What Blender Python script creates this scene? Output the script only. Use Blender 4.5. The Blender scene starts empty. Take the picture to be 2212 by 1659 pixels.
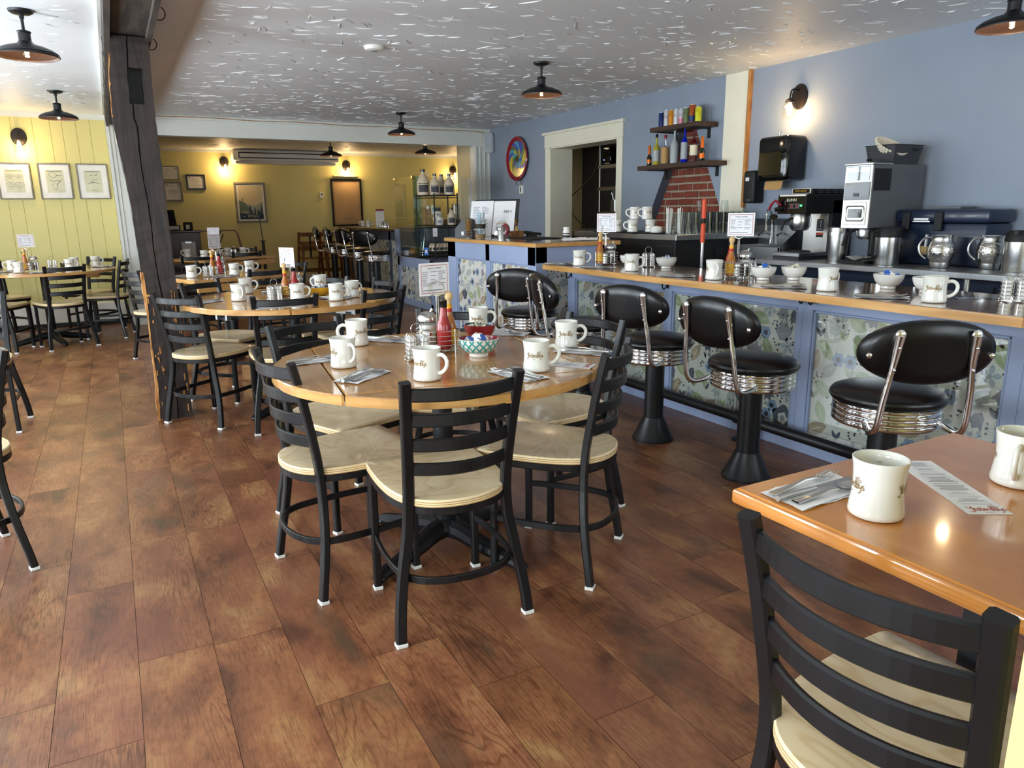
import bpy, bmesh, math, random
from math import sin, cos, pi, radians, atan2, hypot, sqrt
from mathutils import Vector, Matrix, Euler
random.seed(7)
R = radians
scene = bpy.context.scene
C = scene.collection

# ------------------------------------------------------------ camera, view, world, light
def setup_camera():
    F, P, Y, RO = 1560.5, R(13.4436), R(28.4086), R(0.66906)
    fw = Vector((sin(Y)*cos(P), cos(Y)*cos(P), -sin(P)))
    r0 = Vector((cos(Y), -sin(Y), 0)); d0 = fw.cross(r0)
    r = r0*cos(RO) + d0*sin(RO); d = d0*cos(RO) - r0*sin(RO)
    cam = bpy.data.cameras.new('camera'); o = bpy.data.objects.new('camera', cam); C.objects.link(o)
    cam.sensor_width = 36; cam.lens = F/2212*36; cam.clip_start = .02; cam.clip_end = 100
    m = Matrix(((r.x, -d.x, -fw.x, 0), (r.y, -d.y, -fw.y, 0), (r.z, -d.z, -fw.z, 1.29), (0, 0, 0, 1)))
    o.matrix_world = m
    scene.camera = o
setup_camera()
scene.view_settings.view_transform = 'Standard'
scene.view_settings.look = 'None'
scene.view_settings.gamma = 1
scene.view_settings.use_curve_mapping = False
scene.view_settings.exposure = 0.0
scene.cycles.max_bounces = 8
scene.cycles.diffuse_bounces = 4
scene.cycles.glossy_bounces = 4
scene.cycles.transmission_bounces = 8
scene.cycles.transparent_max_bounces = 12
scene.cycles.caustics_reflective = False
scene.cycles.caustics_refractive = False
scene.cycles.sample_clamp_indirect = 6
scene.cycles.use_denoising = True

SKY = 3.0            # daylight behind the windows
W = bpy.data.worlds.new('world'); scene.world = W; W.use_nodes = True
_bg = W.node_tree.nodes['Background']
_bg.inputs[0].default_value = (.86, .94, 1.0, 1); _bg.inputs[1].default_value = SKY

def area(name, loc, direction, sx, sy, power, color=(.80, .91, 1)):
    l = bpy.data.lights.new(name, 'AREA'); l.shape = 'RECTANGLE'; l.size = sx; l.size_y = sy
    l.energy = power; l.color = color
    o = bpy.data.objects.new(name, l); C.objects.link(o); o.location = loc
    o.rotation_euler = Vector(direction).to_track_quat('-Z', 'Y').to_euler()
    return o
# window openings: (wall, centre along wall, width, z0, z1)
YB, XL, ZC = -1.35, -2.4, 2.445      # window wall behind the camera, left window wall, ceiling height
WIN_BACK = [(-1.1, 1.2, .85, 2.05), (.4, 1.2, .85, 2.05), (2.5, 1.2, .85, 2.05), (4.0, 1.2, .85, 2.05)]
WIN_LEFT = [(.4, 1.3, .55, 2.1), (2.4, 1.3, .55, 2.1), (4.4, 1.3, .55, 2.1), (6.4, 1.3, .55, 2.1), (8.5, 1.1, .8, 2.0)]
PW_B, PW_L = 24.0, 116.0
for cx, w, z0, z1 in WIN_BACK:
    area('window_daylight', (cx, YB-.16, (z0+z1)/2), (0, 1, .26), w, z1-z0, PW_B)
for cy, w, z0, z1 in WIN_LEFT:
    area('window_daylight', (XL-.16, cy, (z0+z1)/2), (1, 0, .34), w, z1-z0, PW_L if cy < 8 else PW_L*.35)

# ------------------------------------------------------------ materials
MATS = {}
def nt(m):
    m.use_nodes = True; t = m.node_tree; return t, t.nodes, t.links, t.nodes['Principled BSDF']
def srgb(h):
    if isinstance(h, str):
        h = [int(h[i:i+2], 16)/255 for i in (0, 2, 4)]
    return tuple((c/12.92 if c <= .04045 else ((c+.055)/1.055)**2.4) for c in h)
def mat(name, col, rough=.5, metal=0, var=.06, scale=8, bump=0, bscale=60, spec=.5, coat=0, trans=0, ior=1.45, emit=None, estr=0, alpha=1, stretch=None):
    if name in MATS: return MATS[name]
    m = bpy.data.materials.new(name); MATS[name] = m
    t, N, L, P = nt(m)
    c = srgb(col) if isinstance(col, str) else col
    tc = N.new('ShaderNodeTexCoord'); mp = N.new('ShaderNodeMapping'); L.new(tc.outputs['Object'], mp.inputs[0])
    if stretch: mp.inputs['Scale'].default_value = stretch
    n = N.new('ShaderNodeTexNoise'); n.inputs['Scale'].default_value = scale; n.inputs['Detail'].default_value = 4
    L.new(mp.outputs[0], n.inputs['Vector'])
    r = N.new('ShaderNodeValToRGB'); L.new(n.outputs['Fac'], r.inputs[0])
    r.color_ramp.elements[0].position = .3; r.color_ramp.elements[1].position = .7
    r.color_ramp.elements[0].color = (*[max(0, x*(1-var)) for x in c], 1); r.color_ramp.elements[1].color = (*[min(1, x*(1+var)) for x in c], 1)
    L.new(r.outputs[0], P.inputs['Base Color'])
    P.inputs['Roughness'].default_value = rough; P.inputs['Metallic'].default_value = metal
    P.inputs['Specular IOR Level'].default_value = spec; P.inputs['Coat Weight'].default_value = coat
    P.inputs['Coat Roughness'].default_value = .08
    P.inputs['Transmission Weight'].default_value = trans; P.inputs['IOR'].default_value = ior
    P.inputs['Alpha'].default_value = alpha
    if bump:
        n2 = N.new('ShaderNodeTexNoise'); n2.inputs['Scale'].default_value = bscale; n2.inputs['Detail'].default_value = 3
        L.new(mp.outputs[0], n2.inputs['Vector'])
        b = N.new('ShaderNodeBump'); b.inputs['Strength'].default_value = bump; b.inputs['Distance'].default_value = .004
        L.new(n2.outputs['Fac'], b.inputs['Height']); L.new(b.outputs[0], P.inputs['Normal'])
    if emit:
        P.inputs['Emission Color'].default_value = (*emit, 1); P.inputs['Emission Strength'].default_value = estr
    return m

def glass_mat(name, col=(1, 1, 1), alpha=.18, rough=.03):
    """thin clear glass: mostly see-through with a glossy skin"""
    m = bpy.data.materials.new(name); MATS[name] = m
    t, N, L, P = nt(m)
    out = N['Material Output']; tr = N.new('ShaderNodeBsdfTransparent'); tr.inputs[0].default_value = (*col, 1)
    gl = N.new('ShaderNodeBsdfGlossy'); gl.inputs['Roughness'].default_value = rough
    nz = N.new('ShaderNodeTexNoise'); nz.inputs['Scale'].default_value = 3
    fr = N.new('ShaderNodeFresnel'); fr.inputs[0].default_value = 1.5
    ad = N.new('ShaderNodeMath'); ad.operation = 'MULTIPLY_ADD'; ad.inputs[1].default_value = 1.0; ad.inputs[2].default_value = alpha
    ge = N.new('ShaderNodeNewGeometry'); iv = N.new('ShaderNodeMath'); iv.operation = 'SUBTRACT'; iv.inputs[0].default_value = 1; L.new(ge.outputs['Backfacing'], iv.inputs[1])
    mf = N.new('ShaderNodeMath'); mf.operation = 'MULTIPLY'; L.new(fr.outputs[0], mf.inputs[0]); L.new(iv.outputs[0], mf.inputs[1]); L.new(mf.outputs[0], ad.inputs[0])
    mx = N.new('ShaderNodeMixShader'); L.new(ad.outputs[0], mx.inputs[0]); L.new(tr.outputs[0], mx.inputs[1]); L.new(gl.outputs[0], mx.inputs[2])
    L.new(mx.outputs[0], out.inputs[0]); N.remove(P)
    return m

def wood_mat(name, c1, c2, rough=.3, scale=(1, 14, 14), coat=0, wave=0, bump=.0, detail=6, nscale=2.2):
    if name in MATS: return MATS[name]
    m = bpy.data.materials.new(name); MATS[name] = m
    t, N, L, P = nt(m)
    tc = N.new('ShaderNodeTexCoord'); mp = N.new('ShaderNodeMapping'); L.new(tc.outputs['Object'], mp.inputs[0])
    mp.inputs['Scale'].default_value = scale
    n = N.new('ShaderNodeTexNoise'); n.inputs['Scale'].default_value = nscale; n.inputs['Detail'].default_value = detail; n.inputs['Distortion'].default_value = wave
    L.new(mp.outputs[0], n.inputs['Vector'])
    r = N.new('ShaderNodeValToRGB'); L.new(n.outputs['Fac'], r.inputs[0])
    r.color_ramp.elements[0].position = .34; r.color_ramp.elements[1].position = .66
    r.color_ramp.elements[0].color = (*srgb(c1), 1); r.color_ramp.elements[1].color = (*srgb(c2), 1)
    L.new(r.outputs[0], P.inputs['Base Color'])
    P.inputs['Roughness'].default_value = rough; P.inputs['Coat Weight'].default_value = coat; P.inputs['Coat Roughness'].default_value = .06
    if bump:
        b = N.new('ShaderNodeBump'); b.inputs['Strength'].default_value = bump; b.inputs['Distance'].default_value = .003
        L.new(n.outputs['Fac'], b.inputs['Height']); L.new(b.outputs[0], P.inputs['Normal'])
    return m

# ------------------------------------------------------------ mesh builder
class MB:
    """collects shapes and links them as ONE mesh object"""
    def __init__(s): s.v = []; s.f = []; s.m = []; s.sm = []; s.mats = []
    def mi(s, m):
        m = MATS[m] if isinstance(m, str) else m
        if m not in s.mats: s.mats.append(m)
        return s.mats.index(m)
    def add(s, verts, faces, m, smooth=False, M=None):
        i0 = len(s.v); k = s.mi(m)
        for v in verts:
            v = Vector(v); s.v.append(M @ v if M is not None else v)
        for f in faces:
            s.f.append([i0+i for i in f]); s.m.append(k); s.sm.append(smooth)
        return s
    def box(s, a, b, m, M=None, bev=0, seg=1):
        x0, y0, z0 = [min(a[i], b[i]) for i in range(3)]; x1, y1, z1 = [max(a[i], b[i]) for i in range(3)]
        if not bev:
            V = [(x0,y0,z0),(x1,y0,z0),(x1,y1,z0),(x0,y1,z0),(x0,y0,z1),(x1,y0,z1),(x1,y1,z1),(x0,y1,z1)]
            return s.add(V, [(3,2,1,0),(4,5,6,7),(0,1,5,4),(1,2,6,5),(2,3,7,6),(3,0,4,7)], m, False, M)
        bm = bmesh.new(); bmesh.ops.create_cube(bm, size=1)
        for v in bm.verts: v.co = Vector(((x0+x1)/2+v.co.x*(x1-x0), (y0+y1)/2+v.co.y*(y1-y0), (z0+z1)/2+v.co.z*(z1-z0)))
        bmesh.ops.bevel(bm, geom=bm.edges[:], offset=min(bev, .49*min(x1-x0, y1-y0, z1-z0)), segments=seg, profile=.5, affect='EDGES')
        return s.bm(bm, m, seg > 1, M)
    def bm(s, bm, m, smooth=False, M=None):
        bm.verts.index_update()
        s.add([v.co.copy() for v in bm.verts], [[v.index for v in f.verts] for f in bm.faces], m, smooth, M); bm.free(); return s
    def lathe(s, prof, m, seg=24, M=None, smooth=True, cap=True, a0=0, a1=2*pi):
        """prof: list of (r,z) bottom->top of the outside (or any order)"""
        V = []; F = []; full = abs(a1-a0-2*pi) < 1e-6; n = seg if full else seg+1
        for r, z in prof:
            for k in range(n):
                a = a0+(a1-a0)*k/seg; V.append((r*cos(a), r*sin(a), z))
        for i in range(len(prof)-1):
            for k in range(seg):
                k2 = (k+1) % n
                F.append((i*n+k, i*n+k2, (i+1)*n+k2, (i+1)*n+k))
        if cap and full:
            if prof[0][0] > 1e-5: F.append([k for k in range(n)][::-1])
            if prof[-1][0] > 1e-5: F.append([(len(prof)-1)*n+k for k in range(n)])
        return s.add(V, F, m, smooth, M)
    def cyl(s, p, q, r, m, seg=12, r2=None, smooth=True, M=None):
        p = Vector(p); q = Vector(q); d = q-p; L = d.length
        if L < 1e-9: return s
        T = Matrix.Translation(p) @ d.to_track_quat('Z', 'Y').to_matrix().to_4x4()
        if M is not None: T = M @ T
        r2 = r if r2 is None else r2
        return s.lathe([(r, 0), (r2, L)], m, seg, T, smooth)
    def tube(s, path, r, m, seg=8, closed=False, M=None, sect=None, cap=True, up=None):
        """sweep a round (or given) section along a path; r may be a list"""
        P = [Vector(p) for p in path]; n = len(P); V = []; F = []
        rr = r if isinstance(r, (list, tuple)) else [r]*n
        sec = sect or [(cos(2*pi*k/seg), sin(2*pi*k/seg)) for k in range(seg)]; K = len(sec)
        upv = Vector(up) if up else None; prev = None
        for i in range(n):
            if closed: t = (P[(i+1) % n]-P[i-1])
            else: t = P[min(i+1, n-1)]-P[max(i-1, 0)]
            t = t.normalized() if t.length > 1e-9 else Vector((0,0,1))
            if upv is not None:
                a = upv.cross(t)
                if a.length < 1e-4: a = prev if prev else t.orthogonal()
                a.normalize()
            elif prev is None: a = t.orthogonal().normalized()
            else:
                a = prev-t*prev.dot(t); a = a.normalized() if a.length > 1e-6 else t.orthogonal().normalized()
            prev = a; b = t.cross(a)
            for (x, y) in sec: V.append(P[i]+(a*x+b*y)*rr[i])
        for i in range(n if closed else n-1):
            j = (i+1) % n
            for k in range(K):
                k2 = (k+1) % K; F.append((i*K+k, i*K+k2, j*K+k2, j*K+k))
        if cap and not closed:
            F.append(list(range(K))[::-1]); F.append([(n-1)*K+k for k in range(K)])
        return s.add(V, F, m, sect is None, M)
    def prism(s, pts, z0, z1, m, M=None, smooth=False):
        n = len(pts); V = [(x, y, z0) for x, y in pts]+[(x, y, z1) for x, y in pts]
        F = [list(range(n))[::-1], list(range(n, 2*n))]+[(i, (i+1) % n, n+(i+1) % n, n+i) for i in range(n)]
        return s.add(V, F, m, smooth, M)
    def poly(s, pts, m, M=None): return s.add(pts, [list(range(len(pts)))], m, False, M)
    def sphere(s, c, r, m, seg=12, rings=8, sc=(1,1,1), M=None):
        T = Matrix.Translation(Vector(c)) @ Matrix.Diagonal((*sc, 1))
        if M is not None: T = M @ T
        pr = [(r*sin(pi*i/rings), -r*cos(pi*i/rings)) for i in range(rings+1)]
        pr[0] = (1e-6, -r); pr[-1] = (1e-6, r)
        return s.lathe(pr, m, seg, T, True, False)
    def torus(s, c, R_, r, m, seg=24, sub=6, M=None, axis='Z'):
        P = []
        for k in range(seg):
            a = 2*pi*k/seg; u, w = R_*cos(a), R_*sin(a)
            P.append({'Z': (c[0]+u, c[1]+w, c[2]), 'Y': (c[0]+u, c[1], c[2]+w), 'X': (c[0], c[1]+u, c[2]+w)}[axis])
        return s.tube(P, r, m, sub, True, M)
    def build(s, name, parent=None, loc=None, rot=None, ang=32):
        me = bpy.data.meshes.new(name); me.from_pydata([tuple(v) for v in s.v], [], s.f)
        for m in s.mats: me.materials.append(m)
        me.polygons.foreach_set('material_index', s.m); me.polygons.foreach_set('use_smooth', s.sm)
        me.update()
        if any(s.sm): me.set_sharp_from_angle(angle=R(ang))
        o = bpy.data.objects.new(name, me); C.objects.link(o)
        if parent is not None: o.parent = parent
        if loc is not None: o.location = loc
        if rot is not None: o.rotation_euler = rot
        return o

def tag(o, label, cat, group=None, kind=None):
    o['label'] = label; o['category'] = cat
    if group: o['group'] = group
    if kind: o['kind'] = kind
    return o
def struct(o): o['kind'] = 'structure'; return o
def thing(name, label, cat, loc=(0,0,0), rz=0, group=None):
    o = bpy.data.objects.new(name, None); C.objects.link(o); o.empty_display_size = .05
    o.location = loc; o.rotation_euler = (0, 0, rz)
    return tag(o, label, cat, group)
def dup(src, loc, rz=0, label=None, group=None, scale=None, rot=None):
    o = src.copy(); C.objects.link(o); o.location = loc; o.rotation_euler = rot if rot else (0, 0, rz)
    if scale: o.scale = (scale,)*3
    if label: o['label'] = label
    if group: o['group'] = group
    def rec(a, b):
        for ch in list(a.children):
            c = ch.copy(); C.objects.link(c); c.parent = b; rec(ch, c)
    rec(src, o)
    return o
def text_into(mb, s, size, m, M, depth=0, align='CENTER', shear=0, width=None):
    """flat lettering from the built-in font, added to a mesh builder; lies in the XY plane of M"""
    cu = bpy.data.curves.new('t', 'FONT'); cu.body = s; cu.size = size; cu.align_x = align; cu.align_y = 'CENTER'; cu.shear = shear
    cu.resolution_u = 2; cu.extrude = depth
    ob = bpy.data.objects.new('t', cu)
    me = bpy.data.meshes.new_from_object(ob)
    V = [v.co.copy() for v in me.vertices]
    if width and V:
        w = max(v.x for v in V)-min(v.x for v in V)
        if w > 0:
            for v in V: v.x *= width/w
    mb.add(V, [list(p.vertices) for p in me.polygons], m, False, M)
    bpy.data.objects.remove(ob); bpy.data.curves.remove(cu); bpy.data.meshes.remove(me)
def ribbon(mb, path, w, m, fn=lambda p: p):
    """flat stroke along a 2D path mapped by fn into 3D"""
    n = len(path); V = []
    for i in range(n):
        a = path[max(i-1, 0)]; b = path[min(i+1, n-1)]
        dx, dy = b[0]-a[0], b[1]-a[1]; l = hypot(dx, dy) or 1
        nx, ny = -dy/l*w/2, dx/l*w/2
        V.append(fn((path[i][0]+nx, path[i][1]+ny))); V.append(fn((path[i][0]-nx, path[i][1]-ny)))
    mb.add(V, [(2*i, 2*i+1, 2*i+3, 2*i+2) for i in range(n-1)], m)
def face_M(origin, right, up):
    """matrix whose XY plane is spanned by right/up with its origin there"""
    r = Vector(right).normalized(); u = Vector(up).normalized(); n = r.cross(u)
    return Matrix(((r.x, u.x, n.x, origin[0]), (r.y, u.y, n.y, origin[1]), (r.z, u.z, n.z, origin[2]), (0, 0, 0, 1)))
def smoothpath(pts, k=4):
    """catmull-rom"""
    P = [Vector(p) for p in pts]; out = []
    for i in range(len(P)-1):
        p0, p1, p2, p3 = P[max(i-1, 0)], P[i], P[i+1], P[min(i+2, len(P)-1)]
        for j in range(k):
            t = j/k
            out.append(.5*((2*p1)+(p2-p0)*t+(2*p0-5*p1+4*p2-p3)*t*t+(3*p1-p0-3*p2+p3)*t**3))
    out.append(P[-1]); return out

glass_mat('clear_glass', (.97, .99, .98), .06, .02)
glass_mat('green_glass_edge', (.6, .85, .8), .25, .05)
mat('white_paint', 'd8dad4', .45, var=.02)
mat('cream_trim', 'e6e2cf', .4, var=.02)
mat('blue_wall', '8a95a5', .55, var=.03, scale=3, bump=.15, bscale=30)
mat('blue_panel', '9cabcc', .35, var=.03)
mat('slate_paint', '5a6274', .5, var=.04)
mat('black_metal', '14161a', .38, var=.15, spec=.45, bump=.03, bscale=300)
mat('chair_black', '101114', .36, var=.15, spec=.5)
mat('matte_black', '121213', .6, var=.2)
mat('gloss_black', '0a0a0b', .08, var=.1, spec=.6)
mat('vinyl_black', '0a0a0c', .3, var=.2, spec=.5, bump=.05, bscale=400)
mat('chrome', (.82, .82, .83), .09, 1, var=.03)
mat('steel', (.55, .55, .54), .28, 1, var=.05, stretch=(1, 1, 30))
mat('steel_flat', (.42, .43, .44), .33, 1, var=.08, stretch=(2, 30, 2))
mat('ceramic', 'dcdad2', .12, var=.01, coat=.5)
mat('ceramic_white', 'e2e0da', .15, var=.01, coat=.4)
mat('paper', 'e4e3e6', .8, var=.02)
mat('napkin', 'f0eff0', .9, var=.02)
mat('red_ink', 'b5482e', .7); mat('dark_ink', '3a3540', .7); mat('grey_ink', '8f8f98', .7); mat('gold_ink', '8a6a24', .35, .3)
mat('white_plastic', 'e8e6e0', .3, var=.02); mat('grey_plastic', '9fa5ac', .45)
mat('dark_grey', '33353a', .45, var=.1); mat('mid_grey', '595c60', .5, var=.08)
mat('foot_white', 'e4e4e2', .5)
# ------------------------------------------------------------ room materials
def floor_mat():
    m = bpy.data.materials.new('floor_planks'); MATS['floor_planks'] = m
    t, N, L, P = nt(m)
    uv = N.new('ShaderNodeUVMap'); uv.uv_map = 'UVMap'
    def noise(sc, det, scale, dist=0, rough=.55):
        mp = N.new('ShaderNodeMapping'); mp.inputs['Scale'].default_value = scale; L.new(uv.outputs[0], mp.inputs[0])
        n = N.new('ShaderNodeTexNoise'); n.inputs['Scale'].default_value = sc; n.inputs['Detail'].default_value = det
        n.inputs['Distortion'].default_value = dist; n.inputs['Roughness'].default_value = rough; L.new(mp.outputs[0], n.inputs['Vector']); return n
    def ramp(src, *st):
        r = N.new('ShaderNodeValToRGB'); L.new(src, r.inputs[0])
        while len(r.color_ramp.elements) < len(st): r.color_ramp.elements.new(.5)
        for e, (p, c) in zip(r.color_ramp.elements, st): e.position = p; e.color = (*c, 1) if len(c) == 3 else c
        return r
    def mix(kind, fac, a, b):
        x = N.new('ShaderNodeMix'); x.data_type = 'RGBA'; x.blend_type = kind
        if isinstance(fac, float): x.inputs[0].default_value = fac
        else: L.new(fac, x.inputs[0])
        L.new(a, x.inputs[6])
        if isinstance(b, tuple): x.inputs[7].default_value = (*b, 1)
        else: L.new(b, x.inputs[7])
        return x.outputs[2]
    big = noise(3.4, 5, (1.6, .8, 1), .5)
    base = ramp(big.outputs['Fac'], (.30, srgb('523424')), (.42, srgb('784c33')), (.54, srgb('8e5d3e')), (.70, srgb('a67d52')))
    # cathedral grain: contour rings of a stretched noise
    g0 = noise(2.6, 1.5, (3.4, .5, 1), .2)
    mu = N.new('ShaderNodeMath'); mu.operation = 'MULTIPLY'; mu.inputs[1].default_value = 120; L.new(g0.outputs['Fac'], mu.inputs[0])
    sn = N.new('ShaderNodeMath'); sn.operation = 'SINE'; L.new(mu.outputs[0], sn.inputs[0])
    rings = ramp(sn.outputs[0], (.0, (1, 1, 1)), (.55, (.93, .93, .93)), (.98, (.52, .45, .42)))
    fine = noise(9, 6, (26, 1.4, 1), .1, .7)
    fr = ramp(fine.outputs['Fac'], (.32, (.62, .58, .56)), (.52, (1, 1, 1)), (.75, (1.0, 1.0, 1.0)))
    rmask = ramp(noise(1.3, 2, (2.2, .8, 1)).outputs['Fac'], (.46, (0, 0, 0)), (.62, (.75, .75, .75)))
    c = mix('MULTIPLY', rmask.outputs[0], base.outputs[0], rings.outputs[0])
    ln = noise(5, 3, (70, 2.2, 1), .0, .5); lr = ramp(ln.outputs['Fac'], (.40, (.55, .50, .47)), (.50, (1, 1, 1)))
    lmask = ramp(noise(2.2, 3, (2.0, .9, 1), .5).outputs['Fac'], (.42, (.15, .15, .15)), (.6, (.95, .95, .95)))
    c = mix('MULTIPLY', lmask.outputs[0], c, lr.outputs[0])
    sp = noise(34, 4, (1.6, .8, 1), 0, .7); spr = ramp(sp.outputs['Fac'], (.34, (.7, .66, .62)), (.5, (1, 1, 1)), (.68, (1.12, 1.1, 1.06)))
    c = mix('MULTIPLY', .8, c, spr.outputs[0])
    c = mix('MULTIPLY', .7, c, fr.outputs[0])
    red = noise(1.1, 3, (3.0, .8, 1)); rr = ramp(red.outputs['Fac'], (.5, (0, 0, 0)), (.68, (.65, .65, .65)))
    c = mix('MIX', rr.outputs[0], c, srgb('734536'))
    olive = noise(1.7, 3, (2.4, 1.2, 1), .8); orr = ramp(olive.outputs['Fac'], (.6, (0, 0, 0)), (.75, (.6, .6, .6)))
    c = mix('MIX', orr.outputs[0], c, srgb('4e4434'))
    v = N.new('ShaderNodeTexVoronoi'); v.inputs['Scale'].default_value = 2.3
    mpv = N.new('ShaderNodeMapping'); mpv.inputs['Scale'].default_value = (1.6, .8, 1); L.new(uv.outputs[0], mpv.inputs[0])
    nd = noise(14, 2, (1, 1, 1)); ad = N.new('ShaderNodeVectorMath'); ad.operation = 'MULTIPLY_ADD'
    L.new(nd.outputs['Color'], ad.inputs[0]); ad.inputs[1].default_value = (.09, .09, 0); L.new(mpv.outputs[0], ad.inputs[2]); L.new(ad.outputs[0], v.inputs['Vector'])
    kn = ramp(v.outputs['Distance'], (.0, (.9, .9, .9)), (.03, (.8, .8, .8)), (.06, (.15, .15, .15)), (.10, (0, 0, 0)))
    c = mix('MIX', kn.outputs[0], c, srgb('2a1a12'))
    at = N.new('ShaderNodeVertexColor'); at.layer_name = 'plank'
    c = mix('MULTIPLY', 1.0, c, at.outputs[0])
    L.new(c, P.inputs['Base Color'])
    rg = ramp(fine.outputs['Fac'], (.2, (.40, .40, .40)), (.8, (.25, .25, .25))); L.new(rg.outputs[0], P.inputs['Roughness'])
    b = N.new('ShaderNodeBump'); b.inputs['Strength'].default_value = .25; b.inputs['Distance'].default_value = .002
    L.new(fine.outputs['Fac'], b.inputs['Height']); L.new(b.outputs[0], P.inputs['Normal'])
floor_mat()
mat('plank_gap', '1c120c', .8)
mat('yellow_wall', 'd3c987', .5, var=.02, scale=2)
mat('yellow_groove', 'b9a552', .6)
mat('ceiling_plaster', 'e4e6e8', .55, var=.04, scale=1.2, bump=.35, bscale=14)
mat('ceiling_ridge', 'eceef0', .3, var=.03, spec=.6)
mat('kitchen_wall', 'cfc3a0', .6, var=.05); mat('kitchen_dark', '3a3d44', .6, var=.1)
mat('groove_dark', '4b5a78', .6)
wood_mat('old_beam', '150e0c', '30221c', .62, (9, 9, 1.2), wave=.6, bump=.9, nscale=3)
wood_mat('beam_casing', '2a2420', '4a4038', .7, (9, 1.1, 9), wave=.3, bump=.6, nscale=3)
wood_mat('worn_orange', '8a5526', 'c98f4e', .7, (9, 9, 2), wave=.4, bump=.6)
mat('brick_red', '7a3a2c', .85, var=.25, scale=14, bump=.6, bscale=40); mat('mortar', '9c8f7c', .95, var=.12, bump=.7, bscale=50)

# ------------------------------------------------------------ floor: vinyl planks, each cut into one mesh
def make_floor():
    W_, Lp = .2065, .922; x0 = -.287
    offs = {-1: 2.107, 0: 1.834, 1: 2.196, 3: 3.587, 5: 1.600, 6: 1.331, 8: 1.585}
    rnd = random.Random(11)
    V = []; F = []; UV = []; COL = []; mi = []
    V += [(XL, YB, -.002), (8.2, YB, -.002), (8.2, 14.3, -.002), (XL, 14.3, -.002)]; F.append((0, 1, 2, 3)); UV.append([(0, 0)]*4); COL.append((1, 1, 1)); mi.append(1)
    g = .0007
    k = math.floor((XL-x0)/W_)
    while x0+k*W_ < 8.2:
        xa = max(x0+k*W_, XL); xb = min(x0+(k+1)*W_, 8.2); o = offs.get(k, rnd.uniform(0, Lp))
        y = o-Lp*math.ceil((o-YB)/Lp)
        while y < 14.3:
            ya = max(y, YB); yb = min(y+Lp, 14.3)
            if yb-ya > .002 and xb-xa > .002:
                i = len(V); V += [(xa+g, ya+g, 0), (xb-g, ya+g, 0), (xb-g, yb-g, 0), (xa+g, yb-g, 0)]; F.append((i, i+1, i+2, i+3))
                ou, ov = rnd.uniform(0, 60), rnd.uniform(0, 60); fl = rnd.choice((1, -1))
                UV.append([(ou+fl*(p[0]-xa), ov+fl*(p[1]-ya)) for p in V[i:i+4]])
                b = rnd.uniform(.93, 1.07); COL.append((b*rnd.uniform(.97, 1.03), b, b*rnd.uniform(.94, 1.04))); mi.append(0)
            y += Lp
        k += 1
    me = bpy.data.meshes.new('floor'); me.from_pydata(V, [], F)
    me.materials.append(MATS['floor_planks']); me.materials.append(MATS['plank_gap']); me.polygons.foreach_set('material_index', mi)
    me.uv_layers.new(name='UVMap'); me.color_attributes.new('plank', 'FLOAT_COLOR', 'CORNER'); u = me.uv_layers['UVMap']; ca = me.color_attributes['plank']; j = 0
    for f, c in zip(UV, COL):
        for p in f: u.data[j].uv = p; ca.data[j].color = (*c, 1); j += 1
    o = bpy.data.objects.new('floor', me); C.objects.link(o); struct(o)
make_floor()

# ------------------------------------------------------------ ceilings with thrown plaster strokes
def strokes(mb, x0, x1, y0, y1, z, dens, rnd, zf=None):
    n = int((x1-x0)*(y1-y0)*dens)
    for _ in range(n):
        cx, cy = rnd.uniform(x0, x1), rnd.uniform(y0, y1)
        if -.02 < cx < .62 and cy < 9.8: continue
        a = rnd.gauss(.12, .5) if rnd.random() < .8 else rnd.uniform(0, pi)
        L = rnd.uniform(.03, .13)*rnd.choice((.6, 1, 1, 1.3)); w = rnd.uniform(.0022, .0042); h = rnd.uniform(.0025, .006); k = rnd.uniform(-9, 9)
        pts = []; x, y = cx, cy; st = 5
        for i in range(st+1):
            pts.append((x, y)); aa = a+k*L*i/st*.6; x += cos(aa)*L/st; y += sin(aa)*L/st
        if not (x0 < x < x1 and y0 < y < y1): continue
        V = []; F = []
        for i, (px, py) in enumerate(pts):
            q = pts[min(i+1, st)]; p = pts[max(i-1, 0)]; dx, dy = q[0]-p[0], q[1]-p[1]; l = hypot(dx, dy) or 1
            nx, ny = -dy/l, dx/l; e = (.25, .8, 1, .9, .7, .2)[i]
            V += [(px+nx*w*e, py+ny*w*e, z), (px+nx*w*.35*e, py+ny*w*.35*e, z-h*e), (px-nx*w*e, py-ny*w*e, z)]
        for i in range(st):
            F += [(3*i, 3*i+3, 3*i+4, 3*i+1), (3*i+1, 3*i+4, 3*i+5, 3*i+2)]
        mb.add(V, F, 'ceiling_ridge', True)
rnd = random.Random(3)
mb = MB(); mb.box((XL, YB, ZC), (5.0, 9.9, ZC+.06), 'ceiling_plaster'); strokes(mb, .62, 5.0, -.2, 9.8, ZC, 62, rnd); strokes(mb, -1.9, 0, 2.2, 10.1, ZC, 30, rnd)
mb.box((XL, 9.9, ZC), (.1, 10.3, ZC+.06), 'ceiling_plaster')
struct(mb.build('ceiling', ang=60))
mb = MB(); mb.box((.09, 9.99, 2.40), (8.2, 14.3, 2.46), 'ceiling_plaster'); strokes(mb, .7, 7.6, 11.6, 14.2, 2.40, 22, rnd)
struct(mb.build('ceiling_back', ang=60))

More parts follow.
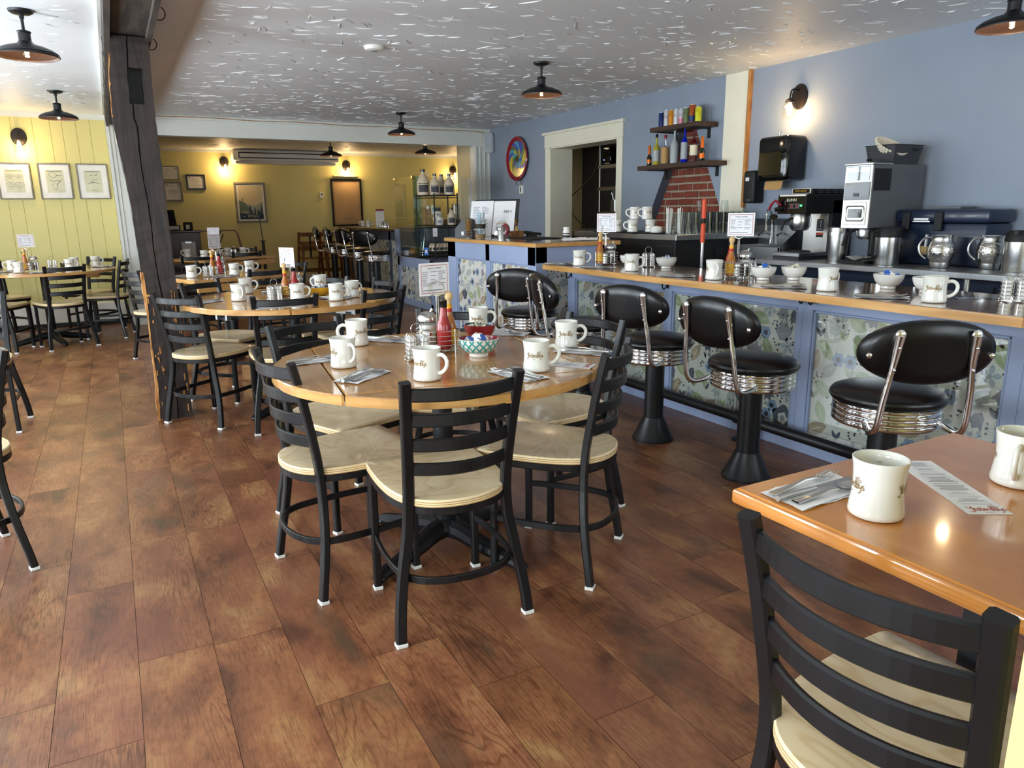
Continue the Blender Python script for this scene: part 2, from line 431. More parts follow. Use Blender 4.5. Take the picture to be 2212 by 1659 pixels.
# ------------------------------------------------------------ walls
def wall_with_holes(name, axis, pos, a0, a1, z0, z1, holes, m, th=.12, sgn=1):
    """wall in the plane axis=pos, running a0..a1 along the other axis, with rectangular holes (a,b,za,zb)"""
    mb = MB(); cuts = sorted(set([a0, a1]+[h[0] for h in holes]+[h[1] for h in holes]))
    def bx(a, b, c, d):
        if axis == 'x': mb.box((pos, a, c), (pos+sgn*th, b, d), m)
        else: mb.box((a, pos, c), (b, pos+sgn*th, d), m)
    for a, b in zip(cuts, cuts[1:]):
        h = [h for h in holes if h[0] <= a and h[1] >= b]
        if not h: bx(a, b, z0, z1)
        else:
            if h[0][2] > z0: bx(a, b, z0, h[0][2])
            if h[0][3] < z1: bx(a, b, h[0][3], z1)
    return struct(mb.build(name))
hb = [(cx-w/2, cx+w/2, z0, z1) for cx, w, z0, z1 in WIN_BACK]
wall_with_holes('wall_front', 'y', YB, XL, 5.0, 0, ZC, hb, 'yellow_wall', sgn=-1)
hl = [(cy-w/2, cy+w/2, z0, z1) for cy, w, z0, z1 in WIN_LEFT]
wall_with_holes('wall_left', 'x', XL, YB-.12, 10.2, 0, ZC, hl, 'yellow_wall', sgn=-1)
k = 1
def window(axis, pos, c, w, z0, z1, s):
    global k
    mb = MB(); m = 'white_paint'
    def bx(a, b, c0, d, t0=-.03, t1=.04):
        if axis == 'y': mb.box((a, pos+s*t0, c0), (b, pos+s*t1, d), m)
        else: mb.box((pos+s*t0, a, c0), (pos+s*t1, b, d), m)
    t = .045
    bx(c-w/2, c-w/2+t, z0, z1); bx(c+w/2-t, c+w/2, z0, z1); bx(c-w/2, c+w/2, z0, z0+t); bx(c-w/2, c+w/2, z1-t, z1)
    bx(c-w/2, c+w/2, (z0+z1)/2-.02, (z0+z1)/2+.02)
    for i in (1, 2): bx(c-w/2+w*i/3-.011, c-w/2+w*i/3+.011, z0, z1, 0, .02)
    bx(c-w/2-.08, c-w/2, z0-.08, z1+.1, -.14+.12, .0); bx(c+w/2, c+w/2+.08, z0-.08, z1+.1, -.02, .0); bx(c-w/2-.08, c+w/2+.08, z1, z1+.1, -.02, 0); bx(c-w/2-.1, c+w/2+.1, z0-.03, z0, -.07, 0)
    struct(mb.build('window_%d' % k)); k += 1
for cx, w, z0, z1 in WIN_BACK: window('y', YB, cx, w, z0, z1, -1)
for cy, w, z0, z1 in WIN_LEFT: window('x', XL, cy, w, z0, z1, -1)

# yellow board wall at the far left, vertical boards with grooves
mb = MB(); xs = [XL]; r2 = random.Random(5)
while xs[-1] < -.75: xs.append(xs[-1]+r2.choice((.12, .16, .2, .14)))
xs = [x for x in xs if x < -.72]+[-.634, -.464, -.345, -.206, -.065, .095]
for a, b in zip(xs, xs[1:]):
    mb.add([(a, 10.206, 0), (a+.004, 10.2, 0), (b-.004, 10.2, 0), (b, 10.206, 0), (a, 10.206, ZC), (a+.004, 10.2, ZC), (b-.004, 10.2, ZC), (b, 10.206, ZC)], [(0, 1, 5, 4), (1, 2, 6, 5), (2, 3, 7, 6)], 'yellow_wall')
mb.box((XL, 10.206, 0), (.1, 10.3, ZC), 'yellow_groove')
struct(mb.build('wall_back'))
mb = MB(); mb.box((XL, 10.17, 2.40), (.095, 10.2, ZC), 'white_paint'); mb.box((XL, 10.185, 2.385), (.095, 10.2, 2.40), 'white_paint'); struct(mb.build('trim_1'))
# white pilaster between the yellow wall and the opening, its base block
mb = MB(); mb.box((.095, 9.8, 0), (.5, 10.3, 2.44), 'white_paint'); mb.box((.095, 9.785, .16), (.125, 9.80, 2.3), 'white_paint'); mb.box((.085, 9.77, 0), (.3, 9.8, .16), 'white_paint', bev=.005)
mb.box((.155, 9.79, .16), (.165, 9.80, 2.3), 'white_paint')
struct(mb.build('trim_2'))
# header beam over the opening, right jamb
mb = MB(); mb.box((.5, 9.85, 2.21), (5.0, 10.0, ZC), 'white_paint'); mb.box((.3, 9.83, 2.395), (5.0, 9.85, ZC), 'white_paint', bev=.004); mb.box((.5, 9.84, 2.21), (4.9, 9.85, 2.225), 'white_paint')
struct(mb.build('trim_3'))
mb = MB(); mb.box((4.76, 9.85, 0), (5.14, 10.0, 2.21), 'white_paint')
for a, b in ((4.765, 4.785), (4.83, 4.85), (4.905, 4.92), (4.975, 5.0)): mb.box((a, 9.83, 0), (b, 9.85, 2.21), 'white_paint', bev=.004)
struct(mb.build('trim_4'))
# back room
mb = MB(); mb.box((-.6, 14.2, 0), (8.2, 14.3, 2.46), 'yellow_wall'); struct(mb.build('wall_far'))
mb = MB(); mb.box((-.6, 10.3, 0), (-.5, 14.2, 2.46), 'yellow_wall'); struct(mb.build('wall_far_left'))
mb = MB(); mb.box((8.1, 9.9, 0), (8.2, 14.2, 2.46), 'yellow_wall'); struct(mb.build('wall_far_right'))
mb = MB(); mb.box((-.5, 14.18, 0), (8.1, 14.2, .16), 'white_paint', bev=.004); struct(mb.build('baseboard_far'))
mb = MB(); mb.box((-.5, 14.15, 2.36), (8.1, 14.2, 2.40), 'white_paint'); struct(mb.build('trim_5'))
mb = MB(); mb.box((-.6, 10.3, 2.40), (.1, 14.3, 2.46), 'ceiling_plaster'); mb.box((-.6, 10.28, 0), (.1, 10.32, 2.46), 'yellow_wall'); struct(mb.build('wall_far_near'))

# blue right wall with the kitchen doorway and the brick recess
DY0, DY1, DZ = 6.74, 8.15, 2.06
def tri(z, a, b): (z0, y0), (z1, y1) = a, b; return y0+(z-z0)*(y1-y0)/(z1-z0)
def yl(z): return tri(z, (1.42, 6.069), (2.041, 5.748))
def yr(z): return tri(z, (1.40, 5.197), (2.018, 5.504))
mb = MB(); zt = 2.03; zb = .9
mb.box((5.0, YB, 0), (5.13, 4.9, ZC), 'blue_wall'); mb.box((5.0, 4.9, 0), (5.13, DY0, zb), 'blue_wall'); mb.box((5.0, 4.9, zt), (5.13, DY0, ZC), 'blue_wall')
mb.add([(5.0, 4.9, zb), (5.0, yr(zb), zb), (5.0, yr(zt), zt), (5.0, 4.9, zt)], [(3, 2, 1, 0)], 'blue_wall')
mb.add([(5.0, yl(zb), zb), (5.0, DY0, zb), (5.0, DY0, zt), (5.0, yl(zt), zt)], [(3, 2, 1, 0)], 'blue_wall')
mb.add([(5.0, yl(zb), zb), (5.11, yl(zb), zb), (5.11, yl(zt), zt), (5.0, yl(zt), zt)], [(0, 1, 2, 3)], 'slate_paint')
mb.add([(5.0, yr(zb), zb), (5.11, yr(zb), zb), (5.11, yr(zt), zt), (5.0, yr(zt), zt)], [(3, 2, 1, 0)], 'slate_paint')
mb.add([(5.0, yr(zt), zt), (5.11, yr(zt), zt), (5.11, yl(zt), zt), (5.0, yl(zt), zt)], [(3, 2, 1, 0)], 'slate_paint')
mb.box((5.0, DY0, DZ), (5.13, DY1, ZC), 'blue_wall'); mb.box((5.0, DY1, 0), (5.13, 9.86, ZC), 'blue_wall')
struct(mb.build('wall_right'))
# bricks: every course laid in the recess
mb = MB(); mb.box((5.112, 4.95, .88), (5.13, 6.5, 2.2), 'mortar'); rb = random.Random(9); z = .9; row = 0
while z < zt:
    y = 4.8+(row % 2)*.11
    while y < 6.5:
        L_ = rb.choice((.19, .19, .2, .1)); ya, yb = max(y, yr(z)+.002), min(y+L_, yl(z)-.002)
        if yb-ya > .02: mb.box((5.104-rb.uniform(0, .004), ya, z+rb.uniform(0, .003)), (5.12, yb, z+.056+rb.uniform(-.003, .003)), 'brick_red', bev=.004)
        y += L_+rb.uniform(.011, .018)
    z += .072; row += 1
struct(mb.build('wall_brick'))
# doorway trim
mb = MB(); cr = 'cream_trim'
mb.box((4.98, DY0-.10, 0), (5.0, DY0, DZ), cr, bev=.003); mb.box((4.98, DY1, 0), (5.0, DY1+.10, DZ), cr, bev=.003)
mb.box((4.975, DY0-.11, DZ), (5.0, DY1+.11, DZ+.155), cr, bev=.003); mb.box((4.955, DY0-.14, DZ+.155), (5.0, DY1+.14, DZ+.185), cr, bev=.003)
mb.box((4.99, DY1-.012, 0), (5.32, DY1, DZ), cr); mb.box((4.99, DY0, 0), (5.14, DY0+.012, DZ), cr); mb.box((4.99, DY0, DZ-.012), (5.3, DY1, DZ), cr)
struct(mb.build('trim_6'))
# kitchen beyond the doorway
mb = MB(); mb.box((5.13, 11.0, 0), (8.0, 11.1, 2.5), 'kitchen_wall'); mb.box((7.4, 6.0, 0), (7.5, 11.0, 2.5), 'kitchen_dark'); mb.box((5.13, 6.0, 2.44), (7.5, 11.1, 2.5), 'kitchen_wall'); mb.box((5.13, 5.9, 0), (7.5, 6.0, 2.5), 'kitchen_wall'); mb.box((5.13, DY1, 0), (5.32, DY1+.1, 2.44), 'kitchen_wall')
mb.box((5.0, 10.0, 0), (5.13, 11.0, 2.5), 'kitchen_wall')
struct(mb.build('wall_kitchen'))
# cream pilaster on the blue wall, raw wooden edge strip
mb = MB(); mb.box((4.975, 4.86, 0), (5.0, 5.13, ZC), 'cream_trim', bev=.003); mb.box((4.97, 4.83, 1.3), (5.0, 4.86, ZC), 'worn_orange'); mb.box((4.975, 4.835, 0), (5.0, 4.86, 1.3), 'cream_trim'); struct(mb.build('trim_7'))
# yellow pier by the window beside the camera
mb = MB(); mb.box((.775, -.25, 0), (1.80, .33, ZC), 'yellow_wall'); struct(mb.build('wall_pier'))

# old timber post, box beam on the ceiling and its white edge trim
post = thing('timber_post', 'dark hand-hewn timber post with orange worn edges, standing free between the two dining areas', 'post', (.23, 5.13, 0))
mb = MB(); rp = random.Random(2); zs = [0, .1, .3, .5, .7, .9, 1.1, 1.3, 1.5, 1.7, 1.82, 1.84, 2.0, 2.15, 2.3]
L0 = {0: .13, .5: .145, 1.0: .135, 1.4: .125, 1.83: .09, 2.1: .105, 2.3: .133}; R0 = {0: .33, .5: .33, 1.0: .325, 1.4: .322, 1.83: .32, 2.1: .323, 2.3: .33}
def interp(d, z):
    ks = sorted(d)
    for a, b in zip(ks, ks[1:]):
        if a <= z <= b: return d[a]+(d[b]-d[a])*(z-a)/(b-a)
    return d[ks[-1]]
# front face is split in two strips around a long crack
def pst(fa, fb, ya, yb, za=0, zb=2.3, m='old_beam', n=46):
    V = []; F = []
    for i in range(n+1):
        z = za+(zb-za)*i/n; l, r = interp(L0, z), interp(R0, z); a, b = l+(r-l)*fa(z), l+(r-l)*fb(z)
        j = lambda s=.002: rp.uniform(-s, s)
        V += [(a-.23+j(), ya-5.13+j(), z), (b-.23+j(), ya-5.13+j(), z), (b-.23+j(), yb-5.13+j(), z), (a-.23+j(), yb-5.13+j(), z)]
    for i in range(n):
        for q in range(4): F.append((4*i+q, 4*i+(q+1) % 4, 4*i+4+(q+1) % 4, 4*i+4+q))
    F += [(3, 2, 1, 0), (4*n, 4*n+1, 4*n+2, 4*n+3)]
    mb.add(V, F, m, False)
crack = lambda z: .52+.05*sin(z*3+1)+.02*sin(z*11)-(.06 if z > 1.83 else 0)
pst(lambda z: 0, lambda z: crack(z)-.018, 5.03, 5.07, 0, 1.93); pst(lambda z: crack(z)+.018, lambda z: 1, 5.03, 5.07, 0, 1.93)
pst(lambda z: 0, lambda z: .42, 5.03, 5.07, 1.93, 2.13, n=6); pst(lambda z: .78, lambda z: 1, 5.03, 5.07, 1.93, 2.13, n=6)
pst(lambda z: 0, lambda z: .42, 5.03, 5.07, 2.13, 2.3, n=5); pst(lambda z: .46, lambda z: 1, 5.03, 5.07, 2.13, 2.3, n=5)
pst(lambda z: 0.01, lambda z: .99, 5.13, 5.24); pst(lambda z: 0.01, lambda z: .99, 5.07, 5.13, 0, 1.93); pst(lambda z: 0.01, lambda z: .99, 5.07, 5.13, 2.13, 2.3, n=5); pst(lambda z: .42, lambda z: .78, 5.128, 5.13, 1.9, 2.15, 'matte_black', 4)  # black sheet inside the mortise stands in for its deep shade
mb.build('post_body', post)
mb = MB()
pst(lambda z: -.03-.015*sin(z*17), lambda z: .03+.03*sin(z*9), 5.027, 5.10, 0, .95, 'worn_orange', 30); pst(lambda z: -.02, lambda z: .02, 5.03, 5.06, 1.85, 2.2, 'worn_orange', 8)
for _ in range(34):
    z = rp.uniform(.0, .82)**1.0; l, r = interp(L0, z), interp(R0, z); x = l+(r-l)*rp.choice((rp.uniform(.05, .3), rp.uniform(.7, .97)))-.23; h = rp.uniform(.01, .05); w = rp.uniform(.003, .009)
    mb.box((x, -.1045, z), (x+w, -.095, z+h), 'worn_orange')
mb.box((-.085, -.1035, .8), (-.03, -.095, .812), 'worn_orange')
mb.build('worn_edge', post)['label'] = 'orange bare wood along the left corner of the post'
mb = MB(); mb.box((.128, YB, 2.31), (.318, 10.0, 2.34), 'beam_casing'); mb.box((.1, YB, 2.28), (.13, 9.78, ZC), 'beam_casing'); mb.box((.316, YB, 2.28), (.345, 9.78, ZC), 'beam_casing')
for y in (5.6, 6.1, 6.75, 7.5, 8.2, 9.0): mb.box((.097, y, 2.28), (.1, y+.012, 2.44), 'matte_black')
tag(mb.build('ceiling_beam'), 'dark weathered wooden box beam running along the ceiling above the timber post', 'beam')
mb = MB(); mb.box((.082, YB, 2.40), (.1, 9.8, ZC), 'white_paint'); struct(mb.build('trim_8'))
mb = MB(); mb.add([(.345, YB, 2.40), (.58, YB, ZC-.001), (.58, 9.8, ZC-.001), (.345, 9.8, 2.40)], [(0, 1, 2, 3)], 'ceiling_plaster'); struct(mb.build('trim_9'))
for y in (4.55, 5.35):
    mb = MB(); mb.tube([(.33+.035*cos(a)+.03, y, 2.33-.035*sin(a)) for a in [R(d) for d in range(-60, 200, 20)]], .003, 'black_metal', 6)
    tag(mb.build('ceiling_hook'), 'thin black wire hook screwed to the beam, %s the post' % ('in front of' if y < 5 else 'right beside'), 'hook')
# baseboard heater under the left yellow wall
t = thing('baseboard_heater', 'long white baseboard heater under the yellow board wall', 'heater', (-1.7, 10.15, 0))
mb = MB(); mb.box((-1.85, -.05, .05), (1.76, .045, .27), 'white_plastic', bev=.008); mb.build('heater_cover', t)
mb = MB(); mb.box((-1.85, -.06, 0), (1.76, .04, .05), 'matte_black'); mb.build('toe_gap_shade', t)  # black block put in for the shade of the gap below the cover
mb = MB(); mb.box((.12, -.055, .055), (.16, -.05, .26), 'grey_plastic'); mb.build('seam', t)
# cable along the header
mb = MB(); mb.tube([(.34+i*.233, 9.82, 2.425-.006*sin(i*1.3)-.001*i) for i in range(20)]+[(4.9, 9.80, 2.39)], .004, 'worn_orange', 6); tag(mb.build('thin_cable'), 'thin reddish cable stapled along the top of the white header beam', 'cable')
# ------------------------------------------------------------ wood materials of the furniture
def maple():
    m = bpy.data.materials.new('seat_maple'); MATS['seat_maple'] = m
    t, N, L, P = nt(m)
    tc = N.new('ShaderNodeTexCoord'); oi = N.new('ShaderNodeObjectInfo')
    ad = N.new('ShaderNodeVectorMath'); ad.operation = 'MULTIPLY_ADD'; L.new(oi.outputs['Random'], ad.inputs[0]); ad.inputs[1].default_value = (37, 19, 5); L.new(tc.outputs['Object'], ad.inputs[2])
    mp = N.new('ShaderNodeMapping'); mp.inputs['Scale'].default_value = (1, 2.2, 1); L.new(ad.outputs[0], mp.inputs[0])
    n = N.new('ShaderNodeTexNoise'); n.inputs['Scale'].default_value = 2.6; n.inputs['Detail'].default_value = 2; n.inputs['Distortion'].default_value = .6; L.new(mp.outputs[0], n.inputs['Vector'])
    mu = N.new('ShaderNodeMath'); mu.operation = 'MULTIPLY'; mu.inputs[1].default_value = 70; L.new(n.outputs['Fac'], mu.inputs[0])
    sn = N.new('ShaderNodeMath'); sn.operation = 'SINE'; L.new(mu.outputs[0], sn.inputs[0])
    r = N.new('ShaderNodeValToRGB'); L.new(sn.outputs[0], r.inputs[0])
    r.color_ramp.elements[0].position = .2; r.color_ramp.elements[0].color = (*srgb('efdcb6'), 1); r.color_ramp.elements[1].position = 1; r.color_ramp.elements[1].color = (*srgb('e4cb9e'), 1)
    n2 = N.new('ShaderNodeTexNoise'); n2.inputs['Scale'].default_value = 5; n2.inputs['Detail'].default_value = 3; L.new(ad.outputs[0], n2.inputs['Vector'])
    r2 = N.new('ShaderNodeValToRGB'); L.new(n2.outputs['Fac'], r2.inputs[0]); r2.color_ramp.elements[0].position = .3; r2.color_ramp.elements[0].color = (.82, .78, .72, 1); r2.color_ramp.elements[1].position = .6; r2.color_ramp.elements[1].color = (1, 1, 1, 1)
    mx = N.new('ShaderNodeMix'); mx.data_type = 'RGBA'; mx.blend_type = 'MULTIPLY'; mx.inputs[0].default_value = .8; L.new(r.outputs[0], mx.inputs[6]); L.new(r2.outputs[0], mx.inputs[7])
    L.new(mx.outputs[2], P.inputs['Base Color']); P.inputs['Roughness'].default_value = .3; P.inputs['Coat Weight'].default_value = .3; P.inputs['Coat Roughness'].default_value = .12
maple()
mat('ply_light', 'ecdab2', .5, var=.04); mat('ply_dark', 'b8925c', .5, var=.04)
wood_mat('oak_top', 'a0703a', 'c08a4c', .2, (14, 1.6, 14), coat=.7, wave=.4, bump=.03)
wood_mat('oak_top_x', 'a0703a', 'c08a4c', .2, (1.6, 14, 14), coat=.7, wave=.4, bump=.03)
wood_mat('oak_edge', 'ae7c42', 'c99a5c', .3, (3, 3, 22), coat=.4)
wood_mat('orange_top', 'b3702f', 'c98540', .17, (3.5, 2, 5), coat=.8, wave=.3, bump=.02)
wood_mat('bar_top', '8a6a50', 'a08060', .12, (12, .9, 12), coat=.9, wave=.3)
wood_mat('bar_edge', 'b98545', 'd4a262', .3, (6, 1.5, 20), coat=.3)
wood_mat('dark_wood', '2c1a10', '4a2d1b', .35, (4, 4, 14), coat=.3)
wood_mat('shelf_wood', '2d1c14', '463025', .5, (14, 1, 14))
wood_mat('highchair_wood', '5b3313', '8a5726', .4, (6, 6, 3))

# ------------------------------------------------------------ ladderback chair
def seat_outline(s=1.0, n=5):
    pts = [(-.178, .236), (-.192, .222), (-.199, .12), (-.199, .02), (-.19, -.07), (-.166, -.145), (-.12, -.2), (-.06, -.228), (0, -.236)]
    pts = [p.to_tuple() for p in smoothpath([Vector(p) for p in pts], 3)]
    full = pts+[(-x, y) for x, y in pts[::-1][1:]]
    return [(x*s, y*s) for x, y in full]
def make_chair(label):
    t = thing('dining_chair', label, 'chair')
    O = seat_outline(); n = len(O)
    mb = MB(); zb, zt = .434, .457
    # dished top: rings shrink towards the centre
    V = []; F = []
    ring = [(1.0, zt-.003), (.985, zt), (.8, zt-.001), (.55, zt-.006), (.25, zt-.009)]
    for sc, z in ring:
        for x, y in O: V.append((x*sc, y*sc+.0*(1-sc), z))
    for i in range(len(ring)-1):
        for k in range(n): F.append((i*n+k, (i+1)*n+k, (i+1)*n+(k+1) % n, i*n+(k+1) % n))
    F.append([(len(ring)-1)*n+k for k in range(n)][::-1])
    mb.add(V, F, 'seat_maple', True)
    lay = 6; zz = [zb+(zt-.003-zb)*i/lay for i in range(lay+1)]
    for i in range(lay):
        V = [(x, y, zz[i]) for x, y in O]+[(x, y, zz[i+1]) for x, y in O]
        mb.add(V, [(k, n+k, n+(k+1) % n, (k+1) % n) for k in range(n)], 'ply_light' if i % 2 else 'ply_dark', True)
    mb.add([(x, y, zb) for x, y in O], [list(range(n))], 'ply_light')
    mb.build('seat', t, ang=40)
    m = 'chair_black'
    def rect(w, h, c=.18):
        a, b = w/2, h/2; e = min(a, b)*c*2
        return [(a-e, -b), (a, -b+e), (a, b-e), (a-e, b), (-a+e, b), (-a, b-e), (-a, -b+e), (-a+e, -b)]
    sq = rect(.033, .026)
    path = [(.216, -.205, .012), (.211, -.195, .08), (.199, -.18, .17), (.183, -.169, .26), (.168, -.163, .34), (.161, -.163, .42), (.160, -.17, .5), (.164, -.187, .6), (.17, -.21, .72), (.177, -.236, .83)]
    sp = [tuple(v) for v in smoothpath([Vector(p) for p in path], 2)]
    for s in (-1, 1):
        mb = MB(); mb.tube([(s*x, y, z) for x, y, z in sp], 1, m, sect=sq, up=(0, 1, 0)); l = mb.build('leg', t)
        mb = MB(); mb.box((s*.216-.018, -.205-.0155, 0), (s*.216+.018, -.205+.0155, .013), 'foot_white', bev=.002); mb.build('foot_cap', l)
        mb = MB(); mb.tube([(s*.186, .17, .012), (s*.184, .17, .432)], 1, m, sect=rect(.026, .026), up=(0, 1, 0)); l = mb.build('leg', t)
        mb = MB(); mb.box((s*.186-.0155, .17-.0155, 0), (s*.186+.0155, .17+.0155, .013), 'foot_white', bev=.002); mb.build('foot_cap', l)
    def st(z):
        for a, b in zip(path, path[1:]):
            if a[2] <= z <= b[2]:
                u = (z-a[2])/(b[2]-a[2]); return a[0]+(b[0]-a[0])*u, a[1]+(b[1]-a[1])*u
    for z in (.79, .711, .632, .553):
        x, y = st(z); mb = MB(); x -= .012
        mb.tube([(x*u, y-.048*(1-u*u), z) for u in [i/7 for i in range(-7, 8)]], 1, m, sect=rect(.014, .040, .3), up=(0, 0, 1)); mb.build('slat', t)
    mb = MB(); mb.tube([(x*.965, y*.965, .421) for x, y in O], 1, m, closed=True, sect=rect(.014, .026), up=(0, 0, 1)); mb.build('seat_frame', t)
    rp_ = [(-.184, .165), (-.193, .06), (-.193, -.06), (-.178, -.15), (-.13, -.205), (-.065, -.23), (0, -.238)]
    rp_ = [v for v in smoothpath([Vector((x, y, .2)) for x, y in rp_], 3)]; rp_ = rp_+[Vector((-v.x, v.y, .2)) for v in rp_[::-1][1:]]
    mb = MB(); mb.tube(rp_, 1, m, sect=rect(.012, .024), up=(0, 0, 1)); mb.build('stretcher', t)
    return t
CH = make_chair('black ladderback chair with pale plywood seat, seen squarely from behind at the front round table')
GC, GD, GE, GF, GG = 'chairs around the front round table', 'chairs around the second round table', 'chairs around the square table past the post', 'chairs at the far table in the back room', 'chairs around the round table by the yellow board wall'
CH.location = (.855, 2.085, 0); CH.rotation_euler = (0, 0, R(-3)); CH['group'] = GC
chairs = [
 ((.658, 2.503), -82, 'black ladderback chair on the left side of the front round table, its back towards the aisle', GC),
 ((1.36, 2.19), 40, 'black ladderback chair angled in at the right front of the front round table', GC),
 ((1.63, 2.62), 97, 'black ladderback chair on the far right of the front round table, beside the bar stools', GC),
 ((1.30, 3.03), 146, 'black ladderback chair at the back of the front round table, behind the sauce bottles', GC),
 ((.789, 3.005), 201, 'black ladderback chair at the back left of the front round table, under the drop leaf', GC),
 ((.473, 4.914), -50, 'black ladderback chair right beside the timber post at the second round table', GD),
 ((.86, 4.56), -4, 'black ladderback chair seen from behind at the near side of the second round table', GD),
 ((1.363, 4.594), 27, 'black ladderback chair with strongly curved slats at the near right of the second round table', GD),
 ((1.457, 4.97), 98, 'black ladderback chair on the right side of the second round table, slats lit pale blue', GD),
 ((1.229, 5.426), 119, 'black ladderback chair at the far side of the second round table, behind the yellow bowl', GD),
 ((.67, 5.47), 221, 'black ladderback chair at the far left of the second round table, half hidden by the timber post', GD),
 ((1.07, 6.84), 24, 'black ladderback chair tucked against the near edge of the square table past the post', GE),
 ((1.40, 7.44), 98, 'black ladderback chair at the right end of the square table, top rail lit pale blue', GE),
 ((.33, 7.3), -70, 'black ladderback chair showing curved slat ends just left of the timber post', GE),
 ((.62, 7.78), 195, 'black ladderback chair on the far side of the square table, just right of the post', GE),
 ((.80, 9.55), 15, 'black ladderback chair at the near left of the far table, beside a mug', GF),
 ((1.47, 10.15), 10, 'black ladderback chair seen from behind at the near right of the far table', GF),
 ((1.70, 10.92), 190, 'black ladderback chair on the far side of the far table, under the floor stand', GF),
 ((-.52, 8.565), 21, 'black ladderback chair seen squarely from behind at the round table by the yellow wall', GG),
 ((-.278, 9.63), 141, 'black ladderback chair with its back to the yellow wall, right of the wall table', GG),
 ((-.138, 9.07), 77, 'black ladderback chair side-on at the wall table, beside the white pilaster', GG),
 ((-1.13, 9.50), 215, 'black ladderback chair at the back left of the wall table, cut by the frame edge', GG),
 ((-1.06, 8.62), -22, 'black ladderback chair at the near left of the wall table, cut by the frame edge', GG),
 ((-.825, 5.36), 180, 'black ladderback chair at the left edge of the frame, midway down the aisle', None),
 ((-.665, 3.19), 108, 'black ladderback chair nearest the camera on the left, only its splayed leg showing', None),
 ((1.065, .585), -85, 'black ladderback chair filling the lower right corner, closest to the camera', None),
]
for (x, y), a, lab, g in chairs: dup(CH, (x, y, 0), R(a), lab, g)

# ------------------------------------------------------------ tables
def pedestal(t, zt, spread=.33, rot=.4, arms=4, foot_r=.02):
    mb = MB(); mb.cyl((0, 0, .06), (0, 0, zt-.05), .038, 'black_metal', 20); mb.lathe([(.06, zt-.06), (.15, zt-.045), (.15, zt-.035)], 'black_metal', 4); mb.build('column', t)
    mb = MB()
    for i in range(arms):
        a = rot+i*2*pi/arms
        pts = [(0, .085), (.08, .082), (.16, .06), (.25, .042), (spread-.02, .028), (spread+.01, .02)]
        sm = smoothpath([Vector((r*cos(a), r*sin(a), z)) for r, z in pts], 3)
        mb.tube(sm, [.045-.025*i_/(len(sm)-1) for i_ in range(len(sm))], 'black_metal', 10)
        mb.sphere((spread*cos(a), spread*sin(a), .018), .028, 'black_metal', 12, 6, (1, 1, .63))
    mb.lathe([(.055, .07), (.07, .09), (.055, .115), (.042, .125)], 'black_metal', 20); mb.build('foot_base', t)
def round_table(x, y, r, rot, label, seam=True, lab2=None):
    t = thing('round_table', label, 'table', (x, y, 0), R(rot), 'round drop-leaf tables'); z0, z1 = .728, .76
    s = r*.7071*.985                     # half side of the square centre board
    mb = MB(); mb.box((-s+.002, -s+.002, z0), (s-.002, s-.002, z1), 'oak_top', bev=.004); mb.build('tabletop', t)
    for i in range(4):
        a0 = -pi/4+i*pi/2+.012; a1 = pi/4+i*pi/2-.012; n = 16
        c, sn = cos(i*pi/2), sin(i*pi/2)
        arc = [(r*cos(a0+(a1-a0)*k/n), r*sin(a0+(a1-a0)*k/n)) for k in range(n+1)]
        chord = []
        for px, py in ((s+.004, r*sin(pi/4-.012)), (s+.004, -r*sin(pi/4-.012))): chord.append((px*c-py*sn, px*sn+py*c))
        out = arc+chord
        mb = MB(); mm = 'oak_top' if i % 2 == 0 else 'oak_top_x'
        e = .004; cxm = sum(p[0] for p in out)/len(out); cym = sum(p[1] for p in out)/len(out)
        ins = [(p[0]+(cxm-p[0])*.02, p[1]+(cym-p[1])*.02) for p in out]; N_ = len(out)
        V = [(px, py, z0) for px, py in out]+[(px, py, z1-e) for px, py in out]+[(px, py, z1) for px, py in ins]
        F = [list(range(N_))[::-1]]+[(k, (k+1) % N_, N_+(k+1) % N_, N_+k) for k in range(N_)]
        mb.add(V, F, 'oak_edge', False)
        mb.add(V, [(N_+k, N_+(k+1) % N_, 2*N_+(k+1) % N_, 2*N_+k) for k in range(N_)]+[list(range(2*N_, 3*N_))], mm, False)
        mb.build('drop_leaf', t)
        mb = MB(); d = s+.05; mb.box((d-.1, -.05, z0-.045), (d+.06, -.035, z0-.002), 'steel_flat'); mb.box((d-.1, .035, z0-.045), (d+.06, .05, z0-.002), 'steel_flat'); mb.box((d-.02, -.05, z0-.05), (d+.03, .05, z0-.03), 'dark_grey')
        Mx = Matrix.Rotation(i*pi/2, 4, 'Z'); mb.v = [Mx @ v for v in mb.v]; mb.build('leaf_bracket', t)
    pedestal(t, z0+.045, .36, R(25)-R(rot))
    return t
round_table(1.025, 2.455, .603, -6.7, 'round oak drop-leaf table set for breakfast, the nearest full table in the middle')
round_table(1.0, 4.86, .665, 32, 'round oak drop-leaf table with the yellow bowl, second behind the front one')
def square_table(x, y, rz, w, d, label, z1=.76, legs=True):
    t = thing('square_table', label, 'table', (x, y, 0), R(rz), 'straight-edged oak tables'); z0 = z1-.032
    mb = MB(); mb.box((-w/2, -d/2, z0), (w/2, d/2, z1-.002), 'oak_edge', bev=.004); mb.box((-w/2+.006, -d/2+.006, z1-.004), (w/2-.006, d/2-.006, z1), 'oak_top_x', bev=.002); mb.build('tabletop', t)
    for s in (-1, 1):                   # folded leaves hanging under the long edges
        mb = MB(); mb.box((-w/2+.03, s*(d/2-.02)-.012, z0-.075), (w/2-.03, s*(d/2-.02)+.012, z0-.012), 'oak_edge', bev=.004); mb.build('folded_leaf', t)
    pedestal(t, z0+.045, .34, R(45))
    return t
square_table(.905, 7.10, 21, 1.05, .80, 'straight-edged oak table just past the timber post, crowded with mugs')
square_table(1.22, 10.12, 31, 1.12, .80, 'straight-edged oak table far back under the header beam, in front of the register stand')
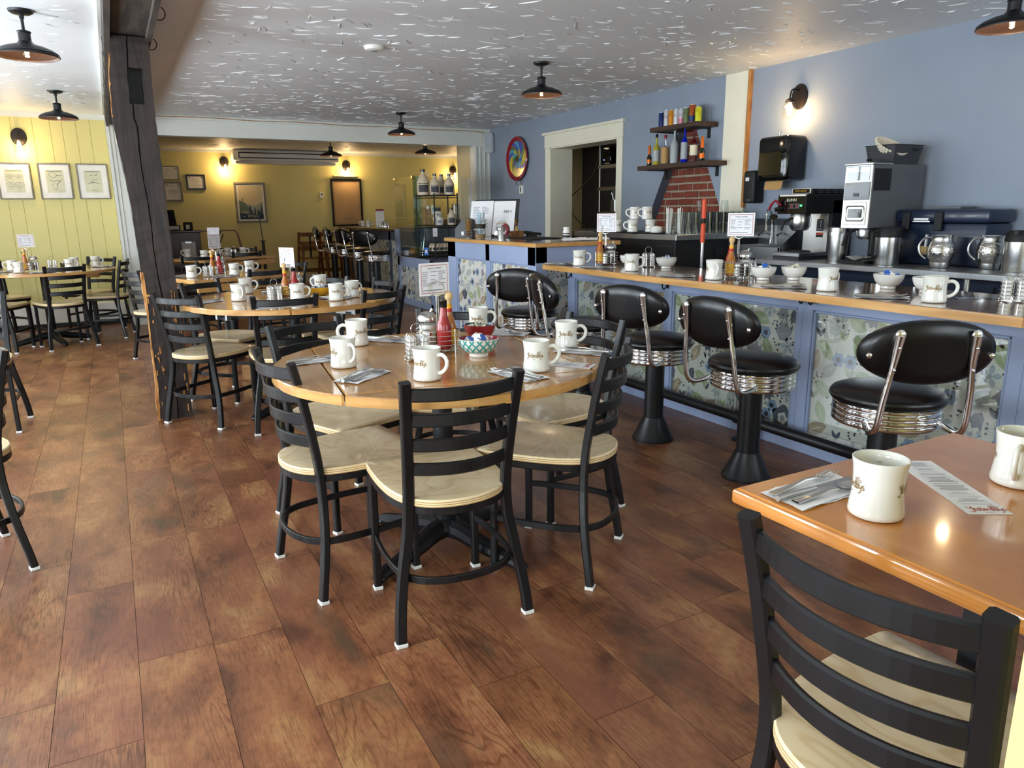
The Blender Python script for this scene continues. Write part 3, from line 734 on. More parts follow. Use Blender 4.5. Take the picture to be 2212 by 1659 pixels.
t = thing('round_table', 'round oak table beside the yellow board wall with mugs and a menu card', 'table', (-.66, 8.92, 0), R(10), 'round drop-leaf tables')
mb = MB(); mb.lathe([(.645, .728), (.665, .732), (.665, .754), (.66, .758)], 'oak_edge', 56, cap=False); mb.lathe([(.66, .758), (.001, .7601)], 'oak_top', 56, cap=False); mb.lathe([(.001, .728), (.645, .728)], 'oak_edge', 56, cap=False); mb.build('tabletop', t)
pedestal(t, .77, .34, R(10)); mb = MB(); mb.box((-.3, -.035, .69), (.3, .035, .727), 'oak_edge'); mb.box((.36, -.1, .66), (.5, .05, .727), 'oak_edge', bev=.01); mb.build('leaf_support', t)
# near table at the lower right
t = thing('dining_table', 'glossy orange-brown wooden table in the lower right foreground with one place setting', 'table', (1.37, .65, 0))
mb = MB(); mb.box((-.362, -.31, .728), (.362, .315, .757), 'orange_top', bev=.006, seg=2); mb.box((-.355, -.303, .755), (.355, .308, .76), 'orange_top', bev=.003); mb.build('tabletop', t)
mb = MB(); mb.box((-.03, -.03, .03), (.03, .03, .728), 'black_metal'); mb.box((-.2, -.15, .715), (.2, .15, .728), 'black_metal'); mb.build('column', t)
mb = MB(); mb.box((-.27, -.03, 0), (.27, .03, .03), 'black_metal', bev=.008); mb.box((-.03, -.25, 0), (.03, .25, .03), 'black_metal', bev=.008); mb.build('foot_base', t)

# ------------------------------------------------------------ diner stools
def make_stool(label, H=.6):
    """parts hang from the thing; the seat faces +Y, backrest at -Y"""
    t = thing('bar_stool', label, 'stool', group='bar stools along the counter'); dz = H-.6
    mb = MB(); mb.lathe([(.118, 0), (.118, .012), (.105, .03), (.062, .125), (.06, .135)], 'black_metal', 36); mb.build('floor_base', t)
    mb = MB(); mb.lathe([(.055, .13), (.053, .5+dz)], 'black_metal', 28); mb.build('column', t)
    prof = []; z = .462+dz; r = .196
    prof = [(.05, z), (r-.02, z)]
    for i in range(4):
        zz = z+.004+i*.022; prof += [(r-.006, zz), (r, zz+.005), (r+.001, zz+.011), (r, zz+.017), (r-.007, zz+.021)]
    prof += [(r-.01, .555+dz), (.05, .556+dz)]
    mb = MB(); mb.lathe(prof, 'chrome', 48); mb.build('chrome_ring', t, ang=50)
    mb = MB(); mb.lathe([(.19, .552+dz), (.205, .557+dz), (.211, .568+dz), (.209, .58+dz), (.2, .592+dz), (.17, .604+dz), (.12, .612+dz), (.06, .616+dz), (.001, .617+dz)], 'vinyl_black', 48); mb.build('seat_cushion', t, ang=70)
    # backrest: padded ellipse curved round the sitter
    mb = MB(); nu, nv = 40, 7; a, b = .232, .118; V = []; F = []
    def pt(x, z, off):   # curved sheet, tilted back
        y = -.285+.6*x*x-off; return (x, y-.16*(z), .795+dz+z)
    def ringpts(s, off): return [pt(a*s*cos(2*pi*k/nu)*(1.0), b*s*(abs(sin(2*pi*k/nu))**.9)*(1 if sin(2*pi*k/nu) >= 0 else -1), off) for k in range(nu)]
    lv = [(0.02, .040), (.5, .040), (.86, .034), (.97, .022), (1.0, .010), (1.0, .004), (.985, .002), (1.0, -.002), (1.0, -.006), (.96, -.014), (.85, -.020), (.5, -.026), (.02, -.027)]
    for s, off in lv: V += ringpts(s, off)
    for i in range(len(lv)-1):
        for k in range(nu): F.append((i*nu+k, i*nu+(k+1) % nu, (i+1)*nu+(k+1) % nu, (i+1)*nu+k))
    F.append([k for k in range(nu)][::-1]); F.append([(len(lv)-1)*nu+k for k in range(nu)])
    mb.add(V, F, 'vinyl_black', True); bk = mb.build('backrest', t, ang=50)
    for s in (-1, 1):
        mb = MB(); x, y, z = pt(s*.205, -.01, .036); mb.sphere((x, y, z), .011, 'chrome', 12, 6, (1, .6, 1)); mb.build('stud', bk)
        top = pt(s*.125, .07, .049); mid = pt(s*.13, -.03, .049)
        pth = [(s*.08, -.02, .50+dz), (s*.13, -.12, .50+dz), (s*.148, -.215, .488+dz), (s*.15, -.262, .498+dz), (s*.15, -.285, .53+dz), (s*.147, -.298, .60+dz), (s*.14, -.31, .68+dz), mid, top]
        sm = smoothpath([Vector(p) for p in pth], 4); n = len(sm)
        mb = MB(); mb.tube(sm, [.0115 if i < n-6 else .0115+.0016*(i-n+6) for i in range(n)], 'chrome', 10)
        mb.sphere(sm[-1], .019, 'chrome', 12, 6, (1, .45, 1)); mb.sphere(pt(s*.127, .025, .064), .006, 'chrome', 8, 5); mb.sphere(pt(s*.131, -.055, .064), .006, 'chrome', 8, 5)
        mb.build('back_bar', t, ang=60)
    return t
ST = make_stool('black vinyl diner stool at the right, largest and nearest, its oval back covering the seat edge')
ST.location = (2.61, 1.72, 0); bdir = lambda x, y: atan2(-y, -x)-pi/2   # backrest points along (x,y)
ST.rotation_euler = (0, 0, bdir(-.54, -.84))
for y, d, lab in ((2.42, (-1.0, -.06), 'black vinyl diner stool second from the right, under the double coat hooks'), (3.135, (-.95, -.30), 'black vinyl diner stool in the middle, its cone base standing clear on the floor'),
                  (3.87, (-.97, .22), 'black vinyl diner stool turned sideways, showing the inside of its backrest'), (4.56, (-.74, -.67), 'black vinyl diner stool at the left end, in front of the register counter')):
    dup(ST, (2.62, y, 0), bdir(*d), lab)
ST2 = make_stool('black vinyl diner stool of the back bar, nearest the display case', .76)
for c_ in [ST2]: c_.location = (3.27, 10.05, 0); c_.rotation_euler = (0, 0, bdir(-.8, -.55)); c_['group'] = 'bar stools in the back room'
for (x, y), d, lab in (((3.34, 11.09), (-.97, -.2), 'black vinyl diner stool of the back bar, second from the display case'), ((3.43, 12.15), (-1, .1), 'black vinyl diner stool of the back bar, third from the display case'), ((3.46, 13.0), (-1, .2), 'black vinyl diner stool of the back bar, farthest, beside the high chairs')):
    dup(ST2, (x, y, 0), bdir(*d), lab, 'bar stools in the back room')
# ------------------------------------------------------------ floral wallpaper drawn as shapes on a panel
for n_, c_ in dict(wp_ground='e0ded6', wp_slate='5c6270', wp_grey='9a9aa2', wp_pale='aab6bf', wp_blue='8ea3c2', wp_green='aebb92', wp_tan='b8a58c', wp_dark='42454e', wp_leafgrey='b4bbb8', wp_white='dedbd2').items():
    mat(n_, c_, .35, var=.12, scale=30, coat=.15, stretch=(1, 1, 6))
def leaf(cx, cy, L, w, a):
    P = []
    for i in range(9): u = i/8; P.append((u*L-L/2, w*sin(pi*u)**.8))
    for i in range(7, 0, -1): u = i/8; P.append((u*L-L/2, -w*sin(pi*u)**.8))
    return [(cx+x*cos(a)-y*sin(a), cy+x*sin(a)+y*cos(a)) for x, y in P]
def blob(cx, cy, r, n=12, lobes=0, amp=.15, a=0, sy=1): return [(cx+r*(1+amp*cos(lobes*(2*pi*k/n)+a))*cos(2*pi*k/n), cy+sy*r*(1+amp*cos(lobes*(2*pi*k/n)+a))*sin(2*pi*k/n)) for k in range(n)]
def motifs(w, h, rnd):
    out = []; placed = []
    def add(pts, m, l): out.append((pts, m, l))
    kinds = ['dark', 'tulip', 'tan', 'green', 'green', 'five', 'five', 'blue', 'bell', 'bell', 'sprig', 'lgrey', 'lgrey', 'dots', 'tan', 'vee']
    rad = dict(dark=.078, tulip=.072, tan=.068, green=.062, five=.052, blue=.044, bell=.055, sprig=.052, lgrey=.06, dots=.03, vee=.042)
    n_try = int(w*h*2600)
    for tnum in range(n_try):
        k = rnd.choice(kinds) if tnum < n_try*.5 else rnd.choice(['dots', 'five', 'blue', 'vee', 'lgrey', 'green'])
        r = rad[k]; x, y = rnd.uniform(-.01, w+.01), rnd.uniform(-.01, h+.01)
        if any(hypot(x-a, y-b) < (r+c)*.70 for a, b, c in placed): continue
        placed.append((x, y, r)); s = r
        if k == 'dark':
            add(blob(x, y, s*.92, 30, 5, .12, rnd.random()*6), 'wp_dark' if rnd.random() < .5 else 'wp_slate', 1); add(blob(x, y, s*.42, 20, 5, .16), 'wp_white', 2); add(blob(x, y, s*.2, 10), 'wp_grey', 3)
        elif k == 'tulip':
            T = [(-.75, -.1), (-.8, .55), (-.45, .3), (-.25, .85), (0, .4), (.25, .85), (.45, .3), (.8, .55), (.75, -.1), (.35, -.75), (-.35, -.75)]
            add([(x+p*s, y+q*s) for p, q in T], rnd.choice(['wp_slate', 'wp_grey']), 1)
            for d in (-.5, -.15, .2, .55): add(leaf(x+d*s, y+.95*s, .5*s, .03*s, pi/2-d*.6), 'wp_dark', 1); add(blob(x+d*1.25*s, y+1.2*s, .07*s, 6), 'wp_dark', 2)
        elif k in ('tan', 'green', 'lgrey'):
            a = rnd.uniform(.3, 1.3) if k != 'green' else rnd.uniform(1.8, 3.0); m = {'tan': 'wp_tan', 'green': 'wp_green', 'lgrey': 'wp_leafgrey'}[k]
            add(leaf(x, y, s*2.1, s*.52, a), m, 1); add(leaf(x, y, s*1.3, s*.045, a), 'wp_white', 2)
        elif k == 'five':
            a0 = rnd.random()*6
            for i in range(5): a = a0+i*2*pi/5; add(leaf(x+cos(a)*s*.55, y+sin(a)*s*.55, s*.85, s*.24, a), 'wp_pale', 1)
            add(blob(x, y, s*.17, 8), 'wp_grey', 2)
        elif k == 'blue':
            add(blob(x, y, s*.8, 24, 6, .12), 'wp_blue', 1); add(blob(x, y, s*.3, 9), 'wp_dark', 2)
        elif k == 'bell':
            a = rnd.choice((-.4, .4)); T = [(0, .9), (-.45, .5), (-.65, -.2), (-.8, -.65), (-.35, -.4), (0, -.8), (.35, -.4), (.8, -.65), (.65, -.2), (.45, .5)]
            add([(x+(p*cos(a)-q*sin(a))*s*.9, y+(p*sin(a)+q*cos(a))*s*.9) for p, q in T], rnd.choice(['wp_grey', 'wp_slate', 'wp_leafgrey']), 1)
            for d in (-.2, .25): add(leaf(x+d*s, y-.95*s, .45*s, .035*s, pi/2+d), 'wp_dark', 2); add(blob(x+d*1.6*s, y-1.15*s, .09*s, 6), 'wp_dark', 2)
        elif k == 'sprig':
            a = rnd.uniform(1.2, 1.9); add(leaf(x, y, 2.6*s, .05*s, a), 'wp_leafgrey', 1)
            for d in (-.6, -.1, .4): add(leaf(x+cos(a)*d*s+.35*s, y+sin(a)*d*s+.2*s, .9*s, .2*s, a-.8), 'wp_leafgrey', 1); add(leaf(x+cos(a)*d*s-.35*s, y+sin(a)*d*s+.2*s, .9*s, .2*s, a+.8), 'wp_leafgrey', 1)
        elif k == 'dots':
            for _ in range(5): add(blob(x+rnd.uniform(-.8, .8)*s, y+rnd.uniform(-.8, .8)*s, .0055, 6), 'wp_dark', 2)
        else:
            for a in (1.1, 2.1): add(leaf(x+cos(a)*s*.6, y+sin(a)*s*.6, s*1.3, s*.25, a), 'wp_slate' if rnd.random() < .5 else 'wp_green', 1)
    return out
def wallpaper(parent, origin, right, w, h, seed, name='wallpaper_panel'):
    """panel standing up from origin, right = horizontal unit vector, shapes raised a hair off the ground sheet"""
    Mx = face_M(origin, right, (0, 0, 1)); mb = MB(); g = .02
    mb.add([(0, 0, 0), (w, 0, 0), (w, h, 0), (0, h, 0)], [(0, 1, 2, 3)], 'wp_ground', False, Mx)
    for pts, m, l in motifs(w, h, random.Random(seed)):
        mb.add([(min(w+g, max(-g, x)), min(h+g, max(-g, y)), .0004*l) for x, y in pts], [list(range(len(pts)))], m, False, Mx)
    return mb.build(name, parent)

# ------------------------------------------------------------ lunch counter
ct = thing('lunch_counter', 'long lunch counter with floral panels in pale blue frames below a glossy wooden top', 'counter', (3.16, 3.0, 0))
X0 = 3.157
def bx(mb, a, b, m, **k): mb.box([a[0]-3.16, a[1]-3.0, a[2]], [b[0]-3.16, b[1]-3.0, b[2]], m, **k)
mb = MB(); bx(mb, (X0+.012, 1.40, 0), (3.30, 4.855, .875), 'blue_panel'); mb.build('carcass', ct)
divs = [(4.75, 4.856), (3.617, 3.69), (2.525, 2.623), (1.42, 1.565)]
mb = MB(); bx(mb, (X0-.018, 1.42, .775), (X0+.012, 4.856, .876), 'blue_panel', bev=.003); bx(mb, (X0-.018, 1.42, 0), (X0+.012, 4.856, .075), 'blue_panel', bev=.003)
for a, b in divs: bx(mb, (X0-.018, a, .07), (X0+.012, b, .78), 'blue_panel', bev=.003)
for (a, b), (c, d) in zip(divs[1:], divs):
    for y0, y1, z0, z1 in ((b, b+.014, .075, .775), (c-.014, c, .075, .775), (b, c, .075, .089), (b, c, .761, .775)): bx(mb, (X0-.012, y0, z0), (X0+.012, y1, z1), 'blue_panel', bev=.004)
    bx(mb, (X0-.0182, (a+b)/2+.012, .08), (X0-.0178, (a+b)/2+.0135, .775), 'groove_dark')
mb.build('panel_frame', ct)
for i, ((a, b), (c, d)) in enumerate(zip(divs[1:], divs)):
    wallpaper(ct, (X0+.006-3.16, c-.01-3.0, .08), (0, -1, 0), c-b-.02, .69, 21+i)
    mb = MB(); bx(mb, (X0-.002, b+.012, .085), (X0-.0005, c-.012, .765), 'clear_glass'); mb.build('panel_glass', ct)
mb = MB()
top = [(2.73, 1.335), (2.73, 4.56), (3.02, 4.87), (3.36, 4.87), (3.36, 1.335)]
tp = [(x-3.16, y-3.0) for x, y in top]
mb.prism(tp[::-1], .877, .911, 'bar_edge'); ins = [(2.735, 1.34), (2.735, 4.558), (3.022, 4.865), (3.355, 4.865), (3.355, 1.34)]
mb.prism([(x-3.16, y-3.0) for x, y in ins][::-1], .9105, .915, 'bar_top'); mb.build('countertop', ct)
for y, z, n_ in ((2.575, .842, 'left of the double pair over the second right panel'), (2.515, .842, 'right of the double pair over the second right panel'), (3.655, .822, 'alone between the middle panels'), (4.80, .81, 'alone at the left end of the counter')):
    mb = MB(); mb.box((-.004, -.009, -.03), (0, .009, .03), 'black_metal', bev=.002)
    mb.tube(smoothpath([Vector(p) for p in ((-.004, 0, 0), (-.018, 0, -.02), (-.03, 0, -.032), (-.045, 0, -.028), (-.05, 0, -.008))], 4), .0045, 'black_metal', 8); mb.sphere((-.05, 0, -.005), .0065, 'black_metal', 8, 6)
    o = mb.build('coat_hook', None, (X0-.018, y, z)); tag(o, 'small black coat hook under the counter edge, '+n_, 'hook', 'coat hooks under the counter')
# foot rail of black pipe with its floor flanges
fr = thing('foot_rail', 'worn black iron pipe foot rail along the bottom of the lunch counter', 'foot rail', (3.04, 3.0, 0))
mb = MB(); mb.cyl((0, -1.6, .125), (0, 1.75, .125), .03, 'black_metal', 18); mb.build('pipe', fr)
for y in (-1.3, .02-.17, 1.5):
    mb = MB(); mb.cyl((0, y-.055, .125), (0, y+.055, .125), .039, 'black_metal', 18); mb.cyl((0, y, .1), (0, y, .06), .034, 'black_metal', 16); mb.cyl((0, y, .08), (0, y, .01), .027, 'black_metal', 16); mb.lathe([(.06, 0), (.06, .008), (.032, .012), (.032, .025)], 'black_metal', 20, Matrix.Translation((0, y, 0))); mb.build('floor_flange', fr)

# ------------------------------------------------------------ register counter
rc = thing('register_counter', 'tall pale blue register counter with floral panels at the left end of the bar', 'counter', (2.9, 4.9, 0))
def bx(mb, a, b, m, **k): mb.box([a[0]-2.9, a[1]-4.9, a[2]], [b[0]-2.9, b[1]-4.9, b[2]], m, **k)
mb = MB(); bx(mb, (2.9, 4.93, 0), (3.62, 6.58, 1.015), 'blue_panel'); mb.build('carcass', rc)
mb = MB()
for a, b in ((6.42, 6.6), (5.70, 5.78), (4.91, 5.03)): bx(mb, (2.875, a, 0), (2.9, b, 1.015), 'blue_panel', bev=.003)
bx(mb, (2.875, 4.91, .87), (2.9, 6.6, 1.016), 'blue_panel', bev=.003); bx(mb, (2.875, 4.91, 0), (2.9, 6.6, .1), 'blue_panel', bev=.003)
for c, d in ((5.03, 5.70), (5.78, 6.42)):
    for y0, y1, z0, z1 in ((c, c+.014, .1, .87), (d-.014, d, .1, .87), (c, d, .1, .114), (c, d, .856, .87)): bx(mb, (2.882, y0, z0), (2.9, y1, z1), 'blue_panel', bev=.004)
for a, b in ((2.876, 2.98), (3.50, 3.62)): bx(mb, (a, 4.905, 0), (b, 4.93, 1.015), 'blue_panel', bev=.003)
bx(mb, (2.876, 4.905, .89), (3.62, 4.93, 1.015), 'blue_panel', bev=.003)
mb.build('panel_frame', rc)
wallpaper(rc, (-.004, 5.70-4.9, .1), (0, -1, 0), .67, .77, 31); wallpaper(rc, (-.004, 6.42-4.9, .1), (0, -1, 0), .64, .77, 32); wallpaper(rc, (.08, .024, .0), (1, 0, 0), .52, .89, 33)
mb = MB(); bx(mb, (2.845, 4.865, 1.016), (3.66, 6.62, 1.046), 'bar_edge', bev=.003); bx(mb, (2.85, 4.87, 1.045), (3.655, 6.615, 1.05), 'bar_top'); mb.build('countertop', rc)

# ------------------------------------------------------------ pastry display case and the cabinet under it
dc = thing('display_cabinet', 'pale blue cabinet with floral front panel carrying the glass pastry case', 'cabinet', (3.68, 8.93, 0))
mb = MB(); mb.box((0, 0, 0), (1.1, 1.32, .66), 'slate_paint'); mb.box((-.0, 0.0, .66), (1.1, 1.33, .675), 'slate_paint', bev=.004)
for z in (.5, .56, .61): mb.box((.02, -.004, z), (1.1, 0, z+.006), 'matte_black')
mb.build('carcass', dc)
mb = MB()
for a, b in ((0, .08), (1.24, 1.32)): mb.box((-.022, a, 0), (0, b, .675), 'blue_panel', bev=.003)
mb.box((-.022, 0, .54), (0, 1.32, .675), 'blue_panel', bev=.003); mb.box((-.022, 0, 0), (0, 1.32, .09), 'blue_panel', bev=.003)
mb.box((-.02, -.022, 0), (.05, 0, .5), 'blue_panel', bev=.003); mb.build('panel_frame', dc)
wallpaper(dc, (-.005, 1.24, .09), (0, -1, 0), 1.16, .46, 41); wallpaper(dc, (.05, -.004, .02), (1, 0, 0), .9, .46, 42)
gc = thing('pastry_case', 'glass pastry display case holding loaves of bread, left of the wire rack', 'display case', (3.70, 9.5, .675))
mb = MB(); mb.box((.0, .0, .0), (.6, .72, .02), 'matte_black'); mb.box((.58, 0, .02), (.6, .72, .42), 'slate_paint'); mb.box((.0, .70, .02), (.6, .72, .40), 'slate_paint'); mb.build('base_tray', gc)
mb = MB(); mb.add([(.005, .0, .02), (.005, .70, .02), (.005, .70, .36), (.005, 0, .36)], [(0, 1, 2, 3)], 'clear_glass'); mb.add([(.005, 0, .36), (.005, .7, .36), (.12, .7, .44), (.12, 0, .44)], [(0, 1, 2, 3)], 'clear_glass'); mb.add([(.12, 0, .44), (.12, .7, .44), (.6, .7, .44), (.6, 0, .44)], [(0, 1, 2, 3)], 'clear_glass'); mb.add([(.005, 0, .02), (.6, 0, .02), (.6, 0, .42), (.12, 0, .44), (.005, 0, .36)], [(0, 1, 2, 3, 4)], 'clear_glass'); mb.build('glass', gc)
mb = MB(); mb.tube([(.005, 0, .36), (.005, .7, .36)], .006, 'chrome', 6); mb.tube([(.12, 0, .44), (.12, .7, .44)], .006, 'chrome', 6); mb.tube([(.06, .0, .03), (.09, -.004, .25), (.12, -.004, .43)], .009, 'chrome', 6); mb.build('glass_edge', gc)
mat('bread', 'b07b3e', .7, var=.3, scale=25, bump=.4)
for i, (y, l) in enumerate(((.16, 'round golden loaf nearest the corner of the pastry case'), (.34, 'round golden loaf in the middle of the pastry case'), (.52, 'round golden loaf at the left end of the pastry case'))):
    mb = MB(); mb.sphere((0, 0, .055), .085, 'bread', 16, 10, (1.1, .95, .66)); 
    for k in range(3): mb.box((-.05, -.03+k*.03, .098), (.05, -.024+k*.03, .112), 'wp_white')
    tag(mb.build('bread_loaf', None, (3.85, 9.5+y, .695)), l, 'bread', 'loaves in the pastry case')
sg = thing('sneeze_guard', 'tall clear glass guard with brass clips standing over the pastry case', 'glass screen', (3.68, 9.0, .675))
mb = MB(); mb.box((-.01, .55, .0), (-.004, 1.27, 1.09), 'clear_glass'); mb.build('glass_pane', sg)
mb = MB(); mb.box((-.01, .54, 0), (.1, .546, 1.09), 'green_glass_edge'); mb.box((.0, .54, 0), (.85, .546, 1.08), 'clear_glass'); mb.build('glass_pane', sg)
mb = MB(); mb.box((.82, .52, .3), (.86, .54, 1.07), 'white_plastic'); mb.build('edge_post', sg)
mat('brass', (.75, .5, .18), .25, 1)
for y in (.56, 1.26): mb = MB(); mb.box((-.025, y-.025, 1.06), (.02, y+.015, 1.1), 'brass', bev=.004); mb.build('brass_clip', sg)
mb = MB(); mb.box((-.02, 1.2, .0), (.03, 1.33, .38), 'blue_panel', bev=.003); mb.build('end_board', sg)
# back bar
bb = thing('back_bar', 'dark-topped bar with floral panels behind the four far stools', 'bar counter', (3.95, 12.0, 0))
mb = MB(); mb.box((0, -1.72, 0), (.3, 1.6, 1.01), 'slate_paint'); mb.build('carcass', bb)
mb = MB(); mb.box((-.2, -1.74, 1.01), (.42, 1.7, 1.05), 'dark_wood', bev=.006); mb.build('countertop', bb)
mb = MB()
for a in (-1.72, -.7, .45, 1.5): mb.box((-.02, a, 0), (0, a+.1, 1.01), 'slate_paint', bev=.003)
mb.box((-.02, -1.72, .86), (0, 1.6, 1.01), 'slate_paint', bev=.003); mb.box((-.02, -1.72, 0), (0, 1.6, .1), 'slate_paint', bev=.003); mb.build('panel_frame', bb)
wallpaper(bb, (-.006, 1.5, .1), (0, -1, 0), .95, .76, 51); wallpaper(bb, (-.006, .45, .1), (0, -1, 0), 1.05, .76, 52); wallpaper(bb, (-.006, -.7, .1), (0, -1, 0), .92, .76, 53)
# ------------------------------------------------------------ diner mug with its script lettering
GLY = {'Y': [[(0, 1), (.08, .62), (.25, .52), (.42, .95)], [(.45, 1), (.4, .45), (.25, -.25), (.02, -.35), (-.1, -.1)]],
 'e': [[(0, .25), (.22, .3), (.2, .48), (.06, .46), (0, .22), (.1, .02), (.3, .12)]], 's': [[(.24, .46), (.1, .5), (.07, .33), (.24, .18), (.18, .0), (0, .06)]],
 't': [[(.12, .85), (.08, .15), (.18, 0), (.28, .1)], [(-.04, .52), (.28, .58)]], 'r': [[(.02, .5), (.03, 0)], [(.03, .28), (.14, .46), (.27, .45)]],
 'd': [[(.28, .4), (.12, .47), (0, .24), (.1, 0), (.28, .12)], [(.32, .95), (.29, .12), (.38, 0)]], 'a': [[(.28, .4), (.12, .47), (0, .24), (.1, 0), (.28, .12)], [(.3, .46), (.29, .1), (.38, 0)]],
 'y': [[(0, .5), (.04, .16), (.16, .1), (.3, .26)], [(.34, .5), (.3, -.05), (.16, -.42), (0, -.35)]]}
ADV = dict(Y=.42, e=.33, s=.3, t=.3, r=.3, d=.4, a=.4, y=.42)
def script_logo(mb, fn, s, m='gold_ink', w=.09, flower=True):
    x = -1.42
    for ch in 'Yesterdays':
        for st in GLY[ch]: ribbon(mb, [(p.x*s, p.y*s) for p in smoothpath([Vector((x+a, b-.1, 0)) for a, b in st], 3)], w*s, m, fn)
        x += ADV[ch]
    if flower:
        c = (1.15, .75)
        L = [Vector((c[0]+.36*(1+.28*cos(5*a))*cos(a), c[1]+.33*(1+.28*cos(5*a))*sin(a), 0)) for a in [2*pi*k/30 for k in range(31)]]
        ribbon(mb, [(p.x*s, p.y*s) for p in L], w*.7*s, m, fn)
        ribbon(mb, [((c[0]+.13*cos(a))*s, (c[1]+.13*sin(a))*s) for a in [2*pi*k/12 for k in range(13)]], w*.7*s, m, fn)
    for a, b in ((-.25, -.02), (.08, .3), (.4, .55)): ribbon(mb, [(a*s, -.52*s), (b*s, -.52*s)], .05*s, m, fn)
def make_mug():
    t = thing('coffee_mug', 'mug', 'mug')
    mb = MB(); H = .106
    out = [(.030, 0), (.040, .0005), (.0455, .004), (.0465, .010), (.0448, .022), (.0425, .04), (.0418, .058), (.0424, .075), (.0442, .092), (.0462, .103), (.0462, H-.0008), (.0447, H), (.0428, H-.001), (.0408, .092), (.0385, .06), (.0385, .03), (.034, .012), (.001, .010)]
    mb.lathe(out, 'ceramic', 36, cap=False); mb.add([(.030*cos(2*pi*k/36), .030*sin(2*pi*k/36), .0002) for k in range(36)], [list(range(36))[::-1]], 'ceramic')
    mb.build('mug_body', t, ang=60)
    mb = MB(); pth = smoothpath([Vector(p) for p in ((.040, 0, .082), (.055, 0, .0865), (.070, 0, .080), (.0775, 0, .064), (.073, 0, .044), (.058, 0, .029), (.041, 0, .024))], 4)
    mb.tube(pth, 1, 'ceramic', sect=[(.0068*cos(a), .0052*sin(a)) for a in [2*pi*k/10 for k in range(10)]], up=(0, 1, 0)); 
    mb.sm = [True]*len(mb.sm); mb.build('handle', t, ang=70)
    mb = MB()
    for a0 in (-1.80, 1.80):
        def fn(p, a0=a0): a = a0+p[0]/.0428*1.0; r = .0432+.0016*abs(p[1]/.03); return (r*cos(a), r*sin(a), .055+p[1])
        script_logo(mb, fn, .0165)
    mb.build('logo', t)['label'] = 'gold script logo'
    return t
MUG = make_mug()
def hr(x, y, off=0): return atan2(y, x)-pi/2+R(off)
ZT = .7605
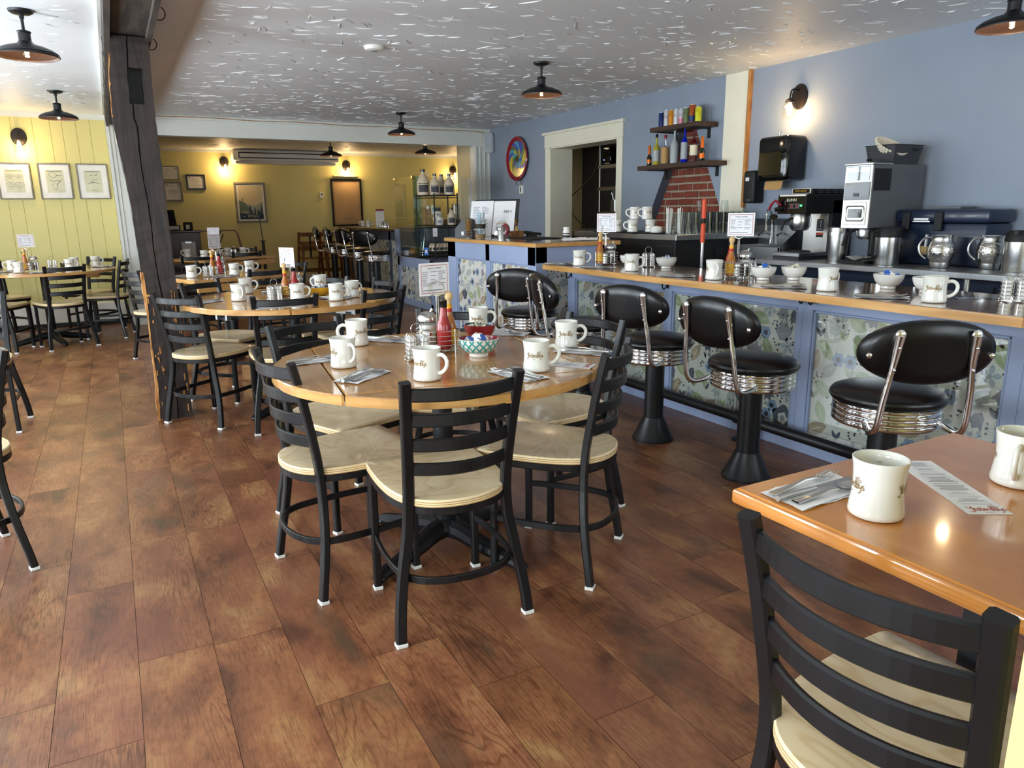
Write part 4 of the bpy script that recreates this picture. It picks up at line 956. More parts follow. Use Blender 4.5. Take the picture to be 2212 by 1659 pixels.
mugs = [  # x, y, z, handle angle, label, group
 (.67, 2.49, ZT, hr(.67, 2.49, -60), 'cream diner mug with its handle facing the camera, left on the front round table', 0),
 (.84, 2.89, ZT, hr(.84, 2.89, 190), 'cream diner mug with handle to the left, back left of the front round table', 0),
 (.85, 2.15, ZT, hr(.85, 2.15, -35), 'cream diner mug in front of the wire jam caddy on the front round table', 0),
 (1.22, 2.08, ZT, hr(1.22, 2.08, 0), 'cream diner mug with full gold logo, on the menu strip of the front table', 0),
 (1.54, 2.39, ZT, hr(1.54, 2.39, 5), 'cream diner mug at the far right rim of the front round table', 0),
 (1.43, 2.96, ZT, hr(1.43, 2.96, -5), 'cream diner mug behind the red sugar bowl on the front round table', 0),
 (1.13, .742, ZT, R(36), 'large-looking cream mug nearest the camera on the orange-brown table', 0),
 (1.50, .70, ZT, R(200), 'cream mug cut by the right frame edge on the orange-brown table', 0),
 (.66, 4.83, ZT, hr(.66, 4.83, -70), 'cream mug with handle towards the camera, left on the second round table', 1),
 (.77, 5.25, ZT, hr(.77, 5.25, 0), 'cream mug just behind the handle-forward mug on the second round table', 1),
 (.98, 4.62, ZT, hr(.98, 4.62, 5), 'cream mug in front of the hot sauce on the second round table', 1),
 (1.19, 4.50, ZT, hr(1.19, 4.50, 5), 'cream mug right of the yellow bowl on the second round table', 1),
 (1.33, 4.62, ZT, hr(1.33, 4.62, 40), 'cream mug at the right rim of the second round table', 1),
 (1.27, 5.20, ZT, hr(1.27, 5.20, 150), 'cream mug at the back right of the second round table, behind the bowl', 1),
 (.575, 6.88, ZT, hr(.57, 6.88, 0), 'cream mug on the near corner of the square table beside the post', 1),
 (.93, 6.92, ZT, hr(.93, 6.92, 10), 'cream mug right of the condiments on the square table past the post', 1),
 (1.11, 7.22, ZT, hr(1.11, 7.22, 0), 'cream mug at the far right of the square table past the post', 1),
 (.84, 10.3, ZT, hr(.84, 10.3, 175), 'cream mug with handle to the left on the far table', 2),
 (.98, 9.75, ZT, hr(.98, 9.75, -20), 'cream mug at the near corner of the far table', 2),
 (1.52, 10.3, ZT, hr(1.52, 10.3, 0), 'cream mug at the right end of the far table', 2),
 (1.33, 10.28, ZT, hr(1.33, 10.28, 170), 'cream mug beside the jam caddy on the far table', 2),
 (-.83, 8.55, ZT, hr(-.83, 8.55, -80), 'cream mug with handle towards the camera on the wall table', 2),
 (-.92, 8.95, ZT, hr(-.92, 8.95, 180), 'cream mug behind the handle-forward mug on the wall table', 2),
 (-.41, 8.76, ZT, hr(-.41, 8.76, 0), 'cream mug beside the black basket on the wall table', 2),
 (-.38, 9.12, ZT, hr(-.38, 9.12, 60), 'cream mug at the back of the wall table, behind the basket', 2),
 (-.185, 9.2, ZT, hr(-.185, 9.2, 0), 'cream mug at the right rim of the wall table', 2),
 (2.85, 4.26, .9155, hr(2.85, 4.26, 0), 'cream mug at the left end of the lunch counter', 3),
 (2.85, 3.67, .9155, hr(2.85, 3.67, 0), 'cream mug left of the ribbed creamer bowl on the lunch counter', 3),
 (2.86, 2.96, .9155, hr(2.86, 2.96, -75), 'cream mug with handle towards the camera on the lunch counter', 3),
 (2.88, 2.25, .9155, hr(2.88, 2.25, 55), 'cream mug showing a plain side, middle of the right half of the counter', 3),
 (2.87, 1.74, .9155, hr(2.87, 1.74, 0), 'cream mug with full gold logo at the right end of the counter', 3),
 (3.98, 5.35, 1.091, hr(4, 5.3, 170), 'cream mug at the left of the stacked mugs on the black cabinet', 4),
 (4.02, 5.18, 1.091, hr(4, 5.2, 175), 'cream mug with logo in the lower row on the black cabinet', 4),
 (4.12, 5.06, 1.091, hr(4.1, 5.05, 120), 'cream mug at the right of the lower row on the black cabinet', 4),
 (4.08, 5.23, 1.199, hr(4.06, 5.25, 170), 'cream mug on the left of the upper row on the black cabinet', 4),
 (4.12, 5.11, 1.199, hr(4.07, 5.1, 175), 'cream mug on the right of the upper row on the black cabinet', 4),
 (4.05, 13.1, 1.051, hr(4, 13.1, 180), 'cream mug at the left of the pair on the back bar', 2),
 (3.92, 12.37, 1.051, hr(3.92, 12.4, 0), 'cream mug at the right of the pair on the back bar', 2),
 (3.93, 11.75, 1.051, hr(3.9, 11.7, 180), 'cream mug beside the steel caddy on the back bar', 2)]
MG = ['mugs on the near tables', 'mugs on the middle tables', 'mugs on the distant tables', 'mugs on the lunch counter', 'mugs stacked on the black cabinet']
for i, (x, y, z, a, lab, g) in enumerate(mugs):
    if i == 0: MUG.location = (x, y, z); MUG.rotation_euler = (0, 0, a); MUG['label'] = lab; MUG['group'] = MG[g]
    else: dup(MUG, (x, y, z), a, lab, MG[g])

# ------------------------------------------------------------ cutlery on folded paper napkins
def mk_napkin(seed):
    rnd = random.Random(seed); V = []; F = []; nx, ny = 9, 6; w, d = .20, .10
    for lay in (0, 1):
        for j in range(ny+1):
            for i in range(nx+1):
                u, v = i/nx-.5, j/ny-.5; e = max(abs(u), abs(v))*2
                V.append((u*w+v*.01*lay+rnd.uniform(-.0015, .0015), v*d*(1-.06*lay)+.01*u*lay+rnd.uniform(-.001, .001), .0006+.0016*lay+(.002*rnd.random() if e > .85 else 0)+.0008*sin(u*9+seed)))
    n = (nx+1)*(ny+1)
    for lay in (0, 1):
        for j in range(ny):
            for i in range(nx): a = lay*n+j*(nx+1)+i; F.append((a, a+1, a+nx+2, a+nx+1))
    mb = MB(); mb.add(V, F, 'napkin', True); return mb
def mk_fork():
    mb = MB(); m = 'steel'
    pts = [(-.095, .0), (-.05, .003), (0, .008), (.035, .006), (.05, .004)]; w = [.0095, .0065, .0038, .004, .011]
    def strip(pts, w, th=.0022):
        V = []; F = []
        for (x, z), ww in zip(pts, w): V += [(x, -ww, z), (x, ww, z), (x, ww*.8, z+th), (x, -ww*.8, z+th)]
        n = len(pts)
        for i in range(n-1):
            for q in range(4): F.append((4*i+q, 4*i+(q+1) % 4, 4*i+4+(q+1) % 4, 4*i+4+q))
        F += [(3, 2, 1, 0), (4*n-4, 4*n-3, 4*n-2, 4*n-1)]; mb.add(V, F, m, True)
    strip([(-.099, .001), (-.092, .001), (-.05, .0035), (0, .009), (.03, .007), (.046, .004), (.056, .0035)], [.006, .0098, .007, .0036, .0042, .011, .0125])
    for k in range(4):
        y = -.0105+k*.007; mb.tube([(.054, y, .0045), (.072, y, .005), (.088, y, .0085), (.096, y*.98, .011)], [.0017, .0016, .0013, .0006], m, 6)
    return mb
def mk_knife():
    mb = MB(); m = 'steel'
    mb.tube([(-.105, 0, .005), (-.09, 0, .0055), (-.04, 0, .0055), (.0, 0, .005)], [.006, .0062, .0052, .004], m, 8)
    bl = [(.0, -.006), (.07, -.008), (.10, -.005), (.108, .002), (.10, .006), (.0, .006)]; mb.prism(bl, .0045, .006, m); return mb
def mk_spoon():
    mb = MB(); m = 'steel'
    P = [(-.09, .001, .0095), (-.085, .001, .0095), (-.045, .0035, .0065), (0, .008, .0034), (.025, .006, .004)]
    V = []; F = []
    for x, z, w in P: V += [(x, -w, z), (x, w, z), (x, w*.8, z+.0022), (x, -w*.8, z+.0022)]
    for i in range(4):
        for q in range(4): F.append((4*i+q, 4*i+(q+1) % 4, 4*i+4+(q+1) % 4, 4*i+4+q))
    mb.add(V, F, m, True)
    for sc, th in ((1, 0), (.96, .0012)):
        V = []; F = []; n = 16
        for r in (1, .75, .4, .05):
            for k in range(n): a = 2*pi*k/n; V.append((.053+.030*r*cos(a)*sc, .0185*r*sin(a)*(1-.12*cos(a))*sc, .0015+.006*r*r+th))
        for i in range(3):
            for k in range(n): F.append((i*n+k, i*n+(k+1) % n, (i+1)*n+(k+1) % n, (i+1)*n+k))
        F.append([3*n+k for k in range(n)]); mb.add(V, F, m, True)
    return mb
PROTO = {}
def setting(x, y, z, ang, where, flip=1, spread=1.0, nap=1):
    a = R(ang); c, s = cos(a), sin(a)
    def put(kind, maker, dx, dy, dz, da, lab, cat):
        X, Y = x+dx*c-dy*s, y+dx*s+dy*c; loc = (X, Y, z+dz); rz = a+da
        if kind not in PROTO: PROTO[kind] = maker().build(kind, None, loc, (0, 0, rz), 50); o = tag(PROTO[kind], lab, cat)
        else: o = dup(PROTO[kind], loc, rz, lab)
        o['group'] = cat+' of the place settings'
    put('paper_napkin', lambda: mk_napkin(4), 0, 0, 0, 0, 'white folded paper napkin '+where, 'napkin')
    put('dinner_fork', mk_fork, .0, .030*flip, .0048, .05*flip, 'steel fork on the napkin '+where, 'fork')
    put('table_knife', mk_knife, -.005, .0, .004, 0, 'steel table knife on the napkin '+where, 'knife')
    put('teaspoon', mk_spoon, .0, -.028*flip, .0048, -.05*flip, 'steel teaspoon on the napkin '+where, 'spoon')
settings = [(.68, 2.30, ZT, 38, 'front left of the front round table'), (.615, 2.65, ZT, 4, 'beside the leaf seam of the front round table'), (1.13, 2.045, ZT, 100, 'in front of the menu strip on the front table'),
 (.985, 2.93, ZT, -48, 'at the back of the front round table'), (1.535, 2.27, ZT, 125, 'at the right rim of the front round table'), (1.485, 2.80, ZT, -45, 'behind the bowls of the front round table'),
 (1.13, .865, ZT, 1, 'beside the near mug on the orange-brown table'),
 (.47, 4.85, ZT, 35, 'at the left rim of the second round table'), (1.21, 4.60, ZT, -40, 'beside the yellow bowl of the second round table'), (.97, 5.17, ZT, -20, 'at the back of the second round table'), (.78, 4.46, ZT, 0, 'behind the near chair of the second round table'), (1.42, 4.95, ZT, 100, 'at the far right of the second round table'),
 (.52, 7.06, ZT, 20, 'left of the mug on the square table'), (.83, 6.78, ZT, 20, 'in front of the condiments on the square table'),
 (.80, 10.0, ZT, 30, 'at the left end of the far table'), (1.42, 10.05, ZT, 30, 'at the right of the far table'),
 (-1.0, 8.72, ZT, 20, 'at the left of the wall table'), (-.62, 8.44, ZT, 0, 'behind the near chair of the wall table'), (-.12, 9.0, ZT, -20, 'at the right rim of the wall table'),
 (2.79, 4.42, .9155, -30, 'at the left end of the lunch counter'), (2.81, 3.99, .9155, -35, 'before the condiment rack at the left of the counter'), (2.81, 3.20, .9155, -40, 'in the middle of the lunch counter'), (2.83, 2.45, .9155, -45, 'before the diamond-patterned bowl on the counter'), (2.84, 1.94, .9155, -50, 'near the right end of the lunch counter')]
for x, y, z, a, w in settings: setting(x, y, z, a, w)

# ------------------------------------------------------------ menu cards
def menu_lines(mb, M, w, h, cols, rnd, ink='grey_ink', y0=.78, y1=.2, lh=.05):
    y = y0
    while y > y1:
        for c in range(cols):
            if rnd.random() < .8:
                a = -w/2+w*(.1+c*.8/cols); L = w*.8/cols*rnd.uniform(.5, .9); yy = h*(y-.5)
                mb.add([(a, yy, .0004), (a+L, yy, .0004), (a+L, yy+h*lh*.35, .0004), (a, yy+h*lh*.35, .0004)], [(0, 1, 2, 3)], ink, False, M)
        y -= lh
def menu_card(x, y, z, yaw, tilt, lab, w=.14, h=.125):
    mb = MB(); M = Matrix.Identity(4)
    mb.box((-w/2, -h/2, -.0012), (w/2, h/2, 0), 'paper')
    b = .06*w
    for s in (-1, 1):
        for zz, mm in ((.0003, 'red_ink'),):
            for q in (zz,): mb.add([(s*(w/2-b), -h/2+b, q), (s*(w/2-b-.0022), -h/2+b, q), (s*(w/2-b-.0022), h/2-b, q), (s*(w/2-b), h/2-b, q)], [(0, 1, 2, 3)], mm); mb.add([(-w/2+b, s*(h/2-b), q), (w/2-b, s*(h/2-b), q), (w/2-b, s*(h/2-b-.0022), q), (-w/2+b, s*(h/2-b-.0022), q)], [(0, 1, 2, 3)], mm)
    text_into(mb, "TAKE IT HOME!", h*.075, 'dark_ink', Matrix.Translation((0, h*.33, .0005)))
    menu_lines(mb, M, w, h, 3, random.Random(5), 'grey_ink', .72, .24, .06); menu_lines(mb, M, w, h, 1, random.Random(6), 'dark_ink', .15, .13, .06)
    back = Matrix.Translation((0, 0, -.0012)) @ Matrix.Rotation(pi, 4, 'Y'); menu_lines(mb, back, w, h, 2, random.Random(8), 'grey_ink', .8, .2, .06)
    o = mb.build('menu_card', None, (x, y, z), (R(90+tilt), 0, yaw)); tag(o, lab, 'menu card', 'menu cards held up by rack rings'); return o
# yaw 0 faces -Y
for x, y, z, yaw, tl, lab in ((1.085, 2.63, 1.037, 12, 0, 'white menu card with red border above the front round table'), (.965, 4.78, 1.02, -62, 0, 'menu card seen almost edge-on above the second round table'), (.80, 7.01, 1.06, 40, 0, 'narrow-looking white menu card above the square table'),
    (1.14, 9.99, 1.07, -10, 0, 'white menu card above the far table in front of the register stand'), (-.75, 8.74, 1.06, 12, 0, 'white menu card against the yellow board wall'),
    (3.04, 4.21, 1.205, -55, 0, 'menu card with red border at the left of the lunch counter, before the doorway'), (3.04, 2.96, 1.205, -48, 0, 'menu card with red border in the middle of the lunch counter, before the sink')):
    menu_card(x, y, z, R(yaw), tl, lab)

# ------------------------------------------------------------ condiments
mat('ketchup', '8e1410', .25, var=.1, coat=.3); mat('hotsauce', 'a8621c', .2, var=.2, coat=.3); mat('label_yellow', 'e0a81c', .5, var=.2, scale=60); mat('label_red', 'b01c1c', .5, var=.1)
mat('wood_ball', 'cfae7a', .5); mat('sugar', 'e6e2d8', .9); mat('pepper', '3a2a20', .9, var=.4, scale=300); glass_mat('jar_glass', (.95, .97, .97), .05, .02)
mat('amber_clear', 'b89a78', .2, var=.1, alpha=.65)
def mk_rack():
    t = thing('condiment_rack', 'rack', 'rack'); mb = MB(); r = .088
    for z in (.012, .03, .048, .066, .084): mb.torus((0, 0, z), r, .0016, 'chrome', 32, 6)
    for k in range(4):
        a = pi/4+k*pi/2; mb.tube([(r*1.02*cos(a), r*1.02*sin(a), 0), (r*1.02*cos(a), r*1.02*sin(a), .09)], .0022, 'chrome', 6)
    for k in range(-4, 5): x = k*.018; l = sqrt(max(0, r*r-x*x)); mb.tube([(x, -l, .01), (x, l, .01)], .0012, 'chrome', 4)
    mb.build('wire_basket', t)
    mb = MB()
    for s in (-.004, .004): mb.tube([(s, 0, .01), (s, 0, .20), (s*.8, 0, .215)], .0022, 'chrome', 6)
    mb.build('stem', t)
    mb = MB(); mb.torus((0, 0, .242), .028, .0018, 'chrome', 28, 6, axis='Y'); mb.torus((0, .005, .242), .028, .0018, 'chrome', 28, 6, axis='Y'); mb.build('card_ring', t)
    return t
def mk_ketchup():
    t = thing('ketchup_bottle', 'x', 'bottle'); mb = MB(); mb.lathe([(.02, 0), (.027, .002), (.0275, .01), (.0275, .085), (.024, .1), (.016, .125), (.013, .15), (.0125, .168)], 'ketchup', 24); mb.build('bottle_body', t)
    mb = MB(); mb.lathe([(.0279, .02), (.0279, .075)], 'label_red', 24, cap=False); mb.build('paper_label', t)
    mb = MB(); mb.lathe([(.0145, .162), (.0150, .164), (.0145, .19), (.008, .192), (.001, .193)], 'gloss_black', 20); mb.build('cap', t); return t
def mk_hot():
    t = thing('hot_sauce_bottle', 'x', 'bottle'); mb = MB(); mb.lathe([(.02, 0), (.0255, .003), (.026, .01), (.026, .075), (.022, .098), (.012, .125), (.0105, .15), (.011, .168)], 'hotsauce', 24); mb.build('bottle_body', t)
    mb = MB(); mb.lathe([(.0264, .015), (.0264, .07)], 'label_yellow', 24, cap=False); mb.lathe([(.0115, .135), (.0115, .15)], 'label_red', 20, cap=False); mb.lathe([(.0117, .15), (.0117, .168)], 'label_yellow', 20, cap=False); mb.build('paper_label', t)
    mb = MB(); mb.lathe([(.009, .166), (.010, .172), (.0085, .178), (.013, .184), (.0165, .195), (.0150, .207), (.009, .214), (.001, .216)], 'wood_ball', 20); mb.build('wooden_cap', t, ang=70); return t
def mk_sugar():
    t = thing('sugar_pourer', 'x', 'sugar pourer'); mb = MB(); mb.lathe([(.034, 0), (.037, .003), (.036, .03), (.034, .06), (.036, .1), (.036, .108)], 'jar_glass', 28, cap=False); mb.build('glass_jar', t)
    mb = MB(); mb.lathe([(.032, .004), (.0335, .02), (.032, .06), (.0335, .085), (.001, .087)], 'sugar', 24); mb.build('sugar_fill', t)
    mb = MB(); mb.lathe([(.039, .1), (.040, .108), (.038, .118), (.028, .13), (.012, .136), (.001, .137)], 'steel', 28); mb.cyl((.012, 0, .13), (.022, 0, .146), .007, 'steel', 10); mb.build('dome_lid', t, ang=50); return t
def mk_shaker(fill):
    t = thing('pepper_shaker' if fill == 'pepper' else 'salt_shaker', 'x', 'shaker'); mb = MB(); mb.lathe([(.018, 0), (.0205, .003), (.019, .03), (.0175, .055)], 'jar_glass', 18, cap=False); mb.build('glass_jar', t)
    mb = MB(); mb.lathe([(.0165, .003), (.0165, .045), (.001, .046)], fill, 16); mb.build('fill', t)
    mb = MB(); mb.lathe([(.0195, .053), (.0195, .066), (.015, .074), (.001, .077)], 'steel', 18); mb.build('screw_cap', t, ang=50); return t
def mk_caddy():
    t = thing('jam_caddy', 'x', 'caddy'); mb = MB(); w = .044
    for cx in (-.024, .024):
        for cy in (-.022, .022):
            for z in (.008, .024, .04, .056, .072): mb.tube([(cx-.019, cy-.019, z), (cx+.019, cy-.019, z), (cx+.019, cy+.019, z), (cx-.019, cy+.019, z)], .0011, 'chrome', 5, True)
            for sx, sy in ((0, -1), (0, 1)):
                q = [Vector(p) for p in ((cx-.009, cy+.0195*sy, .006), (cx-.009, cy+.0195*sy, .085), (cx-.005, cy+.0195*sy, .092), (cx+.005, cy+.0195*sy, .092), (cx+.009, cy+.0195*sy, .085), (cx+.009, cy+.0195*sy, .006))]; mb.tube(q, .0014, 'chrome', 5)
            mb.tube([(cx-.018, cy, .006), (cx+.018, cy, .006)], .0012, 'chrome', 5)
    for sx in (-1, 1):
        for sy in (-1, 1): mb.sphere((sx*.04, sy*.04, .004), .004, 'chrome', 8, 5)
    mb.build('wire_basket', t)
    mb = MB(); mb.tube([(0, 0, .006), (0, 0, .09)], .002, 'chrome', 6); mb.torus((0, 0, .112), .021, .0017, 'chrome', 24, 6, axis='Y'); mb.build('ring_handle', t); return t
TUB = None; JG = 'jam tubs stacked in the wire caddies'
def caddy(x, y, z, a, where, full=True):
    global TUB
    t = PROTO.get('caddy')
    if t is None: t = PROTO['caddy'] = mk_caddy(); t.location = (x, y, z); t.rotation_euler = (0, 0, a); t['label'] = 'square chrome wire jam caddy '+where
    else: t = dup(t, (x, y, z), a, 'square chrome wire jam caddy '+where)
    t['group'] = 'wire jam caddies'
    c, s = cos(a), sin(a)
    for cx, cy in ((-.024, -.022), (.024, -.022), (-.024, .022), (.024, .022)):
        n = 5 if cy < 0 or full else 0
        for k in range(n):
            loc = (x+cx*c-cy*s, y+cx*s+cy*c, z+.0085+k*.0152)
            if TUB is None:
                mb = MB(); mb.box((-.014, -.014, 0), (.014, .014, .0125), 'white_plastic', bev=.002); mb.box((-.0165, -.0165, .0125), (.0165, .0165, .0142), 'paper'); TUB = mb.build('jam_tub', None, loc, (0, 0, a)); tag(TUB, 'small white jam tub stacked in the wire caddy '+where, 'jam tub', JG)
            else: dup(TUB, loc, a, 'small white jam tub stacked in the wire caddy '+where)
def put(kind, mk, x, y, z, a, lab, group):
    if kind not in PROTO:
        t = PROTO[kind] = mk(); t.location = (x, y, z); t.rotation_euler = (0, 0, a); t['label'] = lab; t['group'] = group; return t
    return dup(PROTO[kind], (x, y, z), a, lab, group)
racks = [(1.085, 2.61, ZT, 'on the front round table'), (.98, 4.79, ZT, 'on the second round table'), (.80, 7.02, ZT, 'on the square table past the post'), (1.15, 10.0, ZT, 'on the far table'), (-.75, 8.75, ZT, 'on the wall table'), (3.04, 4.22, .9155, 'at the left of the lunch counter'), (3.04, 2.97, .9155, 'in the middle of the lunch counter')]
for i, (x, y, z, w) in enumerate(racks):
    a = hr(x, y)
    put('rack', mk_rack, x, y, z, a, 'round chrome wire condiment rack '+w, 'wire condiment racks')
    c, s = cos(a), sin(a); P = lambda u, v: (x+u*c-v*s, y+u*s+v*c)
    px, py = P(.022, -.045) if i < 3 else P(-.038, .012); put('ketchup', mk_ketchup, px, py, z+.012, a, 'red sauce bottle with black cap in the rack '+w, 'red sauce bottles')
    px, py = P(.045, .018) if i == 0 else P(-.035, -.040); put('hot', mk_hot, px, py, z+.012, a, 'hot sauce bottle with round wooden cap in the rack '+w, 'hot sauce bottles')
    px, py = P(-.042, .04) if i == 0 else P(.038, .030); put('sugar', mk_sugar, px, py, z+.012, a, 'glass sugar pourer with steel dome lid in the rack '+w, 'sugar pourers')
    px, py = P(-.045, -.035) if i == 0 else P(.0, -.052); put('salt', lambda: mk_shaker('sugar'), px+.0, py, z+.012, a, 'glass salt shaker in the rack '+w, 'salt shakers')
    px, py = P(-.002, .055) if i == 0 else P(.045, -.028); put('pepper', lambda: mk_shaker('pepper'), px, py, z+.012, a, 'glass pepper shaker in the rack '+w, 'pepper shakers')
caddy(.945, 2.48, ZT, hr(.945, 2.48, 8), 'on the front round table'); caddy(.86, 4.72, ZT, hr(.86, 4.7, 10), 'on the second round table'); caddy(.71, 6.90, ZT, hr(.7, 6.9, 5), 'on the square table past the post'); caddy(1.37, 10.12, ZT, hr(1.4, 10, 0), 'on the far table'); caddy(-.57, 8.92, ZT, hr(-.57, 8.9, 0), 'on the wall table')
caddy(3.15, 3.88, .9155, hr(3.15, 3.9, 5), 'left of the ribbed bowl on the counter'); caddy(3.17, 1.60, .9155, hr(3.2, 1.6, 8), 'at the right end of the counter'); caddy(3.20, 3.05, .9155, 0.3, 'behind the middle rack of the counter')
caddy(3.95, 11.55, 1.051, .3, 'on the back bar', False)

# ------------------------------------------------------------ bowls with creamers and sugar packets
mat('teal_glaze', '3f9a92', .25, var=.1, coat=.4); mat('red_glaze', '8e2028', .25, coat=.4, var=.15); mat('navy_glaze', '1f2c55', .3, coat=.4, var=.3, scale=60); mat('yellow_glaze', 'dca32c', .3, coat=.4, var=.06)
def mk_bowl(kind, r=.074, h=.068):
    t = thing('serving_bowl', 'x', 'bowl'); mb = MB(); outc = {'teal': 'ceramic_white', 'red': 'red_glaze', 'yellow': 'yellow_glaze'}.get(kind, 'ceramic_white')
    prof = [(.034*r/.074, 0), (.036*r/.074, .002), (.035*r/.074, .012), (.05*r/.074, .019), (.064*r/.074, .036), (.071*r/.074, .054), (r, h), (r-.0035, h+.001)]
    inn = [(r-.005, h-.003), (.066*r/.074, .05), (.056*r/.074, .033), (.035*r/.074, .02), (.001, .018)]
    if kind in ('ribbed', 'diamond', 'basket'):
        seg = 48; V = []; F = []
        Np = []
        for a, b in zip(prof, prof[1:]):
            for q in range(3): Np.append((a[0]+(b[0]-a[0])*q/3, a[1]+(b[1]-a[1])*q/3))
        Np.append(prof[-1])
        for i, (pr, pz) in enumerate(Np):
            for k in range(seg):
                a = 2*pi*k/seg; e = 0
                if .014 < pz < h-.006:
                    if kind == 'ribbed': e = .0014*cos(24*a)
                    elif kind == 'diamond': e = -.0022*max(max(0, cos(12*a+pz*170))**6, max(0, cos(12*a-pz*170))**6)
                    elif pz > .04: e = .0012*cos(20*a)*cos(pz*600)
                V.append(((pr+e)*cos(a), (pr+e)*sin(a), pz))
        for i in range(len(Np)-1):
            for k in range(seg): F.append((i*seg+k, i*seg+(k+1) % seg, (i+1)*seg+(k+1) % seg, (i+1)*seg+k))
        mb.add(V, F, outc, True); mb.add([(prof[0][0]*cos(2*pi*k/seg), prof[0][0]*sin(2*pi*k/seg), 0) for k in range(seg)], [list(range(seg))[::-1]], outc)
        mb.lathe([prof[-1]]+inn, outc, 40, cap=False)
    else:
        mb.lathe(prof, outc, 40, cap=False); mb.lathe([prof[-1]]+inn, {'teal': 'red_glaze', 'red': 'navy_glaze', 'yellow': 'navy_glaze'}[kind], 40, cap=False)
        mb.add([(prof[0][0]*cos(2*pi*k/40), prof[0][0]*sin(2*pi*k/40), 0) for k in range(40)], [list(range(40))[::-1]], outc)
    mb.build('bowl_body', t, ang=60)
    def surf(z):
        for a, b in zip(prof, prof[1:]):
            if a[1] <= z <= b[1] and b[1] > a[1]: return a[0]+(b[0]-a[0])*(z-a[1])/(b[1]-a[1])
        return prof[-1][0]
    if kind in ('teal', 'yellow'):
        mb = MB(); n = 16; rows = [(.024, .034), (.036, .046), (.048, .058)] if kind == 'teal' else []
        if kind == 'teal':
            for ri in range(3):
                z0 = .022+ri*.0145; zc = z0+.007
                for k in range(n):
                    a0 = 2*pi*(k+(ri % 2)*.5)/n
                    for q in range(4):   # four petals around each centre
                        aa = q*pi/2+pi/4; L_ = .0084; 
                        pts = leaf(cos(aa)*L_*.75, sin(aa)*L_*.75, L_*1.75, L_*.40, aa)
                        mb.add([((surf(zc+py)+.0006)*cos(a0+px/surf(zc)), (surf(zc+py)+.0006)*sin(a0+px/surf(zc)), zc+py) for px, py in pts], [list(range(len(pts)))], 'teal_glaze')
        else:
            for k in range(44):
                for sg in (1, -1):
                    pth = [(.018+.046*i/8) for i in range(9)]; V = []
                    for i, z in enumerate(pth): a = 2*pi*k/44+sg*i*.09; V += [((surf(z)+.0006)*cos(a), (surf(z)+.0006)*sin(a), z), ((surf(z)+.0006)*cos(a+.022), (surf(z)+.0006)*sin(a+.022), z)]
                    mb.add(V, [(2*i, 2*i+1, 2*i+3, 2*i+2) for i in range(8)], 'label_yellow')
        mb.build('glaze_pattern', t)
    return t
mat('foil_blue', '2f62b8', .35, var=.3, scale=120); mat('packet_cream', 'e2dcc0', .6, var=.1)
def mk_creamer():
    t = thing('creamer_cup', 'x', 'creamer'); mb = MB(); mb.lathe([(.0085, 0), (.0125, .017), (.0155, .0175)], 'white_plastic', 16); mb.build('cup', t)
    mb = MB(); mb.lathe([(.0152, .0176), (.0152, .0186), (.001, .0187)], 'foil_blue', 16); mb.lathe([(.0154, .0174), (.0154, .0186)], 'white_plastic', 16, cap=False); mb.build('foil_lid', t); return t
def mk_packet():
    mb = MB(); mb.box((-.025, -.017, -.0018), (.025, .017, .0018), 'packet_cream', bev=.0012); mb.box((-.012, -.01, .0018), (.012, .01, .0021), 'navy_glaze'); o = mb.build('sugar_packet'); return tag(o, 'x', 'sugar packet')
def fill(x, y, z, what, where, n, seed, r=.045, h=.05):
    rnd = random.Random(seed); kind, mk, lab = (('creamer', mk_creamer, 'small white creamer cup heaped in the bowl '+where) if what == 'creamer' else ('packet', mk_packet, 'cream paper sugar packet heaped in the bowl '+where))
    for k in range(n):
        a = 2*pi*k/n*1.0+rnd.uniform(-.3, .3); rr = r*(.75 if k % 3 else .15); loc = (x+rr*cos(a), y+rr*sin(a), z+h+(.011 if k % 3 == 0 else 0)+rnd.uniform(0, .004))
        o = put(kind, mk, *loc, 0, lab, 'creamer cups in the bowls' if what == 'creamer' else 'sugar packets in the bowls')
        o.location = loc; o.rotation_euler = (rnd.uniform(-1.3, 1.3) if what == 'creamer' else rnd.uniform(.2, 1.0), rnd.uniform(-1.0, 1.0) if what == 'creamer' else rnd.uniform(-.5, .5), rnd.uniform(0, 6))
bowls = [('teal', 1.165, 2.415, ZT, 'teal patterned bowl of creamers on the front round table', 'creamer', 'with the teal pattern', 11, .077), ('red', 1.32, 2.72, ZT, 'dark red bowl of sugar packets on the front round table', 'packet', 'with the dark red outside', 10, .068),
 ('yellow', 1.145, 4.72, ZT, 'yellow lattice bowl of creamers on the second round table', 'creamer', 'with the yellow lattice', 8, .078), 
 ('ribbed', 3.17, 3.72, .9155, 'white ribbed bowl of creamers at the left of the counter', 'creamer', 'with vertical ribs on the counter', 7, .068), ('plain', 3.14, 4.08, .9155, 'white bowl partly hidden by the second counter mug', 'packet', 'behind the second counter mug', 5, .062),
 ('basket', 3.09, 2.79, .9155, 'white woven-look bowl of creamers beside the middle rack', 'creamer', 'beside the middle rack', 8, .068), ('diamond', 3.19, 2.71, .9155, 'white diamond-patterned bowl of sugar packets on the counter', 'packet', 'with the diamond pattern', 4, .066),
 ('basket', 3.19, 2.16, .9155, 'white woven-look bowl of creamers toward the right of the counter', 'creamer', 'toward the right of the counter', 8, .072), ('diamond', 3.17, 1.955, .9155, 'white diamond-patterned bowl behind the rightmost counter mug', 'packet', 'behind the rightmost counter mug', 4, .064)]
